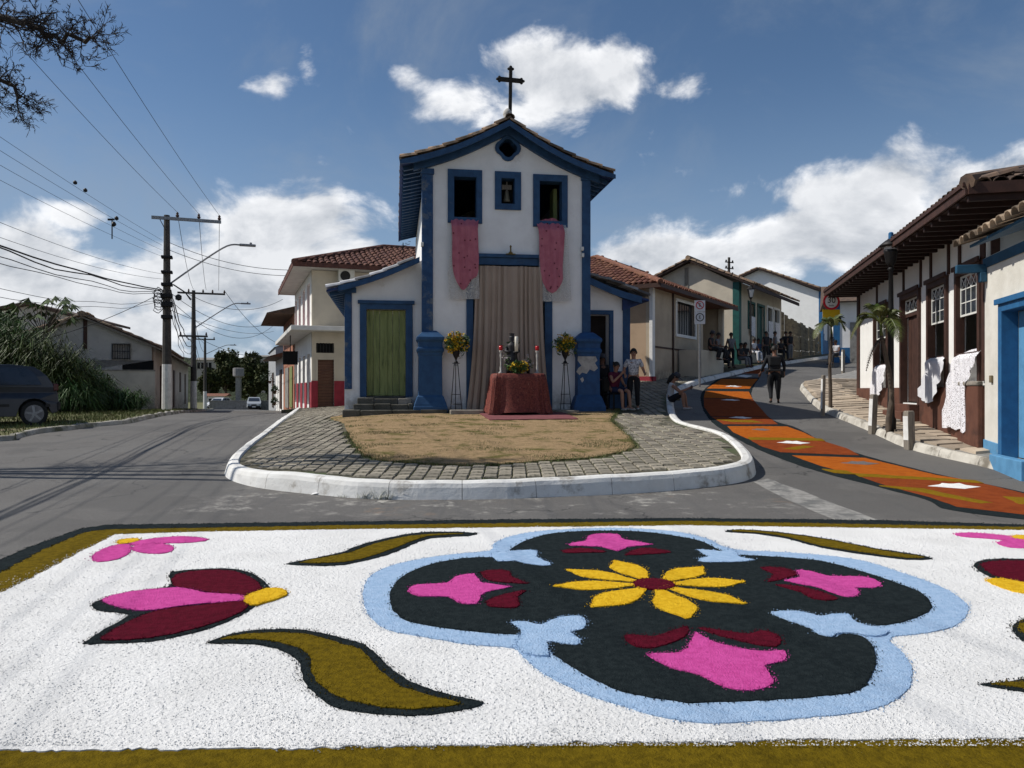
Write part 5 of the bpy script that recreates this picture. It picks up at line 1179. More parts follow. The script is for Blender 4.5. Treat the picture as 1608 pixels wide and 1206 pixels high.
x0 += .2; t.add([(x0, -ov + .12, zt + .04), (x1, -ov + .12, zt + .04), (x1, yr, zt + sl2 * (yr + ov)), (x0, yr, zt + sl2 * (yr + ov)), (x0, -ov + .12, zt + .0), (x1, -ov + .12, zt + .0), (x1, yr, zt + sl2 * (yr + ov) - .04), (x0, yr, zt + sl2 * (yr + ov) - .04)], [(0, 1, 2, 3), (4, 5, 6, 7), (0, 1, 5, 4), (1, 2, 6, 5), (2, 3, 7, 6), (3, 0, 4, 7)]); t.build('roof_boards', M['blueeave'], blu)

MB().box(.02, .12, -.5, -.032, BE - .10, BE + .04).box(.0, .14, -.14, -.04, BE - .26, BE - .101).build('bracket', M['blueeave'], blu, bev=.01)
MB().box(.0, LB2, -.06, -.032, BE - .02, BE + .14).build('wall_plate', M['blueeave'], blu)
x0 -= .2; tile_slope(blu, Vector((x1, -ov, zt + .02)), (-1, 0, 0), (0, 1, sl2), x1 - x0, 6.4, mat('ochre_grey_clay_tile', (.30, .22, .15), (.16, .13, .10), sc=5, isl=.3, bump=.4, bs=25, stain=(.05, .05, .045), ss=3, st=(.5, .64)), sp=.235, row=.38, indiv=lambda i, j, c, r: j == 0 or i >= c - 1, r=.12, seed=60)
for k in range(int((x1 - x0) / .235) + 1):      # mortared tile mouths along the eave
    pass
mm = MB().lathe([(.0, -.1), (.07, -.09), (.08, 0), (.05, .06), (.0, .07)], (0, 0, 0), 8)
MB().box(bl.x(1560), bl.x(1560) + .09, -.07, -.032, .72 + .5, .84 + .5).build('meter_box', M['rust'], blu, bev=.01)
# cloths out of the windows
def lace_thing(pxs, label, m, sill, grp='white cloths hung from the brown house windows', edge=None):
    r = B.root('window_cloth', label, 'cloth', grp); pts = [B.at(a_, b_, -.14) for a_, b_ in pxs]; xm = sum(p[0] for p in pts) / len(pts)
    yf = lambda x, z: .06 - .22 * min(1, max(0, (sill + .02 - z) / .12)) ** .5 - .022 * math.sin((x - xm) * 24 + z * .9) * min(1, max(0, (sill - z) / .3)) - .006 * math.sin((x - xm) * 57 + 1)
    o = hang('cloth', B, pts, yf, m, r, sp=.045)
    if edge:
        lowest = [p for p in pts if p[1] < min(q[1] for q in pts) + .25]; mb_ = MB()
        for k in range(9):
            x = min(p[0] for p in lowest) + (max(p[0] for p in lowest) - min(p[0] for p in lowest)) * (k + .5) / 9; z = min(p[1] for p in lowest) + .08; y = yf(x, z); mb_.add([(x + .05 * math.cos(a_ * .7), y - .004, z - .05 + .05 * math.sin(a_ * .7)) for a_ in range(9)], [tuple(range(9))])
        mb_.build('scalloped_edge', M['lace'], r, fix=False)
lace_thing([(1499,558),(1507,549),(1529,549),(1531,569),(1524,589),(1517,614),(1516,677),(1509,673),(1502,676),(1495,670),(1488,672),(1480,668),(1484,640),(1487,615),(1492,585)], 'long white crochet lace cloth hanging from the nearest brown house window to the pavement', M['lace'], SZ, edge=None)
MB().build
lace_thing([(1455,563),(1481,562),(1480,589),(1473,607),(1466,629),(1455,632),(1443,618),(1449,599),(1453,582)], 'sheer white cloth hanging from the middle window of the brown house, right of its door', M['sheer'], SZ)
lace_thing([(1374,572),(1392,572),(1390,590),(1384,614),(1378,625),(1367,620),(1370,594)], 'short white lace cloth hanging from the far window of the brown house behind the palm', M['lace'], SZ)
# ================================================================== RED AND WHITE CORNER BUILDING (left of the chapel)
A = Fr(-7.80, 30, .9, R(20.1)); aw = A.root('corner_building', 'two storey cream corner building with crimson plinth and maroon tile hip roof', 'building')
z2 = A.at(490, 424)[1]; zs = A.at(515, 521)[1]; W2 = 8.5; L2_ = A.side(463, 600, 0)[0]
s0 = A.at(499, 637); s1 = A.at(524.5, 565); v0 = A.at(496.5, 554); v1 = A.at(524.7, 539); ac0 = A.at(530, 444); ac1 = A.at(555, 426)
MB().plate(rect(0, W2, -.6, z2), [rect(s0[0], s1[0], .02, s1[1]), rect(v0[0], v1[0], v0[1], v1[1])], 0, .25).build('front_wall', M['cream2'], aw)
# street side: openings between piers
ups = [(1.0, 2.0), (3.0, 4.0), (5.2, 6.2), (7.6, 8.6)]; Tl = Matrix(((0, 1, 0, 0), (1, 0, 0, 0), (0, 0, 1, 0), (0, 0, 0, 1)))
hs = []
for k in range(5):
    a_ = .9 + k * 2.1
    if a_ + 1.2 < L2_: hs += [rect(a_, a_ + 1.15, .1, 2.15), rect(a_, a_ + 1.15, 3.15, 5.0)]
MB().plate([(.252, -.6), (L2_, -.6), (L2_, z2), (.252, z2)], hs, 0, .22, T=Tl).build('side_wall', M['whiteR'], aw)
for h in hs:
    up = h[0][1] > 2; MB().plate(rect(h[0][0], h[1][0], h[0][1], h[2][1]), [], .12, .16, T=Tl).build('shutter', M['redwall'] if up else M['brown'], aw)
MB().box(-.03, s0[0], -.03, -.002, -.6, 1.05).box(s1[0], W2, -.03, -.002, -.6, 1.05).build('plinth', M['redwall'], aw)
pl_ = [0] + sorted(sum([[h[0][0], h[1][0]] for h in hs if h[0][1] < 1], [])) + [L2_]
for k in range(0, len(pl_) - 1, 2): MB().box(-.03, -.002, pl_[k], pl_[k + 1], -.6, 1.0).build('plinth', M['redwall'], aw)
sh = E('roller_shutter', (0, 0, 0)); sh.parent = aw; n = 16
for k in range(n):
    zz = .04 + (s1[1] - .04) * k / n; MB().box(s0[0], s1[0], .10, .13, zz, zz + (s1[1] - .04) / n - .015).build('slat', M['shutter'], sh)
g_ = MB(); 
for k in range(6): x = v0[0] + (v1[0] - v0[0]) * (k + .5) / 6; g_.box(x - .015, x + .015, .03, .06, v0[1], v1[1])
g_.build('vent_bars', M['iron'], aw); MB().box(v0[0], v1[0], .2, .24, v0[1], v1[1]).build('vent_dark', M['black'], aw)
MB().plate(rect(s0[0] - .08, s1[0] + .08, -.02, s1[1] + .08), [rect(s0[0], s1[0], -.01, s1[1])], -.02, .05).build('door_frame', M['cream2'], aw)
# awning slab round the corner
sb = MB(); sb.box(-.85, W2, -.85, -.002, zs - .02, zs + .16); sb.box(-.85, -.002, .0, L2_ + 1.5, zs - .02, zs + .16); sb.build('awning_slab', mat('white_soffit', (.62, .61, .58), (.54, .53, .50), sc=2, stain=(.3, .28, .25), ss=1.5, st=(.62, .78)), aw, bev=.02)
# hip roof
ovr = .75; zr = z2 + .02; RH = 1.55; ex0, ex1, ey0, ey1 = -ovr, W2 + .6, -ovr, L2_ + .3
MB().box(ex0, ex1, ey0, ey1, zr, zr + .05).build('soffit', mat('pale_soffit_boards', (.5, .48, .45), (.42, .4, .38), sc=3), aw)
MB().box(ex0 - .03, ex0, ey0 - .03, ey1, zr - .02, zr + .16).box(ex0, ex1, ey0 - .03, ey0, zr - .02, zr + .16).build('fascia', M['tilemar'], aw)
rr = 4.2; rb = MB(); zt_ = zr + .07
rb.add([(ex0, ey0, zt_), (ex1, ey0, zt_), (ex1, ey1, zt_), (ex0, ey1, zt_), (ex0 + rr, ey0 + rr, zt_ + RH), (ex1, ey0 + rr, zt_ + RH), (ex0 + rr, ey1, zt_ + RH)], [(0, 1, 5, 4), (0, 4, 6, 3), (3, 6, 2), (1, 2, 5), (4, 5, 2, 6)]); rb.build('roof', M['tilemar'], aw)
Ls = math.hypot(rr, RH); tile_slope(aw, (ex0, ey0, zt_ + .02), (1, 0, 0), (0, rr, RH), ex1 - ex0, Ls, M['tilemar'], sp=.24, row=.42, clip=lambda u, v: u > v * rr / Ls + .05, r=.11, seed=70)
tile_slope(aw, (ex0, ey1, zt_ + .02), (0, -1, 0), (rr, 0, RH), ey1 - ey0, Ls, M['tilemar'], sp=.24, row=.42, clip=lambda u, v: (ey1 - ey0 - u) > v * rr / Ls + .05, r=.11, seed=71)
MB().tube([(ex0, ey0, zt_ + .08), (ex0 + rr, ey0 + rr, zt_ + RH + .08)], .12, 8).build('hip_tiles', M['tilemar'], aw)
MB().tube([(ex0 + rr, ey0 + rr, zt_ + RH + .08), (ex1, ey0 + rr, zt_ + RH + .08)], .12, 8).build('ridge_tiles', M['tilemar'], aw)
# air conditioner (hangs on the wall: a thing of its own)
acr = A.root('air_conditioner', 'white air conditioner unit high on the cream corner building wall', 'air conditioner'); MB().box(ac0[0], ac1[0], -.32, -.003, ac0[1], ac1[1]).build('casing', M['sash'], acr, bev=.015)
cxx, czz, rad = (ac0[0] + ac1[0]) / 2 - .05, (ac0[1] + ac1[1]) / 2, (ac1[1] - ac0[1]) * .40; MB().tube([(cxx, -.335, czz), (cxx, -.322, czz)], rad, 18).build('fan_grille', M['cartrim'], acr)
MB().box(ac0[0] + .03, ac0[0] + .06, -.3, -.01, ac0[1] - .12, ac0[1] - .002).box(ac1[0] - .06, ac1[0] - .03, -.3, -.01, ac0[1] - .12, ac0[1] - .002).build('bracket', M['iron'], acr)
# hanging sign box
p = A.side(458, 562, -.6); sb_ = A.root('shop_sign_box', 'black box sign hanging under the white awning slab of the corner building', 'sign'); MB().box(-.95, -.35, p[0], p[0] + .12, p[1] - .28, p[1] + .28).build('box', M['cartrim'], sb_, bev=.01); MB().box(-.93, -.37, p[0] - .006, p[0] - .001, p[1] - .26, p[1] + .26).build('panel', M['black'], sb_); MB().tube([(-.65, p[0] + .06, p[1] + .28), (-.65, p[0] + .06, zs - .02)], .02, 6).build('hanger', M['iron'], sb_)
def antenna(px, py0, py1, Y, label, kind):
    a_ = P(px, py0, Y); h = P(px, py1, Y).z - a_.z; r = E('roof_antenna', a_, 0, label, 'antenna'); MB().tube([(0, 0, -.3), (0, 0, h)], .018, 6).build('mast', M['iron'], r); m_ = MB()
    if kind: m_.tube([(-.65, 0, h * .75), (.65, .25, h * .75)], .014, 5); [m_.tube([(x, -.25, h * .75), (x, .35, h * .75)], .008, 4) for x in (-.55, -.3, -.05, .2, .5)]
    else: m_.tube([(-.25, 0, h * .6), (.3, 0, h * .9)], .012, 5); [m_.tube([(x, -.1, h * .6 + (x + .25) * .5), (x + .05, .2, h * .7 + (x + .25) * .5)], .01, 4) for x in (-.2, -.05, .1, .25)]
    m_.build('elements', M['iron'], r)
antenna(596, 402, 388, 33.8, 'thin horizontal television antenna on the maroon roof left of the chapel', 1); antenna(633, 401, 381, 33.5, 'small slanted antenna on the maroon roof beside the chapel wall', 0)
# neighbours down the left street (same frontage line)
def row_house(px0, px1, ztop_px, body, roofm, nm, label, eave=.4, doors=(), zb=-2.0, plinth=None, cat='house'):
    y0 = A.side(px0, 600, 0)[0]; y1 = A.side(px1, 600, 0)[0]; z = A.side(px0, ztop_px, 0)[1]; r = A.root(nm, label, cat)
    MB().box(0, 7, y0 + .02, y1, zb, z).build('wall', body, r)
    MB().add([(-eave, y0, z), (-eave, y1 + .2, z), (3.5, y1 + .2, z + 1.3), (3.5, y0, z + 1.3), (7.4, y1 + .2, z), (7.4, y0, z)], [(0, 1, 2, 3), (3, 2, 4, 5), (0, 3, 5), (1, 2, 4), (0, 1, 4, 5)]).build('roof', roofm, r)
    for (a_, b_, zt_px, zb_px, m_, n_) in doors:
        u0, u1 = A.side(a_, 600, 0)[0], A.side(b_, 600, 0)[0]; t_ = A.side(a_, zt_px, 0)[1]; q_ = A.side(a_, zb_px, 0)[1]; MB().box(-.05, .0 - .002, u0, u1, q_, t_).build(n_, m_, r)
    return r, y0, y1, z
row_house(462, 445, 492, mat('tan_wall', (.36, .16, .10), (.3, .13, .08), sc=2), M['tiledk'], 'row_house', 'narrow tan row house with green doors beyond the cream corner building', eave=1.3, doors=[(460, 456, 575, 640, M['green'], 'door'), (454, 449, 577, 641, M['concrete'], 'door'), (458, 450, 508, 530, M['brown'], 'window')])
row_house(445, 433, 560, M['whiteR'], M['tiledk'], 'row_house', 'low white row house with plants on its wall at the end of the left street', eave=.9, doors=[(443, 440, 580, 642, M['brown'], 'door')])
row_house(433, 422, 545, mat('grey_wall', (.36, .37, .38), (.3, .31, .32)), M['concrete'], 'row_house', 'far grey row house at the end of the left street', eave=.1, doors=[(430, 428, 585, 640, M['brown'], 'door')])
def hang_plant(px, py, label, s):
    p = A.side(px, py, -.3); w_ = A.w(-.3, p[0], p[1]); r = E('wall_plant', w_, 0, label, 'plant'); MB().lathe([(.06, -.2), (.14, 0), (.12, 0)], (0, 0, 0), 8).build('pot', M['tilered'], r); mb_ = MB(); leaves(mb_, (0, 0, .1), (s, s, s), 160, .16, seed=int(px)); mb_.build('foliage', M['leafdk'], r, fix=False)
hang_plant(431.5, 614, 'potted plant on the white row house wall, the upper one', .35); hang_plant(431, 632, 'potted plant at the foot of the white row house wall', .35); hang_plant(424, 598, 'bushy plant hanging over the wall at the end of the left street', .7)
# ================================================================== LEFT HOUSES
Lh = Fr(-15.45, 33, .55, R(20.1)); lh = Lh.root('roadside_house', 'long pale weathered house with tiled lean-to roof behind the front utility pole', 'house')
ze_ = Lh.at(238, 541)[1]; rg = Lh.at(131, 497); xl = -13.5; D2 = 30
w0 = Lh.at(177, 562.5); w1 = Lh.at(204, 541); g0 = Lh.at(192, 582); g1 = Lh.at(243.5, 566)
zl = rg[1] - (rg[0] - xl) * (rg[1] - ze_) / (0 - rg[0]) * .9
MB().plate([(xl, g1[1]), (0, g1[1]), (0, ze_), (rg[0], rg[1]), (xl, zl)], [rect(w0[0], w1[0], w0[1], w1[1])], 0, .25).box(xl, 0, .0, .25, -1, g0[1]).box(xl, g0[0], .0, .25, g0[1] + .001, g1[1] - .001).build('gable_wall', M['oldplaster'], lh)
MB().box(-.25, 0, .252, D2, -1.5, ze_).build('side_wall', M['oldplaster'], lh)
pc = Lh.at(243.5, 600)[0]; MB().box(pc, .12, -.12, .3, -1, ze_ - .02).build('corner_pier', M['oldplaster'], lh, bev=.02)
MB().box(Lh.at(131, 500)[0] - .0, Lh.at(137, 500)[0], -.05, -.002, Lh.at(131, 548)[1], rg[1] - .1).build('drain_pipe', M['brown'], lh)
MB().box(g0[0] + .01, g1[0] - .06, .03, .06, g0[1] + .01, g1[1] - .01).build('gap_dark_sheet', M['black'], lh)  # black sheet closing the gap, its shade put into the colour
fr = MB().plate(rect(w0[0] - .05, w1[0] + .05, w0[1] - .05, w1[1] + .05), [rect(w0[0], w1[0], w0[1], w1[1])], -.03, .1); 
fr = fr.build('window_frame', M['concrete'], lh); MB().box(w0[0], w1[0], .1, .12, w0[1], w1[1]).build('shutter', M['far'], lh)
mb = MB(); [mb.box(w0[0] + (w1[0] - w0[0]) * k / 7 - .01, w0[0] + (w1[0] - w0[0]) * k / 7 + .01, -.06, -.04, w0[1] - .05, w1[1]) for k in range(8)]; [mb.box(w0[0], w1[0], -.062, -.038, z - .01, z + .01) for z in (w0[1], (w0[1] + w1[1]) / 2, w1[1])]; mb.build('window_grille', M['iron'], lh)
for (xa, za, xb, zb) in ((rg[0], rg[1], .75, ze_ - (rg[1] - ze_) / (0 - rg[0]) * .75), (rg[0], rg[1], xl - .3, zl - .1)):
    d = Vector((xb - xa, 0, zb - za)); L = d.length; s_ = 1 if xb > xa else -1
    MB().plate([(xa, za - .02), (xb, zb - .02), (xb, zb - .09), (xa, za - .09)], [], -.35, D2).build('roof_boards', M['wood'], lh)
    tile_slope(lh, (xb, -.4, zb + .0), (0, 1, 0), -d, 10 if s_ > 0 else 2, L, M['tile'], sp=.24, row=.42, indiv=None, r=.12, seed=80 + s_)
MB().tube([(rg[0], -.4, rg[1] + .08), (rg[0], D2, rg[1] + .08)], .14, 8).build('ridge_tiles', M['tile'], lh)
for k, yy in enumerate((4, 8, 13, 19, 25)): MB().box(.002, .05, yy, yy + 1.1, .9 if k % 2 else 0, 2.2).build('door' if k % 2 == 0 else 'window', M['brown'], lh)
# front boundary wall
bw = Lh.root('boundary_wall', 'low stained plaster wall in front of the pale weathered house', 'wall'); a_, b_ = Lh.at(176, 600, -.9)[0], Lh.at(244, 600, -.9)[0]
MB().box(a_ - 3, b_, -1.05, -.9, -1, Lh.at(210, 583, -.9)[1]).build('wall_panel', M['oldplaster'], bw); MB().box(a_ - 3, b_ + .0, -1.08, -.87, Lh.at(210, 583, -.9)[1] + .002, Lh.at(210, 583, -.9)[1] + .06).build('coping', M['concrete'], bw)
L2h = Fr(*P(118, 600, 47).xy, .4, R(8)); l2 = L2h.root('roadside_house', 'white gable house with old tiles showing above the shrubs at far left', 'house')
rg = L2h.at(47, 480); r1 = L2h.at(118, 499); r0 = L2h.at(-20, 492)
MB().plate([(r0[0], -1), (r1[0], -1), (r1[0], r1[1]), (rg[0], rg[1]), (r0[0], r0[1])], [], 0, 8).build('wall', M['oldplaster'], l2)
MB().plate([(r0[0] - .3, r0[1] + .0), (rg[0], rg[1] + .02), (r1[0] + .4, r1[1] - .06), (r1[0] + .4, r1[1] + .1), (rg[0], rg[1] + .22), (r0[0] - .3, r0[1] + .15)], [], -.4, 8.4).build('roof', M['tiledk'], l2)
# ================================================================== HOUSES ALONG THE RIGHT STREET
def street_tiles(root, O, U, V, wd, L, m, seed, r=.11, sp=.24, row=.42, clip=None): tile_slope(root, O, U, V, wd, L, m, sp=sp, row=row, r=r, seed=seed, clip=clip)
H1 = Fr(5.46, 30, 2.1, R(58.2)); h1 = H1.root('beige_house', 'beige house with orange tile hip roof right behind the chapel', 'house')
ez = H1.at(1026, 452)[1]; L1 = H1.x(1104); wn = (H1.at(1062, 524), H1.at(1091, 481))
MB().plate(rect(0, L1, -1.5, ez), [rect(wn[0][0], wn[1][0], wn[0][1], wn[1][1])], 0, .25).build('front_wall', M['cream'], h1)
Tl1 = Matrix(((0, 1, 0, 0), (1, 0, 0, 0), (0, 0, 1, 0), (0, 0, 0, 1)))
MB().box(0, .25, .252, 9, -1.5, ez).box(L1 - .25, L1, .252, 9, -1.5, ez).box(0, L1, 9.002, 9.2, -1.5, ez).build('side_wall', mat('salmon_plaster', (.46, .33, .22), (.38, .27, .18), sc=1.2, stain=(.28, .2, .15), ss=.9, st=(.6, .8)), h1)
MB().box(-.04, .22, -.04, .1, -.35, ez).build('corner_pilaster', M['whiteR'], h1, bev=.01); MB().box(-.06, -.042, -.06, .9, -1.0, .02).box(-.06, .3, -.06, -.042, -1, .02).build('red_base', M['redwall'], h1)
MB().plate(rect(wn[0][0] - .12, wn[1][0] + .12, wn[0][1] - .12, wn[1][1] + .12), [rect(wn[0][0], wn[1][0], wn[0][1], wn[1][1])], -.05, .1).build('window_frame', M['whiteR'], h1)
mb = MB(); [mb.box(wn[0][0] + (wn[1][0] - wn[0][0]) * k / 4 - .015, wn[0][0] + (wn[1][0] - wn[0][0]) * k / 4 + .015, .05, .08, wn[0][1], wn[1][1]) for k in range(1, 4)]; mb.build('window_bars', M['iron'], h1); MB().box(wn[0][0], wn[1][0], .12, .14, wn[0][1], wn[1][1]).build('pane', M['glass'], h1)
MB().box(.22, L1, -.03, -.002, H1.at(1060, 548)[1] - .05, H1.at(1060, 548)[1] + .02).build('dado_rail', M['brown'], h1)
x_ = H1.x(1056); MB().box(x_ - .06, x_ + .06, -.06, -.032, 0, ez).build('downpipe', M['brown'], h1)
# recessed porch at the far end, low wall in front
L1b = H1.x(1137); MB().box(L1 + .002, L1b, 1.6, 1.8, -1, ez).build('porch_back', M['cream'], h1); MB().box(L1b - .2, L1b, .25, 1.598, -1, ez).build('porch_side', M['cream'], h1); MB().box(L1b - .3, L1b - .05, -.02, .2, -1, ez).build('porch_post', M['cream2'], h1)
lw = H1.root('porch_wall', 'low cream wall in front of the porch of the beige house where people sit', 'wall'); MB().box(H1.x(1096, -.9), H1.x(1131, -.9), -1.05, -.85, -1.2, H1.at(1110, 551, -.9)[1]).build('wall_panel', M['cream2'], lw, bev=.01); MB().box(H1.x(1096, -.9) - .0, H1.x(1096, -.9) + .2, -.848, -.1, -1.2, H1.at(1110, 551, -.9)[1]).build('return_wall', M['cream2'], lw)
# hip roof
o1 = .55; ez1 = ez + .02; rr = 4.9; RH = 2.1; ex0, ex1, ey0, ey1 = -o1, L1b + .5, -o1, 9.4
MB().add([(ex0, ey0, ez1), (ex1, ey0, ez1), (ex1, ey1, ez1), (ex0, ey1, ez1), (ex0 + rr, (ey0 + ey1) / 2, ez1 + RH), (ex1, (ey0 + ey1) / 2, ez1 + RH)], [(0, 1, 5, 4), (0, 4, 3), (3, 4, 5, 2), (1, 2, 5), (0, 3, 2, 1)]).build('roof', M['tilered'], h1)
MB().box(ex0 - .02, ex1, ey0 - .03, ey0, ez1 - .10, ez1 + .06).box(ex0 - .03, ex0, ey0, ey1, ez1 - .10, ez1 + .06).build('fascia', M['brown'], h1)
hh = (ey1 - ey0) / 2; Ls = math.hypot(rr, RH); street_tiles(h1, (ex0, ey1, ez1 + .03), (0, -1, 0), (rr, 0, RH), ey1 - ey0, Ls, M['tilered'], 90, clip=lambda u, v: v / Ls * hh < u < (ey1 - ey0) - v / Ls * hh)
Lf = math.hypot(hh, RH); street_tiles(h1, (ex0, ey0, ez1 + .03), (1, 0, 0), (0, hh, RH), ex1 - ex0, Lf, M['tilered'], 91, clip=lambda u, v: u > v / Lf * rr)
MB().tube([(ex0, ey0, ez1 + .1), (ex0 + rr, (ey0 + ey1) / 2, ez1 + RH + .1), (ex1, (ey0 + ey1) / 2, ez1 + RH + .1)], .12, 8).build('ridge_tiles', M['tilered'], h1); MB().tube([(ex0, ey1, ez1 + .1), (ex0 + rr, (ey0 + ey1) / 2, ez1 + RH + .1)], .12, 8).build('hip_tiles', M['tilered'], h1)
# cream house with teal corner
H2 = Fr(11.9, 40.4, 3.2, R(57)); h2 = H2.root('cream_house', 'cream gable house with teal corner post and dark eave up the right street', 'house')
ez = H2.at(1166, 445)[1]; L2w = H2.x(1227); ap = H2.side(1085, 411, 0); fa = H2.side(1021, 443, 0)
g2 = []
for (a_, b_, t_, q_) in ((1175, 1184, 477, 514), (1204.5, 1212, 484, 522), (1215, 1223, 487, 524)):
    m_ = (a_ + b_) / 2; g2.append((H2.x(a_), H2.x(b_), H2.at(m_, q_)[1], H2.at(m_, t_)[1]))
dr2 = (H2.x(1190), H2.x(1199), .2, H2.at(1195, 482)[1])
MB().plate(rect(0, L2w, -1.5, ez), [rect(*q) for q in g2] + [rect(*dr2)], 0, .25).build('front_wall', M['cream2'], h2)
MB().plate([(.252, -1.5), (fa[0], -1.5), (fa[0], fa[1]), (ap[0], ap[1]), (.252, ez)], [], 0, .25, T=Tl1).build('gable_wall', M['cream2'], h2)
MB().box(.3, L2w, 3, 3.1, -1, ez).build('inner_wall', M['black'], h2)
MB().box(-.05, .35, -.05, .3, -1, ez).build('corner_post', M['teal'], h2, bev=.01)
q = H2.side(1147, 500, 0); MB().box(-.04, -.002, H2.side(1078, 420, 0)[0] - .1, H2.side(1078, 420, 0)[0] + .1, H2.side(1078, 455, 0)[1], ap[1] - .3).build('gable_post', M['wood'], h2)
for k, h in enumerate(g2):
    MB().plate(rect(h[0] - .12, h[1] + .12, h[2] - .12, h[3] + .12), [rect(*h)], -.05, .1).build('window_frame', M['teal'] if k == 0 else M['whiteR'], h2); MB().box(h[0], h[1], .14, .16, h[2], h[3]).build('pane', M['glass'], h2)
MB().box(dr2[0], dr2[1], .1, .14, dr2[2], dr2[3]).build('door', M['teal'], h2); MB().plate([(dr2[0] - .14, .2), (dr2[0], .2), (dr2[0], dr2[3]), (dr2[1], dr2[3]), (dr2[1], .2), (dr2[1] + .14, .2), (dr2[1] + .14, dr2[3] + .14), (dr2[0] - .14, dr2[3] + .14)], [], -.05, .1).build('door_frame', M['teal'], h2)
for k, h in enumerate(g2):
    r_ = H2.root('window_cloth', ['white cloth under the first window of the cream teal cornered house', 'white cloth under the second window of the cream teal cornered house', 'white cloth under the last window of the cream teal cornered house'][k], 'cloth', 'white cloths hung from the cream house windows'); zt = h[2] + (h[3] - h[2]) * .45
    hang('cloth', H2, [(h[0] + .02, zt), (h[1] - .02, zt), (h[1] - .02, h[2] - .5), (h[0] + .05, h[2] - .45)], lambda x, z: -.1 + .02 * math.sin(x * 25), M['lace'], r_, sp=.12)
oe = .9; rd = 1 if True else 0; ry, rzz = ap; ze2 = ez + .0
for (ya, za, yb_, zb_) in ((ry, rzz + .05, -oe, ez - (rzz - ez) / ry * oe * .55), (ry, rzz + .05, fa[0] + .3, fa[1] - .1)):
    MB().add([(-.45, ya, za), (L2w + .7, ya, za), (L2w + .7, yb_, zb_), (-.45, yb_, zb_), (-.45, ya, za - .08), (L2w + .7, ya, za - .08), (L2w + .7, yb_, zb_ - .08), (-.45, yb_, zb_ - .08)], [(0, 1, 2, 3), (4, 5, 6, 7), (0, 1, 5, 4), (1, 2, 6, 5), (2, 3, 7, 6), (3, 0, 4, 7)]).build('roof_boards', M['brownroof'], h2)
    d = Vector((0, ya - yb_, za - zb_)); street_tiles(h2, (-.5, yb_, zb_ + .02), (1, 0, 0), d, L2w + 1.2, d.length, M['tile'], 95 + int(yb_), r=.13, sp=.27)
MB().tube([(-.5, ry, rzz + .15), (L2w + .7, ry, rzz + .15)], .14, 8).build('ridge_tiles', M['tile'], h2)
MB().beam((-.45, -oe, ez - (rzz - ez) / ry * oe * .55 - .12), (L2w + .7, -oe, ez - (rzz - ez) / ry * oe * .55 - .12), .05, .16).build('fascia', M['brownroof'], h2)
# white house
H3 = Fr(24.2, 60, 4.6, R(57)); h3 = H3.root('white_house', 'bright white gable house with blue corner at the top of the right street', 'house')
ez = H3.at(1292, 458)[1]; ap = H3.side(1192, 423, 0); fa = H3.side(1162, 436, 0)
wy = lambda px, py: H3.side(px, py, 0)
MB().plate([(.252, -3), (fa[0], -3), (fa[0], fa[1]), (ap[0], ap[1]), (.252, ez)], [], 0, .25, T=Tl1).build('gable_wall', mat('fresh_white_plaster', (.8, .8, .78), (.74, .74, .72), sc=2, stain=(.5, .48, .45), ss=1, st=(.66, .85)), h3)
MB().plate(rect(0, 9, -2, ez), [], 0, .25).build('front_wall', M['white'], h3); MB().box(-.05, .6, -.05, .3, -2, 1.4).box(.6, 9, -.04, -.002, -2, .9).build('blue_plinth', M['bluehouse'], h3)
MB().box(-.05, .3, -.05, .25, 1.402, ez).build('corner_post', M['bluehouse'], h3)
for (ya, za, yb_, zb_) in ((ap[0], ap[1] + .05, -.8, ez - .2), (ap[0], ap[1] + .05, fa[0] + .4, fa[1] - .15)):
    MB().add([(-.5, ya, za), (9.5, ya, za), (9.5, yb_, zb_), (-.5, yb_, zb_), (-.5, ya, za - .1), (9.5, ya, za - .1), (9.5, yb_, zb_ - .1), (-.5, yb_, zb_ - .1)], [(0, 1, 2, 3), (4, 5, 6, 7), (0, 1, 5, 4), (1, 2, 6, 5), (2, 3, 7, 6), (3, 0, 4, 7)]).build('roof_boards', M['brownroof'], h3)
    d = Vector((0, ya - yb_, za - zb_)); street_tiles(h3, (-.5, yb_, zb_ + .02), (1, 0, 0), d, 10, d.length, M['tile'], 99 + int(yb_), r=.15, sp=.31, row=.5)
MB().box(2.0, 3.0, -.06, -.041, .1, 2.2).build('door', M['concrete'], h3)
# tin fence between the two
fx0, fx1 = H2.w(L2w + .1, 0, 0), H3.w(-.3, 0, 0); fr = E('tin_fence', (fx0.x, fx0.y, G(fx0.x, fx0.y)), math.atan2(fx1.y - fx0.y, fx1.x - fx0.x), 'weathered patchwork tin fence between the cream house and the white house', 'fence'); Lf = (fx1.xy - fx0.xy).length; gz = G(fx1.x, fx1.y) - G(fx0.x, fx0.y); n = 14; rnd = random.Random(6)
for k in range(n):
    a_, b_ = Lf * k / n, Lf * (k + 1) / n - .03; zb_ = gz * k / n; zt = zb_ + 3.1 - 1.4 * k / n + rnd.uniform(-.15, .1); yy = rnd.uniform(-.03, .03)
    for j in range(3): MB().plate(rect(a_, b_, zb_ - .4 + (zt - zb_ + .4) * j / 3, zb_ - .4 + (zt - zb_ + .4) * (j + 1) / 3 - .02), [], yy + j * .02, yy + j * .02 + .03).build('tin_panel', M['rust'], fr)
for k in range(0, n + 1, 2): MB().tube([(Lf * k / n, .1, gz * k / n - .3), (Lf * k / n, .1, gz * k / n + 3.0 - 1.4 * k / n)], .05, 6).build('fence_post', M['wood'], fr)
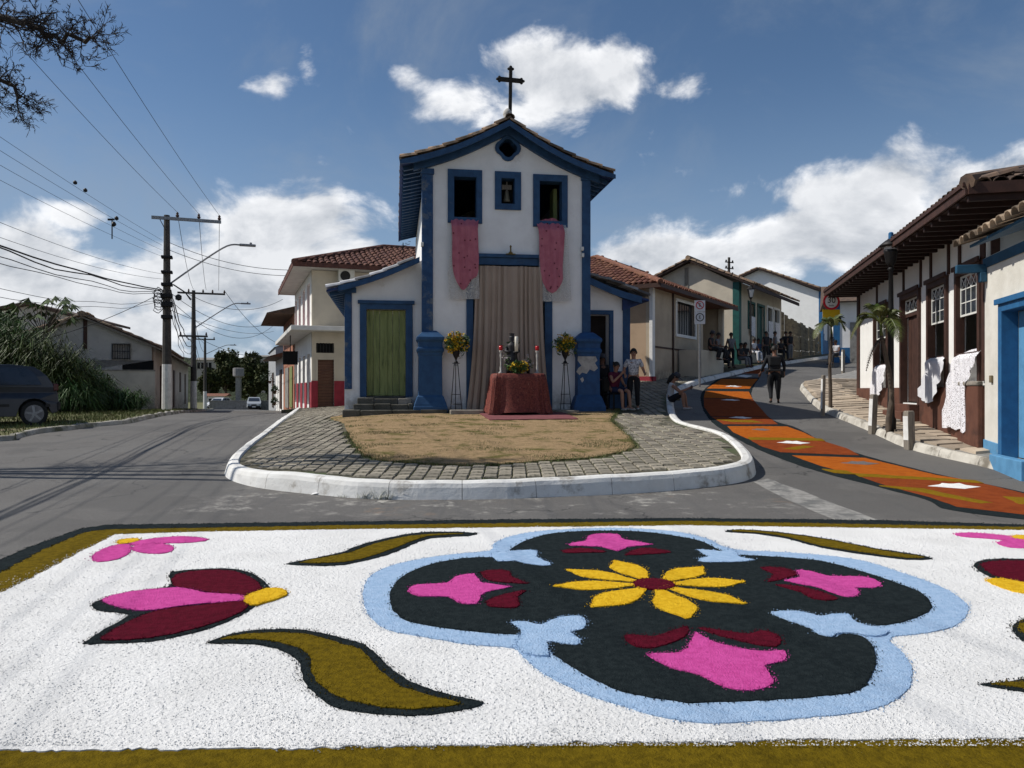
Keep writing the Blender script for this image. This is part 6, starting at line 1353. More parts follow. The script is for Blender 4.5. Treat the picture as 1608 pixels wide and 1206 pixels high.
# blue and white house at the very end of the street, behind the palms
H4 = Fr(*P(1309, 560, 46).xy, 3.2, R(-20)); h4 = H4.root('end_house', 'small blue and white house with grey door behind the speed limit sign', 'house'); MB().box(0, 6, 0, 5, -1, 3.6).build('wall', M['white'], h4); MB().box(-.02, 6, -.03, -.002, -1, .9).build('blue_plinth', M['bluehouse'], h4); MB().box(.9, 1.8, -.06, -.032, 0, 2.4).build('door', M['concrete'], h4); MB().box(-.03, .35, -.04, -.003, .9, 3.6).build('corner_post', M['bluehouse'], h4)
MB().add([(-.6, -.8, 3.6), (6.5, -.8, 3.6), (6.5, 2.5, 4.9), (-.6, 2.5, 4.9), (6.5, 5.6, 3.6), (-.6, 5.6, 3.6)], [(0, 1, 2, 3), (3, 2, 4, 5), (0, 3, 5), (1, 2, 4), (0, 1, 4, 5)]).build('roof', M['tiledk'], h4)
# ================================================================== ALTAR AND FLOWERS
rug_px = [(749,648.5),(875,646.5),(908,659.5),(769,661)]
rg_ = [IP(*q) for q in rug_px]; ro = E('rug', (rg_[0].x, rg_[0].y, I(rg_[0].x, rg_[0].y)), 0, 'faded red rug laid on the dry lawn in front of the altar table', 'rug')
drape('weave', [(p.x - ro.location.x, p.y - ro.location.y) for p in rg_], lambda x, y: I(x + ro.location.x, y + ro.location.y) - ro.location.z, .035, M['rug'], ro, sp=.12, skirt=.03, bumpz=.006)
AY = -1.05; TH = C.at(815, 587, AY)[1]; tx0, tx1 = C.x(774, AY), C.x(852, AY); tz0 = .03
gz = I(*C.w((tx0 + tx1) / 2, AY, 0).xy) - C.o.z
tb = C.root('altar_table', 'wooden table beneath the red patterned cloth before the chapel door', 'table')
MB().box(tx0 + .05, tx1 - .05, AY - .28, AY + .28, TH - .05, TH - .015).build('table_top', M['wood'], tb)
leg = None
for sx in (tx0 + .12, tx1 - .12):
    for sy in (AY - .22, AY + .22):
        if leg is None: leg = MB().box(-.03, .03, -.03, .03, gz, TH - .051).build('leg', M['wood'], tb); leg.location = (sx, sy, 0)
        else: inst(leg, tb, (sx, sy, 0))
tcl = C.root('tablecloth', 'red patterned brocade cloth draped over the altar table to the ground', 'tablecloth'); mb = MB(); n = 120; zz = [TH + .005, TH + .004, TH - .02, TH - .15, TH - .35, gz + .28, gz + .04]; fl = [-.2, 0, .03, .04, .05, .075, .11]
for j, (z, f_) in enumerate(zip(zz, fl)):
    for k in range(n):
        a_ = 2 * math.pi * k / n; cx_, sy_ = math.cos(a_), math.sin(a_); e = .28; hx, hy = (tx1 - tx0) / 2 + f_, .30 + f_
        x = hx * math.copysign(abs(cx_) ** e, cx_); y = hy * math.copysign(abs(sy_) ** e, sy_); w_ = (max(0, j - 2)) * .016 * (math.sin(a_ * 17 + math.sin(a_ * 5) * 2.4) + .5 * math.sin(a_ * 31 + 1))
        mb.v.append(((tx0 + tx1) / 2 + x + w_ * cx_ * 1.5, AY + y + w_ * sy_ * 1.5 + w_ * .6, z + (.03 * math.sin(a_ * 7) if j == 6 else 0)))
for j in range(len(zz) - 1):
    for k in range(n): k2 = (k + 1) % n; mb.f.append((j * n + k, j * n + k2, (j + 1) * n + k2, (j + 1) * n + k))
mb.f.append(tuple(range(n))); mb.build('cloth', M['redcloth'], tcl, smooth=True)
def on_table(name, px, yo, label, cat, group=None):
    x = C.x(px, AY + yo); r = E(name, C.w(x, AY + yo, TH + .008), C.a, label, cat, group); return r
for px, lb in ((786.5, 'tall pale candlestick with red glass cup at the left end of the altar table'), (843.5, 'tall pale candlestick with red glass cup at the right end of the altar table')):
    r = on_table('candlestick', px, -.05, lb, 'candlestick', 'candlesticks on the altar'); MB().lathe([(.06, 0), (.06, .02), (.025, .05), (.03, .15), (.018, .2), (.022, .34), (.03, .45), (.02, .5), (.045, .54), (.045, .56)], (0, 0, 0), 12).build('stick', M['ridge'], r, smooth=True); MB().lathe([(.03, .56), (.045, .58), (.048, .68), (.04, .68), (.03, .6)], (0, 0, 0), 12).build('glass_cup', M['redglass'], r, smooth=True)
r = on_table('candle', 811, -.02, 'thick white candle in a tall holder at the middle of the altar table', 'candle'); MB().lathe([(.05, 0), (.02, .04), (.02, .48), (.05, .52), (.05, .54)], (0, 0, 0), 10).build('holder', M['iron'], r, smooth=True); MB().lathe([(.043, .54), (.043, .90), (.035, .91)], (0, 0, 0), 12).build('wax', M['candle'], r, smooth=True); MB().tube([(0, 0, .9), (.003, 0, .93)], .004, 5).build('wick', M['iron'], r)
r = on_table('statuette', 803.5, .16, 'dark robed statuette standing behind the white candle on the altar', 'statue'); mb = MB(); mb.lathe([(.15, 0), (.15, .05), (.12, .08), (.14, .1), (.17, .3), (.13, .5), (.10, .62), (.13, .68), (.10, .74), (.04, .78), (.05, .82), (.058, .87), (.045, .92), (.01, .94)], (0, 0, 0), 14); mb.tube([(-.11, 0, .68), (-.16, -.05, .55), (-.04, -.14, .52)], [.04, .045, .03], 7); mb.tube([(.11, 0, .68), (.16, -.05, .55), (.04, -.14, .52)], [.04, .045, .03], 7); mb.build('figure', M['statue'], r, smooth=True); MB().lathe([(.075, .9), (.055, .93), (.07, 1.0), (.06, 1.0), (.04, .94)], (0, 0, 0), 10).build('crown', M['statue'], r); mb = MB(); leaves(mb, (0, .02, .72), (.26, .1, .22), 110, .07, seed=3); mb.build('dark_foliage', M['leafdk'], r, fix=False)
def bouquet(r, c, rad, n, m1='yflower', seed=1, m2=None, nl=None):
    n = int(n * 2.2); nl = int((nl or n) * 1.8)
    mb = MB(); leaves(mb, c, (rad[0] * .9, rad[1], rad[2] * 1.05), n, .05 if rad[0] < .3 else .055, seed=seed, asp=1.2, clump=26); mb.build('blossoms', M[m1], r, fix=False)
    mb = MB(); leaves(mb, (c[0], c[1], c[2] - .02), (rad[0] * 1.02, rad[1], rad[2] * 1.05), nl or n, .09, seed=seed + 1, asp=3, clump=22); mb.build('foliage', M['leaf'], r, fix=False)
r = on_table('flower_arrangement', 815, -.2, 'round yellow flower arrangement on the front edge of the altar table', 'flowers'); bouquet(r, (0, 0, .15), (.25, .13, .16), 420, seed=5); MB().lathe([(.05, 0), (.09, .08), (.07, .1)], (0, 0, 0), 10).build('bowl', M['iron'], r)
for px, lb in ((797, 'small white and pink flowers left of the yellow arrangement'), (829, 'small white and pink flowers right of the yellow arrangement')):
    r = on_table('flower_vase', px, .05, lb + ' on the altar', 'flowers'); mb = MB(); leaves(mb, (0, 0, .32), (.13, .08, .15), 90, .05, seed=px, asp=1.3); mb.build('blossoms', M['wflower'], r, fix=False); mb = MB(); leaves(mb, (0, 0, .3), (.14, .08, .18), 90, .07, seed=px + 1, asp=3); mb.build('foliage', M['leaf'], r, fix=False); MB().lathe([(.035, 0), (.045, .08), (.03, .16), (.04, .2)], (0, 0, 0), 10).build('vase', M['iron'], r, smooth=True)
def flower_stand(px, label, fl, seed, ny=520):
    yo = -.55; x = C.x(px, yo); p = C.w(x, yo, 0); zg = max(I(p.x, p.y) - C.o.z, 0.04) + .06; r = E('flower_stand', C.w(x, yo, zg), C.a, label, 'flower stand', 'flower stands beside the altar'); hs_ = C.at(px, 571, yo)[1] - zg
    mb = MB(); 
    for a_ in (90, 210, 330): ca, sa = math.cos(R(a_)), math.sin(R(a_)); MB().tube([(.05 * ca, .05 * sa, hs_), (.16 * ca, .16 * sa, 0)], .010, 6).build('leg', M['iron'], r)
    for q, rr in ((.12, .148), (.33, .112), (.97, .055)): mb.tube([(rr * math.cos(R(k * 30)), rr * math.sin(R(k * 30)), hs_ * q) for k in range(13)], .007, 5, cap=False)
    mb.build('ring', M['iron'], r); MB().lathe([(.09, 0), (.10, .012), (.02, .02)], (0, 0, hs_), 12).build('plate', M['iron'], r)
    v = E('flower_vase', C.w(x, yo, zg + hs_ + .02), C.a, label.replace('black iron stand holding', 'dark footed vase with'), 'vase', 'vases of flowers on the stands'); MB().lathe([(.06, 0), (.05, .02), (.02, .06), (.03, .1), (.08, .2), (.10, .28), (.07, .33)], (0, 0, 0), 12).build('urn', M['iron'], v, smooth=True); bouquet(v, (0, 0, .5), fl, ny, seed=seed, nl=520)
flower_stand(716, 'black iron stand holding bright yellow flowers left of the curtain', (.32, .24, .26), 31); flower_stand(887.5, 'black iron stand holding greener dull yellow flowers right of the curtain', (.30, .22, .27), 41, 220)
# ================================================================== STREET FURNITURE
def pole(px, py, Y, htop_py, label, arm=None, lampz=None, white=2.0, r0=.20, arms=1, mtop=None):
    b = P(px, py, Y); ht = P(px, htop_py, Y).z - b.z; rt = E('utility_pole', b, R(20), label, 'utility pole', 'utility poles along the left street')
    def rr(z): return r0 - (r0 - .11) * z / ht
    MB().tube([(0, 0, -.4), (0, 0, white)], [rr(0), rr(white)], 10).build('white_base', M['polewhite'], rt); MB().tube([(0, 0, white), (0, 0, ht)], [rr(white), .11], 10).build('shaft', M['poledark'], rt)
    return rt, ht
p1, h1_ = pole(262, 650, 31, 338, 'nearest utility pole with white painted foot, crossarm, lamp and coiled cables')
def arm_parts(rt, xa, xb, z, ins, y=-.14):
    MB().box(xa, xb, y - .05, y + .05, z - .06, z + .06).build('crossarm', M['steel'] if rt is p1 else M['poledark'], rt); MB().beam((xa * .5, y, z), (0, y, z - .55), .03, .03).build('brace', M['poledark'], rt); s_ = None
    for x in ins:
        if s_ is None: s_ = MB().lathe([(.02, 0), (.06, .03), (.07, .08), (.04, .12), (.055, .16), (.02, .22)], (0, y, z + .06), 8).build('insulator', M['brown'], rt); s_.location = (x, 0, 0)
        else: inst(s_, rt, (x, 0, 0))
arm_parts(p1, -.55, 2.05, h1_ - .15, (.4, 1.2, 1.98))
def lamp(rt, z, L, rise, mm='steel'):
    q = smooth_open([Vector((.1, 0)), Vector((L * .45, rise * .55)), Vector((L * .8, rise * .96)), Vector((L, rise))], 5); MB().tube([(p.x, -.15, z + p.y) for p in q], .035, 7).build('lamp_arm', M[mm], rt); mb = MB(); mb.box(L - .1, L + .55, -.26, -.06, z + rise - .04, z + rise + .05); mb.box(L + .3, L + .4, -.2, -.12, z + rise + .05, z + rise + .13); mb.build('lamp_head', M['steel'], rt, bev=.03)
lamp(p1, P(0, 447, 31).z - p1.location.z, 2.85, 1.75)
for k, (z, s_) in enumerate(((4.75, .16), (4.4, .2), (5.2, .12), (5.7, .1), (6.3, .1), (3.9, .14))):
    MB().box(-.2, .22, -.28, .1, z - s_ / 2, z + s_ / 2).build('clamp', M['iron'], p1, bev=.02)
mb = MB(); rnd = random.Random(9)
for k in range(6): mb.tube([(-.30 + rnd.uniform(-.05, .05) + .16 * math.cos(R(t * 30)), -.22, 4.25 + k * .12 + .22 * math.sin(R(t * 30))) for t in range(13)], .016, 5, cap=False)
mb.build('cable_coil', M['cartrim'], p1)
mb = MB(); mb.tube([(.25, -.2, 5.2), (.7, -.2, 4.9), (.9, -.25, 4.6)], .03, 6); mb.lathe([(.02, 0), (.12, .05), (.12, .2), (.03, .26)], (.45, -.3, 4.55), 8); mb.build('splice_box', M['cartrim'], p1)
p2, h2_ = pole(304, 645, 52, 456, 'second utility pole down the left street with wide crossarm and lamp', white=2.0, r0=.22); p2['group'] = 'utility poles along the left street'
arm_parts(p2, -1.0, 2.0, h2_ - .2, (-.3, .6, 1.2, 1.95)); arm_parts(p2, -.9, .9, h2_ - 3.1, (-.8, .8)); lamp(p2, P(0, 515, 52).z - p2.location.z, 3.1, 1.75)
p3, h3_ = pole(322, 641, 82, 530, 'third utility pole farthest down the left street', white=1.8, r0=.2); arm_parts(p3, -1.0, 1.0, h3_ - .2, (-.9, .9)); lamp(p3, P(0, 556, 82).z - p3.location.z, 2.6, 1.0)
r = E('utility_pole', GP(1143, 567), R(30), 'slim dark utility pole with stacked insulators beside the cream gable house', 'utility pole'); ht = P(1147, 404, r.location.y).z - r.location.z; MB().tube([(0, 0, -.5), (.1, 0, ht)], [.12, .08], 8).build('shaft', M['poledark'], r); mb = MB(); [mb.box(-.28, .42, -.09, -.02, ht - .35 - .38 * k, ht - .29 - .38 * k) for k in range(3)]; [mb.lathe([(.03, 0), (.06, .05), (.03, .12)], (x, -.05, ht - .29 - .38 * k), 6) for k in range(3) for x in (-.2, .36)]; mb.build('insulator_rack', M['iron'], r)
pr = E('utility_pole', (-5.6, -3, -.1), R(20), 'utility pole standing behind the viewer on the left', 'utility pole'); MB().tube([(0, 0, 0), (0, 0, 9.8)], [.2, .11], 10).build('shaft', M['poledark'], pr); MB().box(-1.2, 1.2, -.2, -.1, 9.5, 9.62).build('crossarm', M['steel'], pr)
# wires
def wire(a, b, sag, rad, label, parent=None, n=26, wob=0):
    a, b = Vector(a), Vector(b); o = E('power_line' if not parent else 'wire', a, 0) if not parent else None
    pts = []
    for k in range(n + 1):
        t = k / n; p = a.lerp(b, t); p.z -= 4 * sag * t * (1 - t)
        if wob: p += Vector((noise.noise(Vector((t * 9, wob, 0))), 0, noise.noise(Vector((t * 11, wob, 5))))) * .10
        pts.append(p - a)
    w_ = MB().tube(pts, rad, 5).build('overhead_wire', M['iron'], None, smooth=True); w_.location = a
    if o: bpy.data.objects.remove(o)
    tag(w_, label, 'cable', 'overhead wires on the left'); return w_
def pw(rt, x, y, z): return Matrix.Rotation(rt.rotation_euler.z, 3, 'Z') @ Vector((x, y, z)) + rt.location
Bk = lambda x, z: Vector((-5.6 + x, -3, z))
for x, bx2, nm in ((.4, -1.0, 'left'), (1.2, .1, 'middle'), (1.98, 1.2, 'right')):
    wire(pw(p1, x, -.14, h1_ + .12), Bk(bx2, 10.4), .5, .007, 'high thin wire running from the %s insulator of the near pole crossarm over the viewer' % nm)
for k, (zp, zb, sg) in enumerate(((6.95, 7.7, .35), (6.75, 7.35, .4), (6.55, 6.95, .45), (6.3, 6.6, .5))):
    wire(pw(p1, -.15, -.2, zp), Bk(-2.2, zb), sg, .005, 'thin wire of the four on the near pole side, %s of them' % ['topmost', 'second', 'third', 'lowest'][k])
for k, (zp, zb, sg) in enumerate(((5.6, 6.2, .9), (5.4, 5.9, 1.0))): wire(pw(p1, -.1, -.2, zp), Bk(-2.2, zb), sg, .006, '%s of the two middle wires sagging left of the near pole' % ['upper', 'lower'][k])
for k, (zp, zb, sg, rd) in enumerate(((4.95, 5.6, .75, .022), (4.9, 5.55, .8, .018), (4.8, 5.5, .9, .012), (4.75, 5.45, .98, .010), (4.6, 5.4, 1.5, .007), (4.5, 5.1, 1.5, .007))): wire(pw(p1, -.1, -.2, zp), Bk(-2.4 + .05 * k, zb), sg, rd, 'sagging black telephone cable in the bundle left of the near pole, %s' % ['thickest', 'second thickest', 'middle one', 'thin upper one', 'thin lower loop', 'lowest loop'][k], wob=k + 1)
wire(pw(p1, -.1, -.2, 4.9), P(-260, 560, 24), .9, .012, 'thin cable drooping from the near pole towards the far left shrubs')
for x in (.4, 1.2, 1.98): wire(pw(p1, x, -.14, h1_ + .1), pw(p2, x - .4, -.14, h2_ + .05), .5, .011, 'thin wire between the crossarms of the first and second pole, %s' % {.4: 'left one', 1.2: 'middle one', 1.98: 'right one'}[x])
for k, z in enumerate((5.0, 4.7, 4.4, 4.2)): wire(pw(p1, .15, 0, z), pw(p2, 0, -.2, z - .15), .75 + .15 * k, .022 if k < 2 else .013, 'slack telephone cable from the first to the second pole, %s' % ['top', 'second', 'third', 'lowest'][k], wob=k + 11)
for k, z in enumerate((6.6, 5.2, 4.6)): wire(pw(p2, .0, 0, z), pw(p3, 0, 0, z - .6), .8, .016, 'cable between the second and third pole, %s' % ['top', 'middle', 'low'][k])
roofA = A.w(-.6, 1.5, 5.0); roofB = A.w(-.6, 6, 4.6)
for k, (z, tgt, sg) in enumerate(((6.9, P(470, 424, 31), .3), (6.6, P(455, 433, 33), .25), (5.3, P(444, 470, 40), .8), (4.9, P(440, 500, 46), .9), (4.6, P(436, 505, 50), 1.3), (4.2, P(430, 520, 60), .5))):
    wire(pw(p1, .12, 0, z), tgt, sg, .011, 'service wire from the near pole to the cream corner building side, %s' % ['topmost', 'second', 'third', 'fourth', 'deeply sagging', 'lowest'][k])
wire(pw(p2, 2.0, 0, h2_), P(438, 540, 62), .5, .016, 'wire from the second pole crossarm to the row houses, upper'); wire(pw(p2, .2, 0, 5), P(436, 560, 60), .5, .016, 'wire from the second pole to the row houses, lower')
# spacer and marker bits hanging on the upper wires
sp_ = E('wire_spacer', P(176, 345, 22), 0, 'dark vertical wire spacer hanging on the thin wires left of the near pole', 'wire spacer'); MB().box(-.012, .012, -.012, .012, -.55, .0).box(-.12, .06, -.02, .02, -.02, .03).build('bar', M['iron'], sp_); MB().lathe([(.01, -.08), (.06, -.04), (.07, 0), (.04, .05), (.01, .07)], (.05, 0, -.12), 8).build('clamp', M['iron'], sp_)
for px, py, nm in ((134, 299, 'upper'), (118, 287, 'topmost'), (183, 343, 'lower')):
    s_ = E('wire_marker', P(px, py, 21), 0, 'small dark marker on the thin wires, %s one' % nm, 'wire marker', 'dark markers on the thin wires'); MB().lathe([(.01, -.05), (.05, -.03), (.055, .02), (.02, .06)], (0, 0, 0), 8).build('body', M['iron'], s_)
# street lamp by the palms
lb = ray(1399, 677, S, 9); lp_ = E('street_lamp', lb, 0, 'dark old style street lamp with bell lantern beside the leaning palm', 'street lamp'); hz_ = P(1399, 425, lb.y).z - lb.z; ph = P(1399, 368, lb.y).z - lb.z
MB().lathe([(.10, -.1), (.10, .25), (.075, .3), (.06, .9), (.055, hz_ * .75), (.04, hz_), (.075, hz_ + .03), (.04, hz_ + .07)], (0, 0, 0), 12).build('post', M['iron'], lp_, smooth=True)
MB().tube([(0, 0, hz_ * .72), (-.28, 0, hz_ * .75), (-.3, 0, hz_ * .78)], .012, 6).build('ladder_bar', M['iron'], lp_)
MB().lathe([(.03, hz_ + .05), (.10, hz_ + .18), (.13, hz_ + .38), (.15, hz_ + .42), (.05, hz_ + .43)], (0, 0, 0), 12).build('lantern_bowl', M['iron'], lp_, smooth=True); MB().lathe([(.13, hz_ + .432), (.13, hz_ + .52), (.1, hz_ + .53)], (0, 0, 0), 12).build('lamp_glass', M['lens'], lp_, smooth=True)
MB().lathe([(.22, hz_ + .50), (.23, hz_ + .53), (.12, hz_ + .62), (.05, hz_ + .66)], (0, 0, 0), 14).build('lantern_hood', M['iron'], lp_, smooth=True); MB().lathe([(.05, hz_ + .66), (.05, hz_ + .78), (.03, hz_ + .8)], (0, 0, 0), 10).build('photocell', M['bluehouse'], lp_)
b = ray(1179, 573, I, 9); lm = E('street_lamp', b, 0, 'small black lantern post in front of the cream teal cornered house', 'street lamp'); hh_ = P(1179, 470, b.y).z - b.z; MB().tube([(0, 0, -.2), (0, 0, hh_)], [.05, .035], 8).build('post', M['iron'], lm); MB().lathe([(.04, 0), (.10, .08), (.2, .5), (.22, .52), (.1, .66), (.02, .75)], (0, 0, hh_), 8).build('lantern', M['iron'], lm); MB().lathe([(.085, .1), (.18, .48), (.1, .5)], (0, -.02, hh_), 8).build('lamp_glass', M['lens'], lm)
# ------------------------------------------------------------------ traffic signs
def disc(mb, r, y0, y1, n=28, c=(0, 0)): mb.tube([(c[0], y0, c[1]), (c[0], y1, c[1])], r, n); return mb
def ringp(r, r2, y0, y1, c=(0, 0), n=32): return MB().plate([(c[0] + r * math.cos(6.2832 * k / n), c[1] + r * math.sin(6.2832 * k / n)) for k in range(n)], [[(c[0] + r2 * math.cos(6.2832 * k / n), c[1] + r2 * math.sin(6.2832 * k / n)) for k in range(n)]], y0, y1)
Ys = 24.0; sc0 = P(1305.5, 473.5, Ys); gz_ = S(sc0.x, Ys); sg = E('speed_limit_sign', (sc0.x, Ys, gz_), 0, 'round red rimmed 30 speed limit sign above a yellow plate among the palms', 'traffic sign'); hc = sc0.z - gz_; rad = 13.2 * Ys / F
MB().tube([(0, .05, -.2), (0, .05, hc + .2)], .03, 8).build('post', M['steel'], sg); disc(MB(), rad * .98, -.004, .012, c=(0, hc)).build('plate', M['signwhite'], sg); ringp(rad, rad * .76, -.010, .0, (0, hc)).build('red_rim', M['signred'], sg)
text('30', rad * 1.0, M['signblack'], sg, Matrix.Translation((0, -.010, hc + .035)), name='numerals'); text('km/h', rad * .28, M['signblack'], sg, Matrix.Translation((0, -.010, hc - rad * .48)), name='unit')
yh = P(0, 486, Ys).z - gz_; yl = P(0, 502, Ys).z - gz_; xw = 13.5 * Ys / F; MB().box(-xw, xw, -.004, .012, yl, yh).build('yellow_plate', M['signyellow'], sg)
Yp = 29.0; pc_ = P(1099, 490, Yp); g_ = I(pc_.x, Yp); ps = E('parking_sign', (pc_.x, Yp, g_), 0, 'white double parking sign with struck E circle over plain E circle on grey post', 'traffic sign'); MB().tube([(0, .04, -.2), (0, .04, P(0, 474, Yp).z - g_)], .04, 8).build('post', M['steel'], ps)
for k, (ya, yb_) in enumerate(((471.5, 489.5), (490, 509))):
    za, zb_ = P(0, yb_, Yp).z - g_, P(0, ya, Yp).z - g_; hw = 8.3 * Yp / F; zc_ = (za + zb_) / 2 + .03; MB().box(-hw, hw, -.01, .0, za + .005, zb_ - .005).build('plate', M['signwhite'], ps); rr = hw * .78; ringp(rr, rr * .80, -.018, -.011, (0, zc_)).build('circle', M['signred'] if k == 0 else M['signblack'], ps)
    text('E', rr * 1.15, M['signblack'], ps, Matrix.Translation((0, -.016, zc_)), name='letter')
    if k == 0: MB().beam((-rr * .68, -.021, zc_ + rr * .68), (rr * .68, -.021, zc_ - rr * .68), .004, rr * .16, Vector((0, 0, 1))).build('slash', M['signred'], ps)
# ------------------------------------------------------------------ wooden posts on the right pavement
def wpost(px, pyb, pyt, w_, label, tilt=0):
    b = ray(px, pyb, S, 9); h = P(px, pyt, b.y).z - b.z; r = E('wooden_post', b, R(12), label, 'post', 'wooden posts along the right hand pavement'); w2 = w_ * b.y / F / 2
    mb = MB(); mb.box(-w2, w2, -w2, w2, -.2, h - .03); mb.v += []; mb.lathe([(w2, h - .03), (w2 * .8, h)], (0, 0, 0), 4, sq=True); o = mb.build('timber', M['wood'], r, bev=.008); o.rotation_euler = (R(tilt), R(tilt * .7), 0)
    MB().box(-w2 - .004, -w2 - .001, -w2 * .9, w2 * .9, .05, h - .1).build('whitewash', M['polewhite'], r).rotation_euler = (R(tilt), R(tilt * .7), 0)
wpost(1370, 672, 619, 9, 'leaning grey wooden post below the leaning palm on the right pavement', 2); wpost(1428, 695, 645, 12, 'stout weathered wooden post nearest the viewer on the right pavement', -1); wpost(1292, 645, 589, 5, 'thin dark wooden post beside the small palm at the kerb', 1); wpost(1324, 584, 549, 4, 'small pale post farthest up the right pavement', 0)
# ================================================================== PALMS AND SAPLINGS
def frond(base, az_, L, up, droop, nl, w_, seed, mb, stem):
    rnd = random.Random(seed); pts = []
    for k in range(12):
        t = k / 11; h = L * (t * math.sin(up) - droop * t * t); rr_ = L * (t * math.cos(up) * (1 - .18 * t)); pts.append(Vector(base) + Vector((math.cos(az_) * rr_, math.sin(az_) * rr_, h)))
    stem.tube(pts, [.018 * (1 - .85 * k / 11) + .003 for k in range(12)], 5)
    side = Vector((-math.sin(az_), math.cos(az_), 0))
    for k in range(nl):
        t = .14 + .86 * (k + .5) / nl; i = min(10, int(t * 11)); f_ = t * 11 - i; p = pts[i].lerp(pts[i + 1], f_); d = (pts[i + 1] - pts[i]).normalized(); l = w_ * math.sin(math.pi * min(1, t * .82 + .16)) ** .6
        for s_ in (-1, 1):
            ldir = (side * s_ * .85 + d * .65 + Vector((0, 0, .22 - .1 * rnd.random()))).normalized(); tip = p + ldir * l + Vector((0, 0, -l * .38)); mid = p + ldir * l * .55 + Vector((0, 0, -l * .05)); n_ = d * .009; mb.add([p - n_, p + n_, mid + n_ * 1.1, tip, mid - n_ * 1.1], [(0, 1, 2, 3, 4)])
def palm(px, py, path, fn, label, fr, L, seed, r0, group=None, dead=0, wl=.42):
    b = ray(px, py, fn, 9); rt = E('palm_tree', b, 0, label, 'palm', group); pts = [Vector(P(x, y, b.y)) - b for x, y in path]; pts = smooth_open([Vector((0, 0, -.15))] + pts, 4); n = len(pts)
    MB().tube(pts, [r0 * (1.25 - .5 * k / n) * (1 + .06 * (k % 2)) for k in range(n)], 10).build('trunk', M['bark'], rt, smooth=True); top = pts[-1]; rnd = random.Random(seed); MB().tube([top, top + Vector((-.02, 0, L * .22))], [r0 * .8, r0 * .45], 8).build('crown_shaft', M['palm'], rt, smooth=True); top = top + Vector((0, 0, L * .2))
    for k in range(fr):
        mb, st_ = MB(), MB(); a_ = 6.283 * k / fr + rnd.uniform(-.2, .2); frond(top, a_, L * rnd.uniform(.85, 1.1), R(rnd.uniform(38, 74)), rnd.uniform(.6, 1.05), 44, wl, seed + k, mb, st_); mb.v += st_.v[:0]; n0 = len(mb.v); mb.v += st_.v; mb.f += [tuple(i + n0 for i in f) for f in st_.f]; mb.build('frond', M['palm'], rt, fix=False)
    for k in range(dead):
        mb, st_ = MB(), MB(); frond(top - Vector((0, 0, L * .25)), rnd.uniform(2.4, 5.5), L * .4, R(-30), .9, 16, wl * .45, seed + 50 + k, mb, st_); n0 = len(mb.v); mb.v += st_.v; mb.f += [tuple(i + n0 for i in f) for f in st_.f]; mb.build('dead_frond', M['twig'], rt, fix=False)
palm(1394, 679, [(1396,655),(1400,625),(1397,590),(1390,555),(1384,527)], S, 'leaning palm with feathery green fronds in front of the far brown house window', 8, 1.2, 5, .048, dead=1, wl=.26)
palm(1304, 640, [(1304,610),(1303,575),(1305,545),(1306,524)], S, 'small slender palm at the kerb under the speed limit sign', 7, .9, 17, .042, dead=1, wl=.24)
palm(1046, 586, [(1046,560),(1047,530),(1048,514)], I, 'young thin palm sapling before the beige house window', 6, .62, 27, .035, wl=.2)
def sapling(px, py, top, label, seed, fn=I):
    b = ray(px, py, fn, 9); r = E('sapling', b, 0, label, 'sapling'); h = P(px, top, b.y).z - b.z; MB().tube([(0, 0, -.1), (.02, 0, h * .5), (-.01, 0, h)], [.02, .016, .01], 6).build('stem', M['bark'], r); mb = MB(); leaves(mb, (0, 0, h * .92), (.34, .3, .2), 90, .17, seed=seed, asp=3.5, clump=5, droop=.4); mb.build('foliage', M['leafy'], r, fix=False)
    for s_ in (-.22, .22): MB().box(s_ - .02, s_ + .02, -.02, .02, -.1, .85).build('stake', M['wood'], r)
    MB().box(-.24, .24, .021, .04, .62, .68).build('tie_bar', M['wood'], r)
sapling(1019, 594, 536, 'staked leafy sapling beside the standing woman', 3)
# ================================================================== VEGETATION
M['leafolive'] = mat('olive_leaf', (.055, .062, .018), (.035, .042, .013), sc=.3, isl=.5, bump=0)
def tree(px, py, Y, hpx, wpx, label, seed, m='leafdk', n=1600, size=.5, group=None, trunk=True, zb=None):
    b = P(px, py, Y); r = E('tree', b, 0, label, 'tree', group); h = hpx * Y / F; w_ = wpx * Y / F / 2; rnd = random.Random(seed)
    mb = MB(); mb.tube([(0, 0, -1), (.1 * w_, 0, h * .3), (0, 0, h * .6)], [h * .035, h * .028, h * .012], 8)
    for k in range(5): a_ = k * 1.3; mb.tube([(.05 * w_, 0, h * .32), (math.cos(a_) * w_ * .4, math.sin(a_) * w_ * .4, h * .6)], [h * .015, h * .005], 6)
    mb.build('trunk', M['bark'], r); mb = MB(); leaves(mb, (0, 0, h * .62), (w_, w_ * .8, h * .40), n, size, seed=seed, asp=1.5, clump=16, shell=.5); mb.build('crown', M[m], r, fix=False)
for a in [(352, 640, 118, 78, 56, 'dark leafy tree left of the water tank down the left street', 1), (398, 640, 112, 86, 62, 'large dark tree right of the water tank down the left street', 2), (374, 640, 135, 92, 60, 'tall rounded tree rising behind the water tank', 3), (327, 640, 108, 62, 34, 'dark tree behind the far utility pole', 4), (420, 640, 104, 74, 34, 'dark tree beside the far grey row house', 5)]: tree(*a, n=6500, size=.5, m='leafolive', group='trees at the end of the left street')
def hill(name, px0, px1, Y, tops, m):
    mb = MB(); n = len(tops); 
    for k, t in enumerate(tops): px = px0 + (px1 - px0) * k / (n - 1); p = P(px, t, Y); mb.v += [(p.x, p.y, p.z), (p.x, p.y - 40, -14), (p.x * 1.05, p.y + 60, -10)]
    for k in range(n - 1): a_, b_ = 3 * k, 3 * k + 3; mb.f += [(a_ + 1, b_ + 1, b_, a_), (a_, b_, b_ + 2, a_ + 2)]
    tag(mb.build(name, m, fix=False), kind='structure')
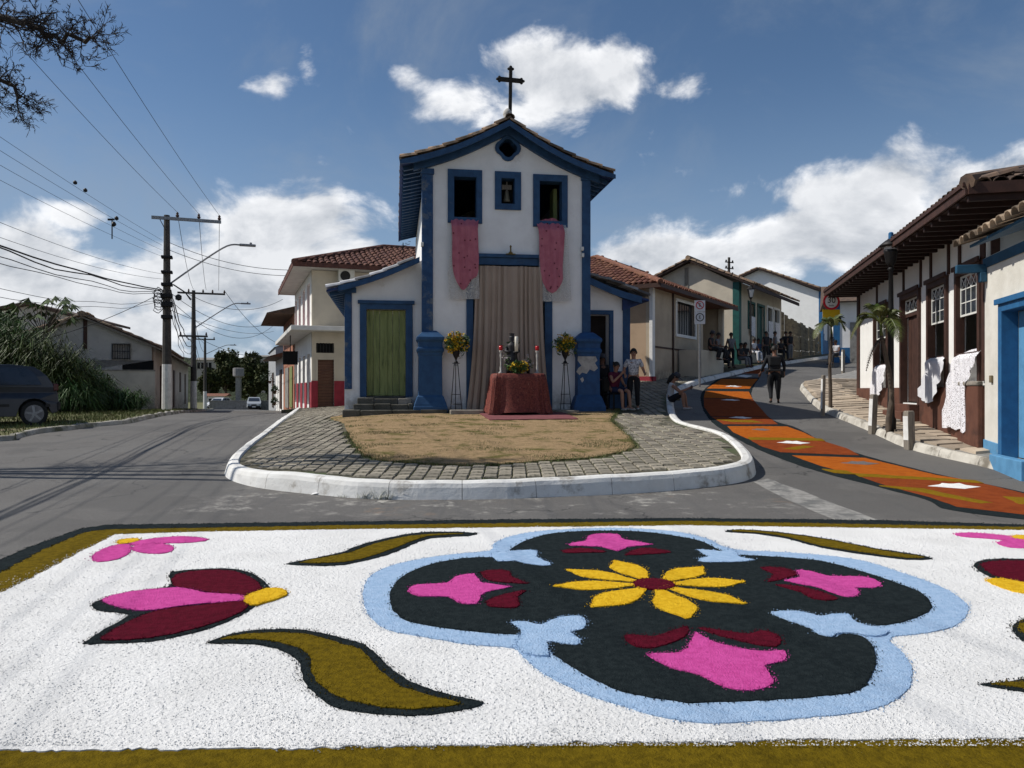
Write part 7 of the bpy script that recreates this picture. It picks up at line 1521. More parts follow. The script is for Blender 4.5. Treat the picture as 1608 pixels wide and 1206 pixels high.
hill('hills', -400, 560, 480, [585, 580, 570, 572, 560, 563, 556, 560, 552, 566, 560, 575, 590], mat('wooded_hill', (.05, .065, .03), (.03, .042, .02), sc=.08, bump=1, bs=.4, bdist=4, stain=(.12, .11, .07), ss=.03, st=(.6, .64)))
def far_house(px0, px1, pt, pb, Y, label, roofm='tilered', body='far', win=3):
    a_ = P(px0, pb, Y); b_ = P(px1, pt, Y); r = E('far_house', a_, 0, label, 'house', 'small houses at the end of the left street'); w_, h = b_.x - a_.x, b_.z - a_.z; MB().box(0, w_, 0, w_ * .8, -3, h).build('wall', M[body], r)
    MB().add([(-.4, -.4, h), (w_ + .4, -.4, h), (w_ + .4, w_ * .4, h + w_ * .16), (-.4, w_ * .4, h + w_ * .16), (w_ + .4, w_ * .8, h), (-.4, w_ * .8, h)], [(0, 1, 2, 3), (3, 2, 4, 5), (0, 3, 5), (1, 2, 4), (0, 1, 4, 5)]).build('roof', M[roofm], r)
    for k in range(win): x = w_ * (k + .5) / win; MB().box(x - w_ * .09, x + w_ * .09, -.05, -.005, h * .3, h * .78).build('window', M['black'], r)
far_house(326, 352, 622, 641, 100, 'low white far house with brown roof and three dark arches down the left street', 'tilered', 'whiteR', 3); far_house(309, 333, 565, 585, 230, 'far building high behind the trees left of the water tank', 'concrete', 'far', 4); far_house(408, 424, 560, 600, 210, 'tall pale far building right of the trees', 'concrete', 'far', 2); far_house(384, 398, 560, 575, 300, 'distant pale block on the hill above the trees', 'concrete', 'far', 3)
w0_ = P(355, 643, 92); fw = E('street_wall', w0_, 0, 'grey wall closing the end of the left street beneath the trees', 'wall'); MB().box(-2, 5.2, 0, .2, -2, 1.0).build('wall_panel', M['concrete'], fw); MB().box(-2, 5.2, -.05, .25, 1.002, 1.08).build('coping', M['concrete'], fw)
wt = E('water_tank', P(374.5, 632, 98), 0, 'pale square water tank on a slim concrete column down the left street', 'water tank'); hh_ = (632 - 592) * 98 / F; MB().box(-.28, .28, -.28, .28, -1, hh_).build('column', M['concrete'], wt); MB().lathe([(.5, hh_), (.68, hh_ + .15), (.68, hh_ + 1.1), (.5, hh_ + 1.15)], (0, 0, 0), 14).build('tank', mat('tank_grey', (.27, .26, .26), (.2, .19, .19)), wt)
# shrubs on the verge: long bladed clumps
def clump(X, Y, h, w_, n, seed, label, m='reed', lean=.5, lw=.013):
    rnd = random.Random(seed); r = E('shrub', (X, Y, V(X, Y)), 0, label, 'shrub', 'tall reed shrubs on the left verge'); mb = MB(); st_ = MB()
    for k in range(n):
        a_, d = rnd.uniform(0, 6.283), rnd.random() ** .5 * w_; bx0 = Vector((math.cos(a_) * d, math.sin(a_) * d * .6, 0)); top = h * rnd.uniform(.45, 1) * (1 - .45 * (d / w_) ** 2); o = bx0 + Vector((math.cos(a_) * top * .12, math.sin(a_) * top * .08, 0))
        for q in range(14):
            z = top * rnd.uniform(.12, 1); p = bx0.lerp(o, z / h) + Vector((0, 0, z)); b_ = rnd.uniform(0, 6.283); l = rnd.uniform(.4, 1.0); u = Vector((math.cos(b_), math.sin(b_), 0)); s_ = Vector((-u.y, u.x, 0)) * lw * rnd.uniform(.6, 1.3); m1 = p + u * l * .5 + Vector((0, 0, l * .38)); t_ = p + u * l + Vector((0, 0, l * (.38 - lean * rnd.uniform(.3, 1.3)))); mb.add([p - s_ * .5, p + s_ * .5, m1 + s_, m1 - s_, t_], [(0, 1, 2, 3), (3, 2, 4)])
        if k % 9 == 0: st_.tube([bx0, o + Vector((0, 0, top))], [.018, .006], 4)
    mb.build('blades', M[m], r, fix=False); st_.build('stems', M['bark'], r, fix=False); lf = MB(); leaves(lf, (0, 0, h * .5), (w_ * .95, w_ * .6, h * .5), int(900 * h), .15, seed=seed + 90, asp=2.6, clump=18); lf.build('foliage', M['leaf' if seed % 2 else 'leafy'], r, fix=False)
for k, a in enumerate([(-15.6, 27.0, 1.9, 1.4, 420), (-16.2, 26.0, 2.9, 1.7, 620), (-17.6, 26.4, 3.4, 1.8, 700), (-14.2, 27.6, .7, .9, 120), (-18.6, 27.5, 3.7, 1.9, 700), (-20.4, 28.5, 4.2, 2.2, 800), (-15.2, 25.6, 1.1, 1.2, 260)]):
    clump(*a, seed=k + 1, label='green bladed shrub on the verge, %s' % ['third from its right end', 'behind the rear of the parked car', 'tall one behind the parked car', 'rightmost and lowest by the boundary wall', 'taller one behind the car roof', 'tallest at the left edge', 'low one at the kerb right of the car'][k], m=['reed', 'leafy', 'reed', 'leaf', 'reed', 'reed', 'leaf'][k])
b = Vector((-17.2, 28.2, V(-17, 28))); r = E('papaya_plant', b, 0, 'broad leaved plant with pale drooping leaves rising over the shrubs', 'plant'); rnd = random.Random(4); mb = MB(); st_ = MB()
for k in range(26):
    a_ = rnd.uniform(0, 6.28); q = Vector((math.cos(a_) * rnd.uniform(.5, 1.5), math.sin(a_) * .6, rnd.uniform(3.3, 4.25))); st_.tube([(0, 0, 2.8), q], .015, 4)
    for j in range(7): e = a_ + (j - 3) * .42; l = rnd.uniform(.3, .5); u = Vector((math.cos(e) * l, math.sin(e) * l * .6, -.18 - .12 * abs(j - 3) * .5)); s_ = Vector((-u.y, u.x, 0)).normalized() * .06; mb.add([q, q + u * .5 + s_, q + u, q + u * .5 - s_], [(0, 1, 2, 3)])
st_.tube([(0, 0, 0), (0, 0, 3)], [.08, .05], 8); mb.build('leaves', mat('pale_papaya_leaf', (.16, .20, .10), (.10, .14, .06), isl=.3, bump=0), r, fix=False); st_.build('stem', M['bark'], r)
tree(2, 600, 36, 130, 46, 'dark tree at the left edge behind the shrubs', 9, n=2600, size=.3)
# bare tree top left
def bare_tree():
    b = Vector((-15.6, 12.4, 0)); r = E('bare_tree', b, 0, 'leafless dark branched tree reaching into the top left corner', 'tree'); rnd = random.Random(12); mb = MB(); tr = MB(); cnt = [0]
    tr.tube([(0, 0, -.5), (.1, 0, 2), (.3, .1, 4.2)], [.26, .2, .16], 10); tr.build('trunk', M['twig'], r)
    def grow(p, d, L, rad, lev):
        n = 4; pts = [p]; q = p.copy(); dd_ = d.copy()
        for k in range(n): dd_ = (dd_ + Vector((rnd.gauss(0, .22), rnd.gauss(0, .22), rnd.gauss(0, .20)))).normalized(); q = q + dd_ * L / n; pts.append(q.copy())
        mb.tube(pts, [rad * (1 - .5 * k / n) for k in range(n + 1)], 5 if lev < 2 else 3, cap=False)
        if lev >= 4: return
        for k in range(rnd.choice((3, 4, 5))):
            i = rnd.randrange(1, n + 1); ax = Vector((rnd.gauss(0, 1), rnd.gauss(0, 1), rnd.gauss(0, 1))).normalized(); nd = (dd_ + (ax - dd_ * ax.dot(dd_)).normalized() * rnd.uniform(.6, 1.3)).normalized(); grow(pts[i], nd, L * rnd.uniform(.45, .7), max(.0055, rad * .6), lev + 1)
    def limb(path, r0, L0, k0=.35):
        q = smooth_open([Vector(p) - b for p in path], 6); n = len(q); q = [p + Vector((rnd.gauss(0, .03), rnd.gauss(0, .03), rnd.gauss(0, .04))) for p in q]; mb.tube(q, [r0 * (1 - .75 * k / n) for k in range(n)], 7)
        for k in range(int(n * k0), n):
            for _ in range(2):
                t = k / n; d = (q[min(k + 1, n - 1)] - q[k - 1]).normalized(); ax = Vector((rnd.gauss(0, 1), rnd.gauss(0, .7), rnd.gauss(0, 1))).normalized(); grow(q[k], (d * .8 + ax * .9).normalized(), L0 * rnd.uniform(.5, 1) * (1.15 - .7 * t), .018 * (1.2 - .7 * t), 1)
    st_ = (-15.3, 12.5, 4.1)
    limb([st_, (-12.5, 12.3, 6.2), (-9.6, 12.1, 7.35), (-8.0, 12, 7.45), (-7.3, 12, 7.15), (-6.6, 12, 7.1)], .10, .85, .45)
    limb([st_, (-12.6, 12.6, 5.6), (-9.8, 12.6, 6.7), (-8.5, 12.5, 6.65), (-7.9, 12.4, 6.3)], .08, .75, .5)
    limb([st_, (-13, 12, 6.8), (-10.5, 11.8, 8.2), (-8.2, 11.8, 8.1), (-7.0, 11.8, 7.75)], .09, .6, .6)
    limb([st_, (-15, 13, 8), (-14, 14, 11)], .1, 1.6, .3); limb([st_, (-17, 12, 7), (-19, 12, 9.5)], .09, 1.5, .3)
    mb.build('branches', M['twig'], r, fix=False); print('BR', len(mb.f))
bare_tree()
# weeds and litter at the kerb
for k, (px, py, s_, lb) in enumerate(((487, 772, .1, 'small weed tuft at the foot of the white kerb left of the litter'), (590, 783, .13, 'green weed tuft growing at the kerb foot right of the white litter'), (612, 784, .16, 'largest weed tuft at the foot of the white kerb'), (546, 781, .06, 'tiny weed by the kerb between the litter and the larger tufts'))):
    g0_ = GP(px, py); r = E('weed_tuft', g0_, 0, lb, 'weed', 'weeds along the foot of the kerb'); mb = MB(); rnd = random.Random(k)
    for q in range(150): a_ = rnd.uniform(0, 6.28); l = s_ * rnd.uniform(.3, 1.1); u = Vector((math.cos(a_), math.sin(a_) * .4, 0)); p = Vector((rnd.gauss(0, s_ * .9), rnd.gauss(0, .02), -.01)); w_ = Vector((-u.y, u.x, 0)) * .006; mb.add([p - w_, p + w_, p + u * l * .6 + Vector((0, 0, l))], [(0, 1, 2)])
    mb.build('blades', M['grass'], r, fix=False)
def litter(px, py, w_, d, label):
    g0_ = GP(px, py); r = E('paper_scrap', g0_, R(20 * (px % 5)), label, 'litter'); MB().add([(-w_, -d, .005), (w_ * .2, -d * .9, .03), (w_, -d, .008), (w_, d, .02), (.0, d, .055), (-w_, d, .012)], [(0, 1, 4, 5), (1, 2, 3, 4)]).build('paper', M['signwhite'], r)
litter(500, 777, .09, .03, 'long white paper scrap on the asphalt at the kerb'); litter(516, 776, .04, .035, 'small square white paper scrap beside the longer one at the kerb'); 
# pale worn road marking at right
mk = [GP(*q).xy for q in ((1183, 757), (1206, 752), (1262, 772), (1383, 818), (1310, 817), (1240, 787))]
tag(drape('road_marking', mk, G, .004, mat('worn_road_paint', (.30, .29, .27), (.18, .175, .165), sc=9, bump=.3, bs=60, stain=(.13, .13, .125), ss=3, st=(.48, .62)), sp=.2, skirt=0, jit=.02), kind='structure')
# ================================================================== VEHICLES
def hatchback(loc, rz, label, paint, group=None):
    r = E('parked_car', loc, rz, label, 'car', group)       # front towards +x, 3.8 m long
    Lb_ = [(-1.86, .34), (-1.90, .55), (-1.86, .80), (-1.80, .92)]; up = [(-1.62, 1.20), (-1.36, 1.40), (-.9, 1.45), (-.1, 1.45), (.22, 1.38), (.82, 1.0)]; ft = [(1.1, .96), (1.72, .78), (1.86, .58), (1.86, .34)]
    def arch(cx): return [(cx + .35 * math.cos(R(a_)), .30 + .36 * math.sin(R(a_))) for a_ in range(170, 5, -20)]
    out = Lb_ + up + ft + [(c_[0], c_[1]) for c_ in reversed(arch(1.2))] + [(.8, .24), (-.98, .24)] + [(c_[0], c_[1]) for c_ in reversed(arch(-1.36))] + [(-1.74, .3)]
    hw = lambda x, z: (.81 if z < .95 else .81 - (z - .95) * .36) - .10 * max(0, (abs(x) - 1.45) / .4) ** 2
    n = len(out); mb = MB()
    tri = tessellate_polygon([[Vector((x, z, 0)) for x, z in out]])
    mb.v = [(x, -hw(x, z), z) for x, z in out] + [(x, hw(x, z), z) for x, z in out]; mb.f = [tuple(t) for t in tri] + [tuple(i + n for i in reversed(t)) for t in tri] + [(i, (i + 1) % n, (i + 1) % n + n, i + n) for i in range(n)]
    mb.build('body', paint, r, bev=.03)
    for s_ in (-1, 1):
        def sp(pts, nm, m, e=.006):
            m_ = MB(); k = len(pts); m_.v = [(x, s_ * (hw(x, z) + e), z) for x, z in pts] + [(x, s_ * (hw(x, z) - .01), z) for x, z in pts]; m_.f = [tuple(range(k)), tuple(reversed(range(k, 2 * k)))] + [(i, (i + 1) % k, (i + 1) % k + k, i + k) for i in range(k)]; return m_.build(nm, m, r)
        sp([(-1.52, .98), (-1.38, 1.24), (-1.2, 1.37), (-.62, 1.39), (-.60, .97)], 'rear_side_window', M['glass']); sp([(-.53, .97), (-.55, 1.39), (.12, 1.36), (.62, 1.0), (.6, .97)], 'front_side_window', M['glass'])
        dp = sp([(-.56, .30), (-.60, .94), (.62, .94), (.70, .34)], 'door', paint, .008); MB().box(-.46, -.28, s_ * .83 - .012, s_ * .83 + .012, .84, .87).build('door_handle', M['cartrim'], dp)
        sp([(-1.7, .46), (-1.7, .53), (-1.60, .53), (-1.6, .46)], 'rub_strip', M['cartrim'], .012); sp([(-.84, .47), (-.84, .53), (.82, .53), (.82, .47)], 'rub_strip', M['cartrim'], .014)
        tl_ = MB().box(-1.88, -1.77, s_ * .70 - .05, s_ * .70 + .05, .84, 1.00).build('tail_lamp', M['redlens'], r, bev=.02); MB().box(1.66, 1.82, s_ * .6 - .12, s_ * .6 + .12, .60, .74).build('headlamp', M['lens'], r, bev=.02)
        MB().box(-1.66, -1.06, -.6, .6, .22, .66).build('wheel_well', M['cartrim'], r); MB().box(.9, 1.5, -.6, .6, .22, .66).build('wheel_well', M['cartrim'], r)
    for cx in (-1.36, 1.2):
            w_ = MB().tube([(cx, s_ * .60, .30), (cx, s_ * .80, .30)], .30, 24).build('wheel', M['rubber'], r, bev=.02); m_ = MB(); m_.tube([(cx, s_ * .79, .30), (cx, s_ * .805, .30)], .21, 20)
            m_.build('rim', M['rim'], w_); m2 = MB(); [m2.beam((cx, s_ * .812, .30), (cx + .19 * math.cos(R(72 * q + 10)), s_ * .808, .30 + .19 * math.sin(R(72 * q + 10))), .05, .012, Vector((0, 1, 0))) for q in range(5)]; m2.build('spokes', M['steel'], w_)
    MB().add([(.86, -.62, 1.01), (.86, .62, 1.01), (.30, .55, 1.36), (.30, -.55, 1.36)], [(0, 1, 2, 3)]).build('windscreen', M['glass'], r).location = (.012, 0, .012); MB().add([(-1.79, -.6, .97), (-1.79, .6, .97), (-1.46, .54, 1.33), (-1.46, -.54, 1.33)], [(0, 3, 2, 1)]).build('rear_window', M['glass'], r).location = (-.02, 0, .015)
    MB().box(1.80, 1.90, -.72, .72, .30, .50).build('bumper', M['cartrim'], r, bev=.04); MB().box(-1.93, -1.84, -.72, .72, .36, .58).build('bumper', M['cartrim'], r, bev=.04); MB().box(1.862, 1.885, -.3, .3, .54, .68).build('grille', M['cartrim'], r); MB().box(1.905, 1.912, -.2, .2, .36, .47).build('number_plate', M['signwhite'], r)
    r.scale = (1, 1, 1.06); return r
cX, cY = -12.0 - .62, 19.9; cdir = math.atan2(-.56, -.83)
cc = Vector((-12.3, 19.75)) + Vector((math.cos(cdir), math.sin(cdir))) * 1.36
hatchback((cc.x, cc.y, V(cc.x, cc.y) - .04), cdir, 'dark blue hatchback parked on the grass verge at the left edge', M['carpaint'])
pa = P(399, 644, 92); hatchback((pa.x, pa.y, pa.z), R(-72), 'pale silver car facing the viewer down the left street', M['carsilver']); pa = P(344, 644, 96); hatchback((pa.x, pa.y, pa.z), R(-100), 'small white car facing the viewer at the far end of the left street', M['carwhite'])
# ================================================================== PEOPLE
def skinned(name, pts, edges, m, parent, sub=1, root=0):
    me = bpy.data.meshes.new(name); me.from_pydata([p[0] for p in pts], edges, []); me.materials.append(m); o = bpy.data.objects.new(name, me); COL.objects.link(o); o.parent = parent
    s_ = o.modifiers.new('skin', 'SKIN'); s_.use_smooth_shade = True
    lay = me.skin_vertices[0].data
    for i, p in enumerate(pts):
        r_ = p[1] if isinstance(p[1], tuple) else (p[1], p[1]); lay[i].radius = r_; lay[i].use_root = (i == root)
    u_ = o.modifiers.new('sub', 'SUBSURF'); u_.levels = sub; u_.render_levels = sub
    dg = bpy.context.evaluated_depsgraph_get(); nm = bpy.data.meshes.new_from_object(o.evaluated_get(dg)); o.modifiers.clear(); o.data = nm; nm.name = name
    if not nm.materials: nm.materials.append(m)
    nm.polygons.foreach_set('use_smooth', [True] * len(nm.polygons)); return o
def person(loc, face, label, J, skin='skindk', top=None, low=None, hair='short', shoe=(.02, .02, .02), sleeves=.5, legs=1.0, skirt=False, fingers=True, group=None, hat=None, s=1.0, robust=1.0):
    """J: joints in metres, the person faces -y of the local frame; face = heading of that frame"""
    r = E('person', loc, face, label, 'person', group); r.scale = (s, s, s); V3 = Vector; J = {k: V3(v) for k, v in J.items()}
    pel, ch_, nk, hd = J['pelvis'], J['chest'], J['neck'], J['head']; w_ = robust
    body = [(pel, (.13 * w_, .10 * w_)), (pel.lerp(ch_, .5), (.115 * w_, .085 * w_)), (ch_, (.14 * w_, .095 * w_)), (nk, .052), (nk.lerp(hd, .55), .062), (hd, (.078, .092)), (hd + (hd - nk).normalized() * .085, (.062, .07))]; ed = [(0, 1), (1, 2), (2, 3), (3, 4), (4, 5), (5, 6)]
    def chain(start, seq):
        p = start
        for q in seq: body.append(q); ed.append((p, len(body) - 1)); p = len(body) - 1
        return p
    for sd_ in ('L', 'R'):
        sh, el, wr = J['sh' + sd_], J['el' + sd_], J['wr' + sd_]; d = (wr - el).normalized(); side = d.cross(V3((0, 1, .2))).normalized()
        k = chain(2, [(sh, .056), (sh.lerp(el, .5), .046), (el, .038), (el.lerp(wr, .4), .036), (wr, .026), (wr + d * .05, (.034, .018))]) 
        if fingers:
            for f in range(4):
                o_ = side * (.026 - .0175 * f); l = (.07, .08, .078, .062)[f]; b_ = wr + d * .085 + o_; chain(k, [(b_, .0095), (b_ + d * l * .5 + V3((0, -.006, 0)), .009), (b_ + d * l + V3((0, -.018, 0)), .007)])
            chain(k, [(wr + d * .05 + side * .042, .010), (wr + d * .09 + side * .052, .009)])
        hp, kn, an, to = J['hp' + sd_], J['kn' + sd_], J['an' + sd_], J['to' + sd_]; chain(0, [(hp, .085 * w_), (hp.lerp(kn, .5), .072 * w_), (kn, .052), (kn.lerp(an, .35), .052), (an, .034), (to, (.036, .028))])
    skinned('body', body, ed, M[skin], r)
    # shirt
    m_ = top; t = [(pel + (ch_ - pel) * -.12, (.16 * w_, .128 * w_)), (pel.lerp(ch_, .5), (.145 * w_, .11 * w_)), (ch_, (.165 * w_, .12 * w_)), (ch_.lerp(nk, .75), (.085, .075))]; e2 = [(0, 1), (1, 2), (2, 3)]
    for sd_ in ('L', 'R'):
        sh, el, wr = J['sh' + sd_], J['el' + sd_], J['wr' + sd_]; p = 2; seq = [(sh, .07), (sh.lerp(el, min(1, sleeves * 1.0) * .9), .062)]
        if sleeves > .95: seq += [(el, .052), (el.lerp(wr, .85), .042)]
        for q in seq: t.append(q); e2.append((p, len(t) - 1)); p = len(t) - 1
    skinned('shirt', t, e2, m_, r)
    if not skirt:
        t = [(pel + V3((0, 0, .05)), (.152 * w_, .122 * w_)), (pel, (.15 * w_, .125 * w_))]; e2 = [(0, 1)]
        for sd_ in ('L', 'R'):
            hp, kn, an = J['hp' + sd_], J['kn' + sd_], J['an' + sd_]; p = 1; seq = [(hp, .10 * w_), (hp.lerp(kn, .5), .088 * w_), (kn.lerp(hp, .12) if legs < 1 else kn, .072 * w_)]
            if legs >= 1: seq += [(kn.lerp(an, .5), .064), (an.lerp(kn, .06), .056)]
            for q in seq: t.append(q); e2.append((p, len(t) - 1)); p = len(t) - 1
        skinned('trousers', t, e2, low, r)
    else:
        k1 = (J['knL'] + J['knR']) / 2; t = [(pel + V3((0, 0, .06)), (.15 * w_, .12 * w_)), (pel, (.165 * w_, .14 * w_)), (pel.lerp(k1, .55), (.19, .13)), (k1, (.2, .12))]; skinned('skirt', t, [(0, 1), (1, 2), (2, 3)], low, r)
    for sd_ in ('L', 'R'):
        an, to = J['an' + sd_], J['to' + sd_]; d = (to - an); d.z = 0; d.normalize(); skinned('shoe', [(an + V3((0, 0, -.035)) - d * .03, (.042, .035)), (an.lerp(to, .5) + V3((0, 0, -.02)), (.044, .034)), (to + d * .02, (.04, .024))], [(0, 1), (1, 2)], cloth('shoe_%d' % int(shoe[0] * 100), shoe), r)
    up = (hd - nk).normalized(); fw = J.get('look', V3((0, -1, 0))); fw = (fw - up * fw.dot(up)).normalized(); rt = up.cross(fw).normalized(); T = Matrix((rt, -fw, up)).transposed().to_4x4(); T.translation = hd + up * .03
    hm = MB(); n, m2 = 14, 8; ln = {'short': .0, 'long': .20, 'bun': .0, 'none': 0}[hair]
    for j in range(m2 + 1):
        v = j / m2 * math.pi * .62
        for i in range(n):
            a_ = 2 * math.pi * i / n; fr_ = max(0, -math.sin(a_)); cut = 1 - .55 * fr_ if v > .6 else 1; vv = v * (1 - .38 * fr_ * (v / 2)); hm.v.append(tuple(T @ V3((.092 * math.cos(a_) * math.sin(vv) * 1.02, .108 * math.sin(a_) * math.sin(vv) + .012, .118 * math.cos(vv)))))
    for j in range(m2):
        for i in range(n): i2 = (i + 1) % n; hm.f.append((j * n + i, j * n + i2, (j + 1) * n + i2, (j + 1) * n + i))
    if ln: hm.tube([T @ V3((0, .06, .03)), T @ V3((0, .09, -.08)), T @ V3((0, .10, -.08 - ln))], [.085, .085, .04], 10)
    if hair == 'bun': hm.lathe([(.0, -.04), (.035, -.02), (.04, .01), (.0, .04)], T @ V3((0, .12, .06)), 8)
    if hair != 'none': hm.build('hair', M['hair'], r, smooth=True)
    nb = MB(); a_ = [T @ V3(p) for p in ((0, -.118, -.03), (-.016, -.088, -.035), (.016, -.088, -.035), (0, -.09, .012), (0, -.09, -.045))]; nb.add(a_, [(0, 1, 3), (0, 3, 2), (0, 2, 4), (0, 4, 1)]); nb.build('nose', M[skin], r)
    for x in (-.032, .032): MB().lathe([(.001, -.008), (.011, -.004), (.011, .004), (.001, .008)], T @ V3((x, -.083, .0)), 8).build('eye', M['signblack'], r)
    MB().beam(T @ V3((-.024, -.088, -.065)), T @ V3((.024, -.088, -.065)), .008, .008).build('mouth', cloth('lip', (.22, .06, .05)), r)
    for x in (-.088, .088): MB().lathe([(.004, -.028), (.014, -.01), (.014, .015), (.004, .03)], T @ V3((x, .01, -.01)), 6).build('ear', M[skin], r)
    if hat:
        h_ = MB(); h_.lathe([(.0, .155), (.06, .148), (.098, .10), (.104, .04)] if hat == 'cap' else [(.0, .16), (.07, .15), (.1, .06), (.2, .05), (.2, .04)], (0, 0, 0), 16); 
        if hat == 'cap': h_.box(-.06, .06, -.19, -.08, .035, .048)
        h_.v = [tuple(T @ V3(p)) for p in h_.v]; h_.build('hat', cloth('hat_grey', (.06, .06, .07)), r, smooth=False)
    return r
def stand(h=1.65, **k):
    s = h / 1.65; J = dict(pelvis=(0, 0, .92), chest=(0, 0, 1.22), neck=(0, 0, 1.40), head=(0, -.01, 1.53), shL=(.17, 0, 1.33), shR=(-.17, 0, 1.33), elL=(.23, .03, 1.07), elR=(-.23, .03, 1.07), wrL=(.25, -.04, .86), wrR=(-.25, -.04, .86), hpL=(.09, 0, .88), hpR=(-.09, 0, .88), knL=(.10, -.01, .48), knR=(-.10, -.01, .48), anL=(.11, .02, .07), anR=(-.11, .02, .07), toL=(.13, -.13, .035), toR=(-.13, -.13, .035)); J.update(k); return {a: Vector(v) * s for a, v in J.items()}
def sit(seat=.45, **k):
    J = dict(pelvis=(0, 0, seat + .10), chest=(0, -.04, seat + .40), neck=(0, -.07, seat + .57), head=(0, -.10, seat + .70), shL=(.17, -.05, seat + .51), shR=(-.17, -.05, seat + .51), elL=(.24, -.12, seat + .26), elR=(-.24, -.12, seat + .26), wrL=(.10, -.32, seat + .22), wrR=(-.10, -.32, seat + .22), hpL=(.09, -.04, seat + .09), hpR=(-.09, -.04, seat + .09), knL=(.12, -.44, max(.46, seat + .07)), knR=(-.12, -.44, max(.46, seat + .07)), anL=(.12, -.50, .07), anR=(-.12, -.47, .07), toL=(.14, -.65, .035), toR=(-.14, -.62, .035)); J.update(k); return {a: Vector(v) for a, v in J.items()}
# woman standing beside the chapel
b = Vector((3.24, 20.5, I(3.24, 20.5))); person(b, R(-12), 'woman standing by the chapel corner in light patterned blouse and black trousers', stand(1.62, elR=(-.27, .0, 1.07), wrR=(-.22, -.20, .95), elL=(.27, -.0, 1.07), wrL=(.30, -.16, 1.0), anR=(-.14, -.06, .07), toR=(-.20, -.2, .035)), 'skin', mat('patterned_blouse', (.62, .60, .60), (.16, .16, .18), sc=22, bump=.2, bs=30), cloth('black', (.012, .012, .014)), hair='bun', shoe=(.5, .48, .45), sleeves=.8)
# chair and the seated woman in dark red behind the pedestal
b = Vector((2.72, 20.55, I(2.72, 20.55))); cr = E('garden_chair', b + Vector((0, 0, 0)), R(35), 'dark chair under the seated woman in red beside the chapel side door', 'chair')
MB().box(-.22, .22, -.22, .22, .42, .45).build('seat', M['cartrim'], cr, bev=.01); MB().box(-.22, .22, .2, .23, .5, .88).build('backrest', M['cartrim'], cr, bev=.01)
for x in (-.2, .2):
    for y in (-.2, .2): MB().tube([(x, y, 0), (x * .95, y * .95, .42 if y < 0 else .85)], .014, 6).build('leg', M['iron'], cr)
person(b, R(35), 'woman in dark red top seated on a chair behind the right blue pedestal', sit(.45, elR=(-.22, -.2, .74), wrR=(-.02, -.3, .95)), 'skin', cloth('dark_red', (.11, .012, .035)), cloth('navy_shorts', (.015, .02, .05)), hair='bun', shoe=(.4, .38, .35), legs=.5, sleeves=.5)
b = Vector((2.46, 21.0, I(2.46, 21.0))); person(b + Vector((0, .0, 0)), R(20), 'woman in black with white cap standing in the dark side chapel doorway', stand(1.45), 'skindk', cloth('black', (.012, .012, .014)), cloth('black', (.012, .012, .014)), hair='short', sleeves=1, hat='cap')
# woman on the kerb
kb = IP(1053, 634); b = Vector((kb.x - .02, kb.y, G(kb.x + .5, kb.y) - .02)); person(b, R(72), 'woman in white top and dark skirt seated on the kerb looking at her phone', sit(.20, knL=(.10, -.40, .46), knR=(-.12, -.36, .48), anL=(.1, -.46, .07), anR=(-.1, -.40, .07), toL=(.12, -.6, .035), toR=(-.1, -.54, .035), pelvis=(0, 0, .30), wrL=(.06, -.50, .60), wrR=(-.04, -.50, .58), elL=(.22, -.28, .50), elR=(-.22, -.28, .5), head=(0, -.15, .89)), 'skin', cloth('white_top', (.52, .53, .56)), cloth('dark_skirt', (.014, .014, .018)), hair='long', shoe=(.45, .43, .42), sleeves=.35, legs=.5, hat='cap')
ph_ = E('mobile_phone', b + Matrix.Rotation(R(72), 3, 'Z') @ Vector((.0, -.60, .62)), R(72), 'dark phone held by the woman sitting on the kerb', 'phone'); MB().box(-.04, .04, -.006, .006, -.075, .075).build('case', M['cartrim'], ph_, bev=.004); MB().box(-.034, .034, .0065, .008, -.066, .066).build('screen', M['glass'], ph_)
# policeman walking
b = GP(1216, 633); pm = person(b, R(168), 'officer in dark uniform and vest walking up the right street beside the carpet', stand(1.76, elL=(.30, .04, 1.08), wrL=(.37, -.06, .88), elR=(-.27, .03, 1.08), wrR=(-.28, -.10, .88), shL=(.2, 0, 1.34), shR=(-.2, 0, 1.34), knL=(.10, -.10, .48), anL=(.10, .10, .08), toL=(.12, -.03, .035), anR=(-.12, -.10, .07), toR=(-.14, -.25, .035)), 'skindk', cloth('uniform', (.010, .011, .014)), cloth('uniform', (.010, .011, .014)), hair='short', sleeves=1, shoe=(.012, .012, .012), robust=1.38)
MB().box(-.17, .17, -.15, .15, 1.14, 1.44).build('vest', cloth('vest', (.014, .015, .017)), pm, bev=.04); MB().box(-.2, .2, -.165, .165, .98, 1.04).build('belt', M['cartrim'], pm, bev=.01); MB().box(-.28, -.2, -.07, .09, .78, 1.0).build('holster', M['cartrim'], pm, bev=.015); MB().box(.2, .26, -.05, .05, .9, 1.0).build('pouch', M['cartrim'], pm, bev=.01)
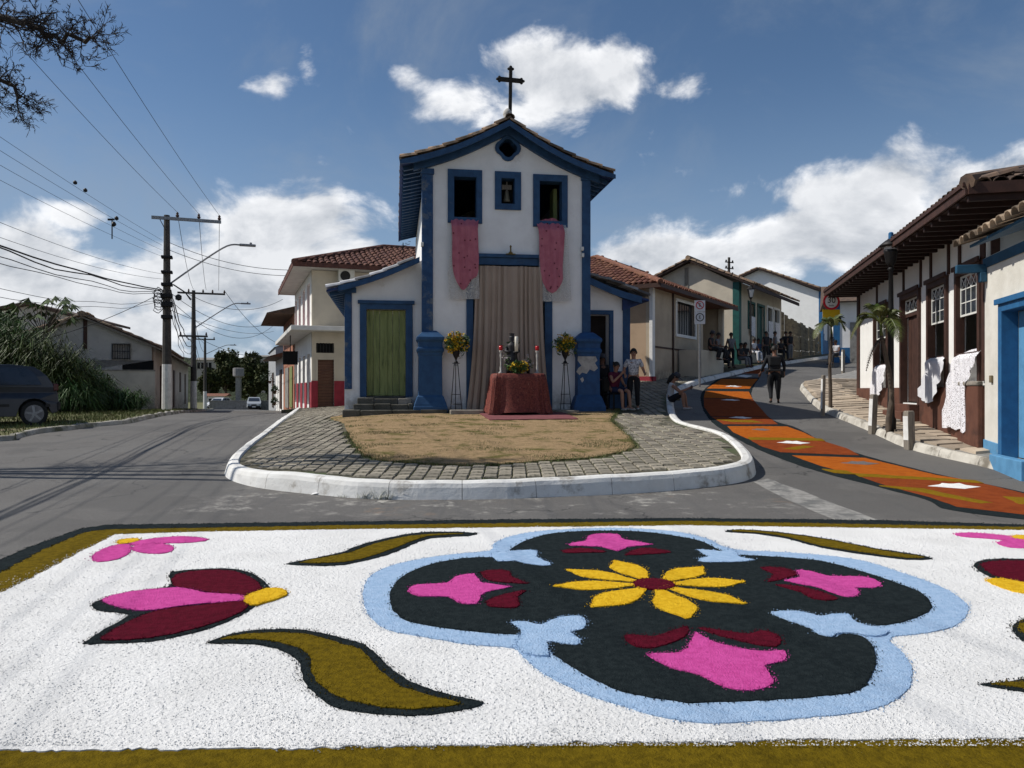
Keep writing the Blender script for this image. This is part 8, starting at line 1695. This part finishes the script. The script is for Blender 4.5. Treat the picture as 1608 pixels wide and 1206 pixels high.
# people along the far pavement
cols = dict(bk=(.02, .02, .024), wh=(.6, .6, .62), gy=(.16, .16, .17), bl=(.05, .08, .16), rd=(.2, .03, .04), gn=(.05, .10, .06))
def pw_(px, pyf, kind, heading, label, t, l, sk='skindk', hair='short', seat=.45, fn=I, yo=0, hat=None, dz=0, **k):
    q_ = -1.15 if px % 2 else -.75; b_ = H2.w(H2.x(px, q_), q_, 0); b_.z = max(I(b_.x, b_.y), G(b_.x, b_.y)) + .05; J_ = stand(1.66, **k) if kind == 'stand' else sit(seat, **k); return person(b_, R(heading), label, J_, sk, cloth('t' + t, cols[t]), cloth('t' + l, cols[l]), hair=hair, fingers=False, sleeves=.5, group='people sitting and standing along the far pavement', hat=hat)
pwb = H1.w(H1.x(1110, -.95), -.95, 0); wt_ = H1.at(1110, 551, -.9)[1] + H1.o.z
def on_wall(px, label, t, l, hat=None):
    q = H1.w(H1.x(px, -.95), -1.0, 0); q.z = wt_ - .45; return person(q, H1.a, label, sit(.45, anL=(.12, -.34, .12), anR=(-.12, -.34, .12), toL=(.13, -.48, .08), toR=(-.13, -.48, .08)), 'skindk', cloth('t' + t, cols[t]), cloth('t' + l, cols[l]), fingers=False, hat=hat, group='people sitting and standing along the far pavement')
on_wall(1113, 'person in dark clothes and cap sitting on the low porch wall, left of two', 'bk', 'bk', 'cap'); on_wall(1123, 'person in dark clothes sitting on the low porch wall, right of two', 'gy', 'bk')
pw_(1138, 571, 'sit', 20, 'person crouching at the foot of the porch wall in black', 'bk', 'bk', seat=.25)
pw_(1148, 570, 'stand', 10, 'person in grey top standing right of the porch wall', 'gy', 'bk')
pw_(1161, 568, 'sit', 40, 'person in black seated left of the one in the white shirt by the teal corner', 'bk', 'gy', seat=.35)
pw_(1169, 567, 'sit', 10, 'person with dark hair bending forward by the teal corner post', 'bk', 'bk', hair='long', seat=.35)
pw_(1182, 567, 'sit', 30, 'person in white shirt seated under the small lantern post', 'wh', 'wh', seat=.5)
pw_(1190, 564, 'sit', 0, 'person in navy seated just right of the small lantern post', 'bl', 'bk')
pw_(1203, 562, 'stand', 20, 'person in black standing before the teal door', 'bk', 'bk')
pw_(1210, 561, 'sit', -10, 'person in dark green seated right of the teal door', 'gn', 'bk')
pw_(1217, 560, 'stand', 60, 'person in grey standing at the second cream house window', 'gy', 'bk')
pw_(1225, 559, 'sit', 20, 'person in black seated at the end of the cream house', 'bk', 'bk')
pw_(1234, 557, 'stand', -20, 'person in dark red standing by the tin fence', 'bk', 'bk')
pw_(1241, 556, 'stand', 30, 'tall person in black standing farthest right by the tin fence', 'bk', 'gy')
b = ray(1314, 573, S, 9); b.z += .0; bn = E('kerb_bench', b, R(-60), 'low dark seat under the person in white behind the small palm', 'bench'); MB().box(-.4, .4, -.18, .18, .40, .45).build('seat', M['wood'], bn, bev=.01); MB().box(-.35, -.28, -.15, .15, -.1, .4).build('leg', M['wood'], bn); MB().box(.28, .35, -.15, .15, -.1, .4).build('leg', M['wood'], bn)
person(b, R(-60), 'man in white shirt sitting behind the small palm at the far kerb', sit(.45), 'skindk', cloth('twh', cols['wh']), cloth('tbk', cols['bk']), fingers=False)
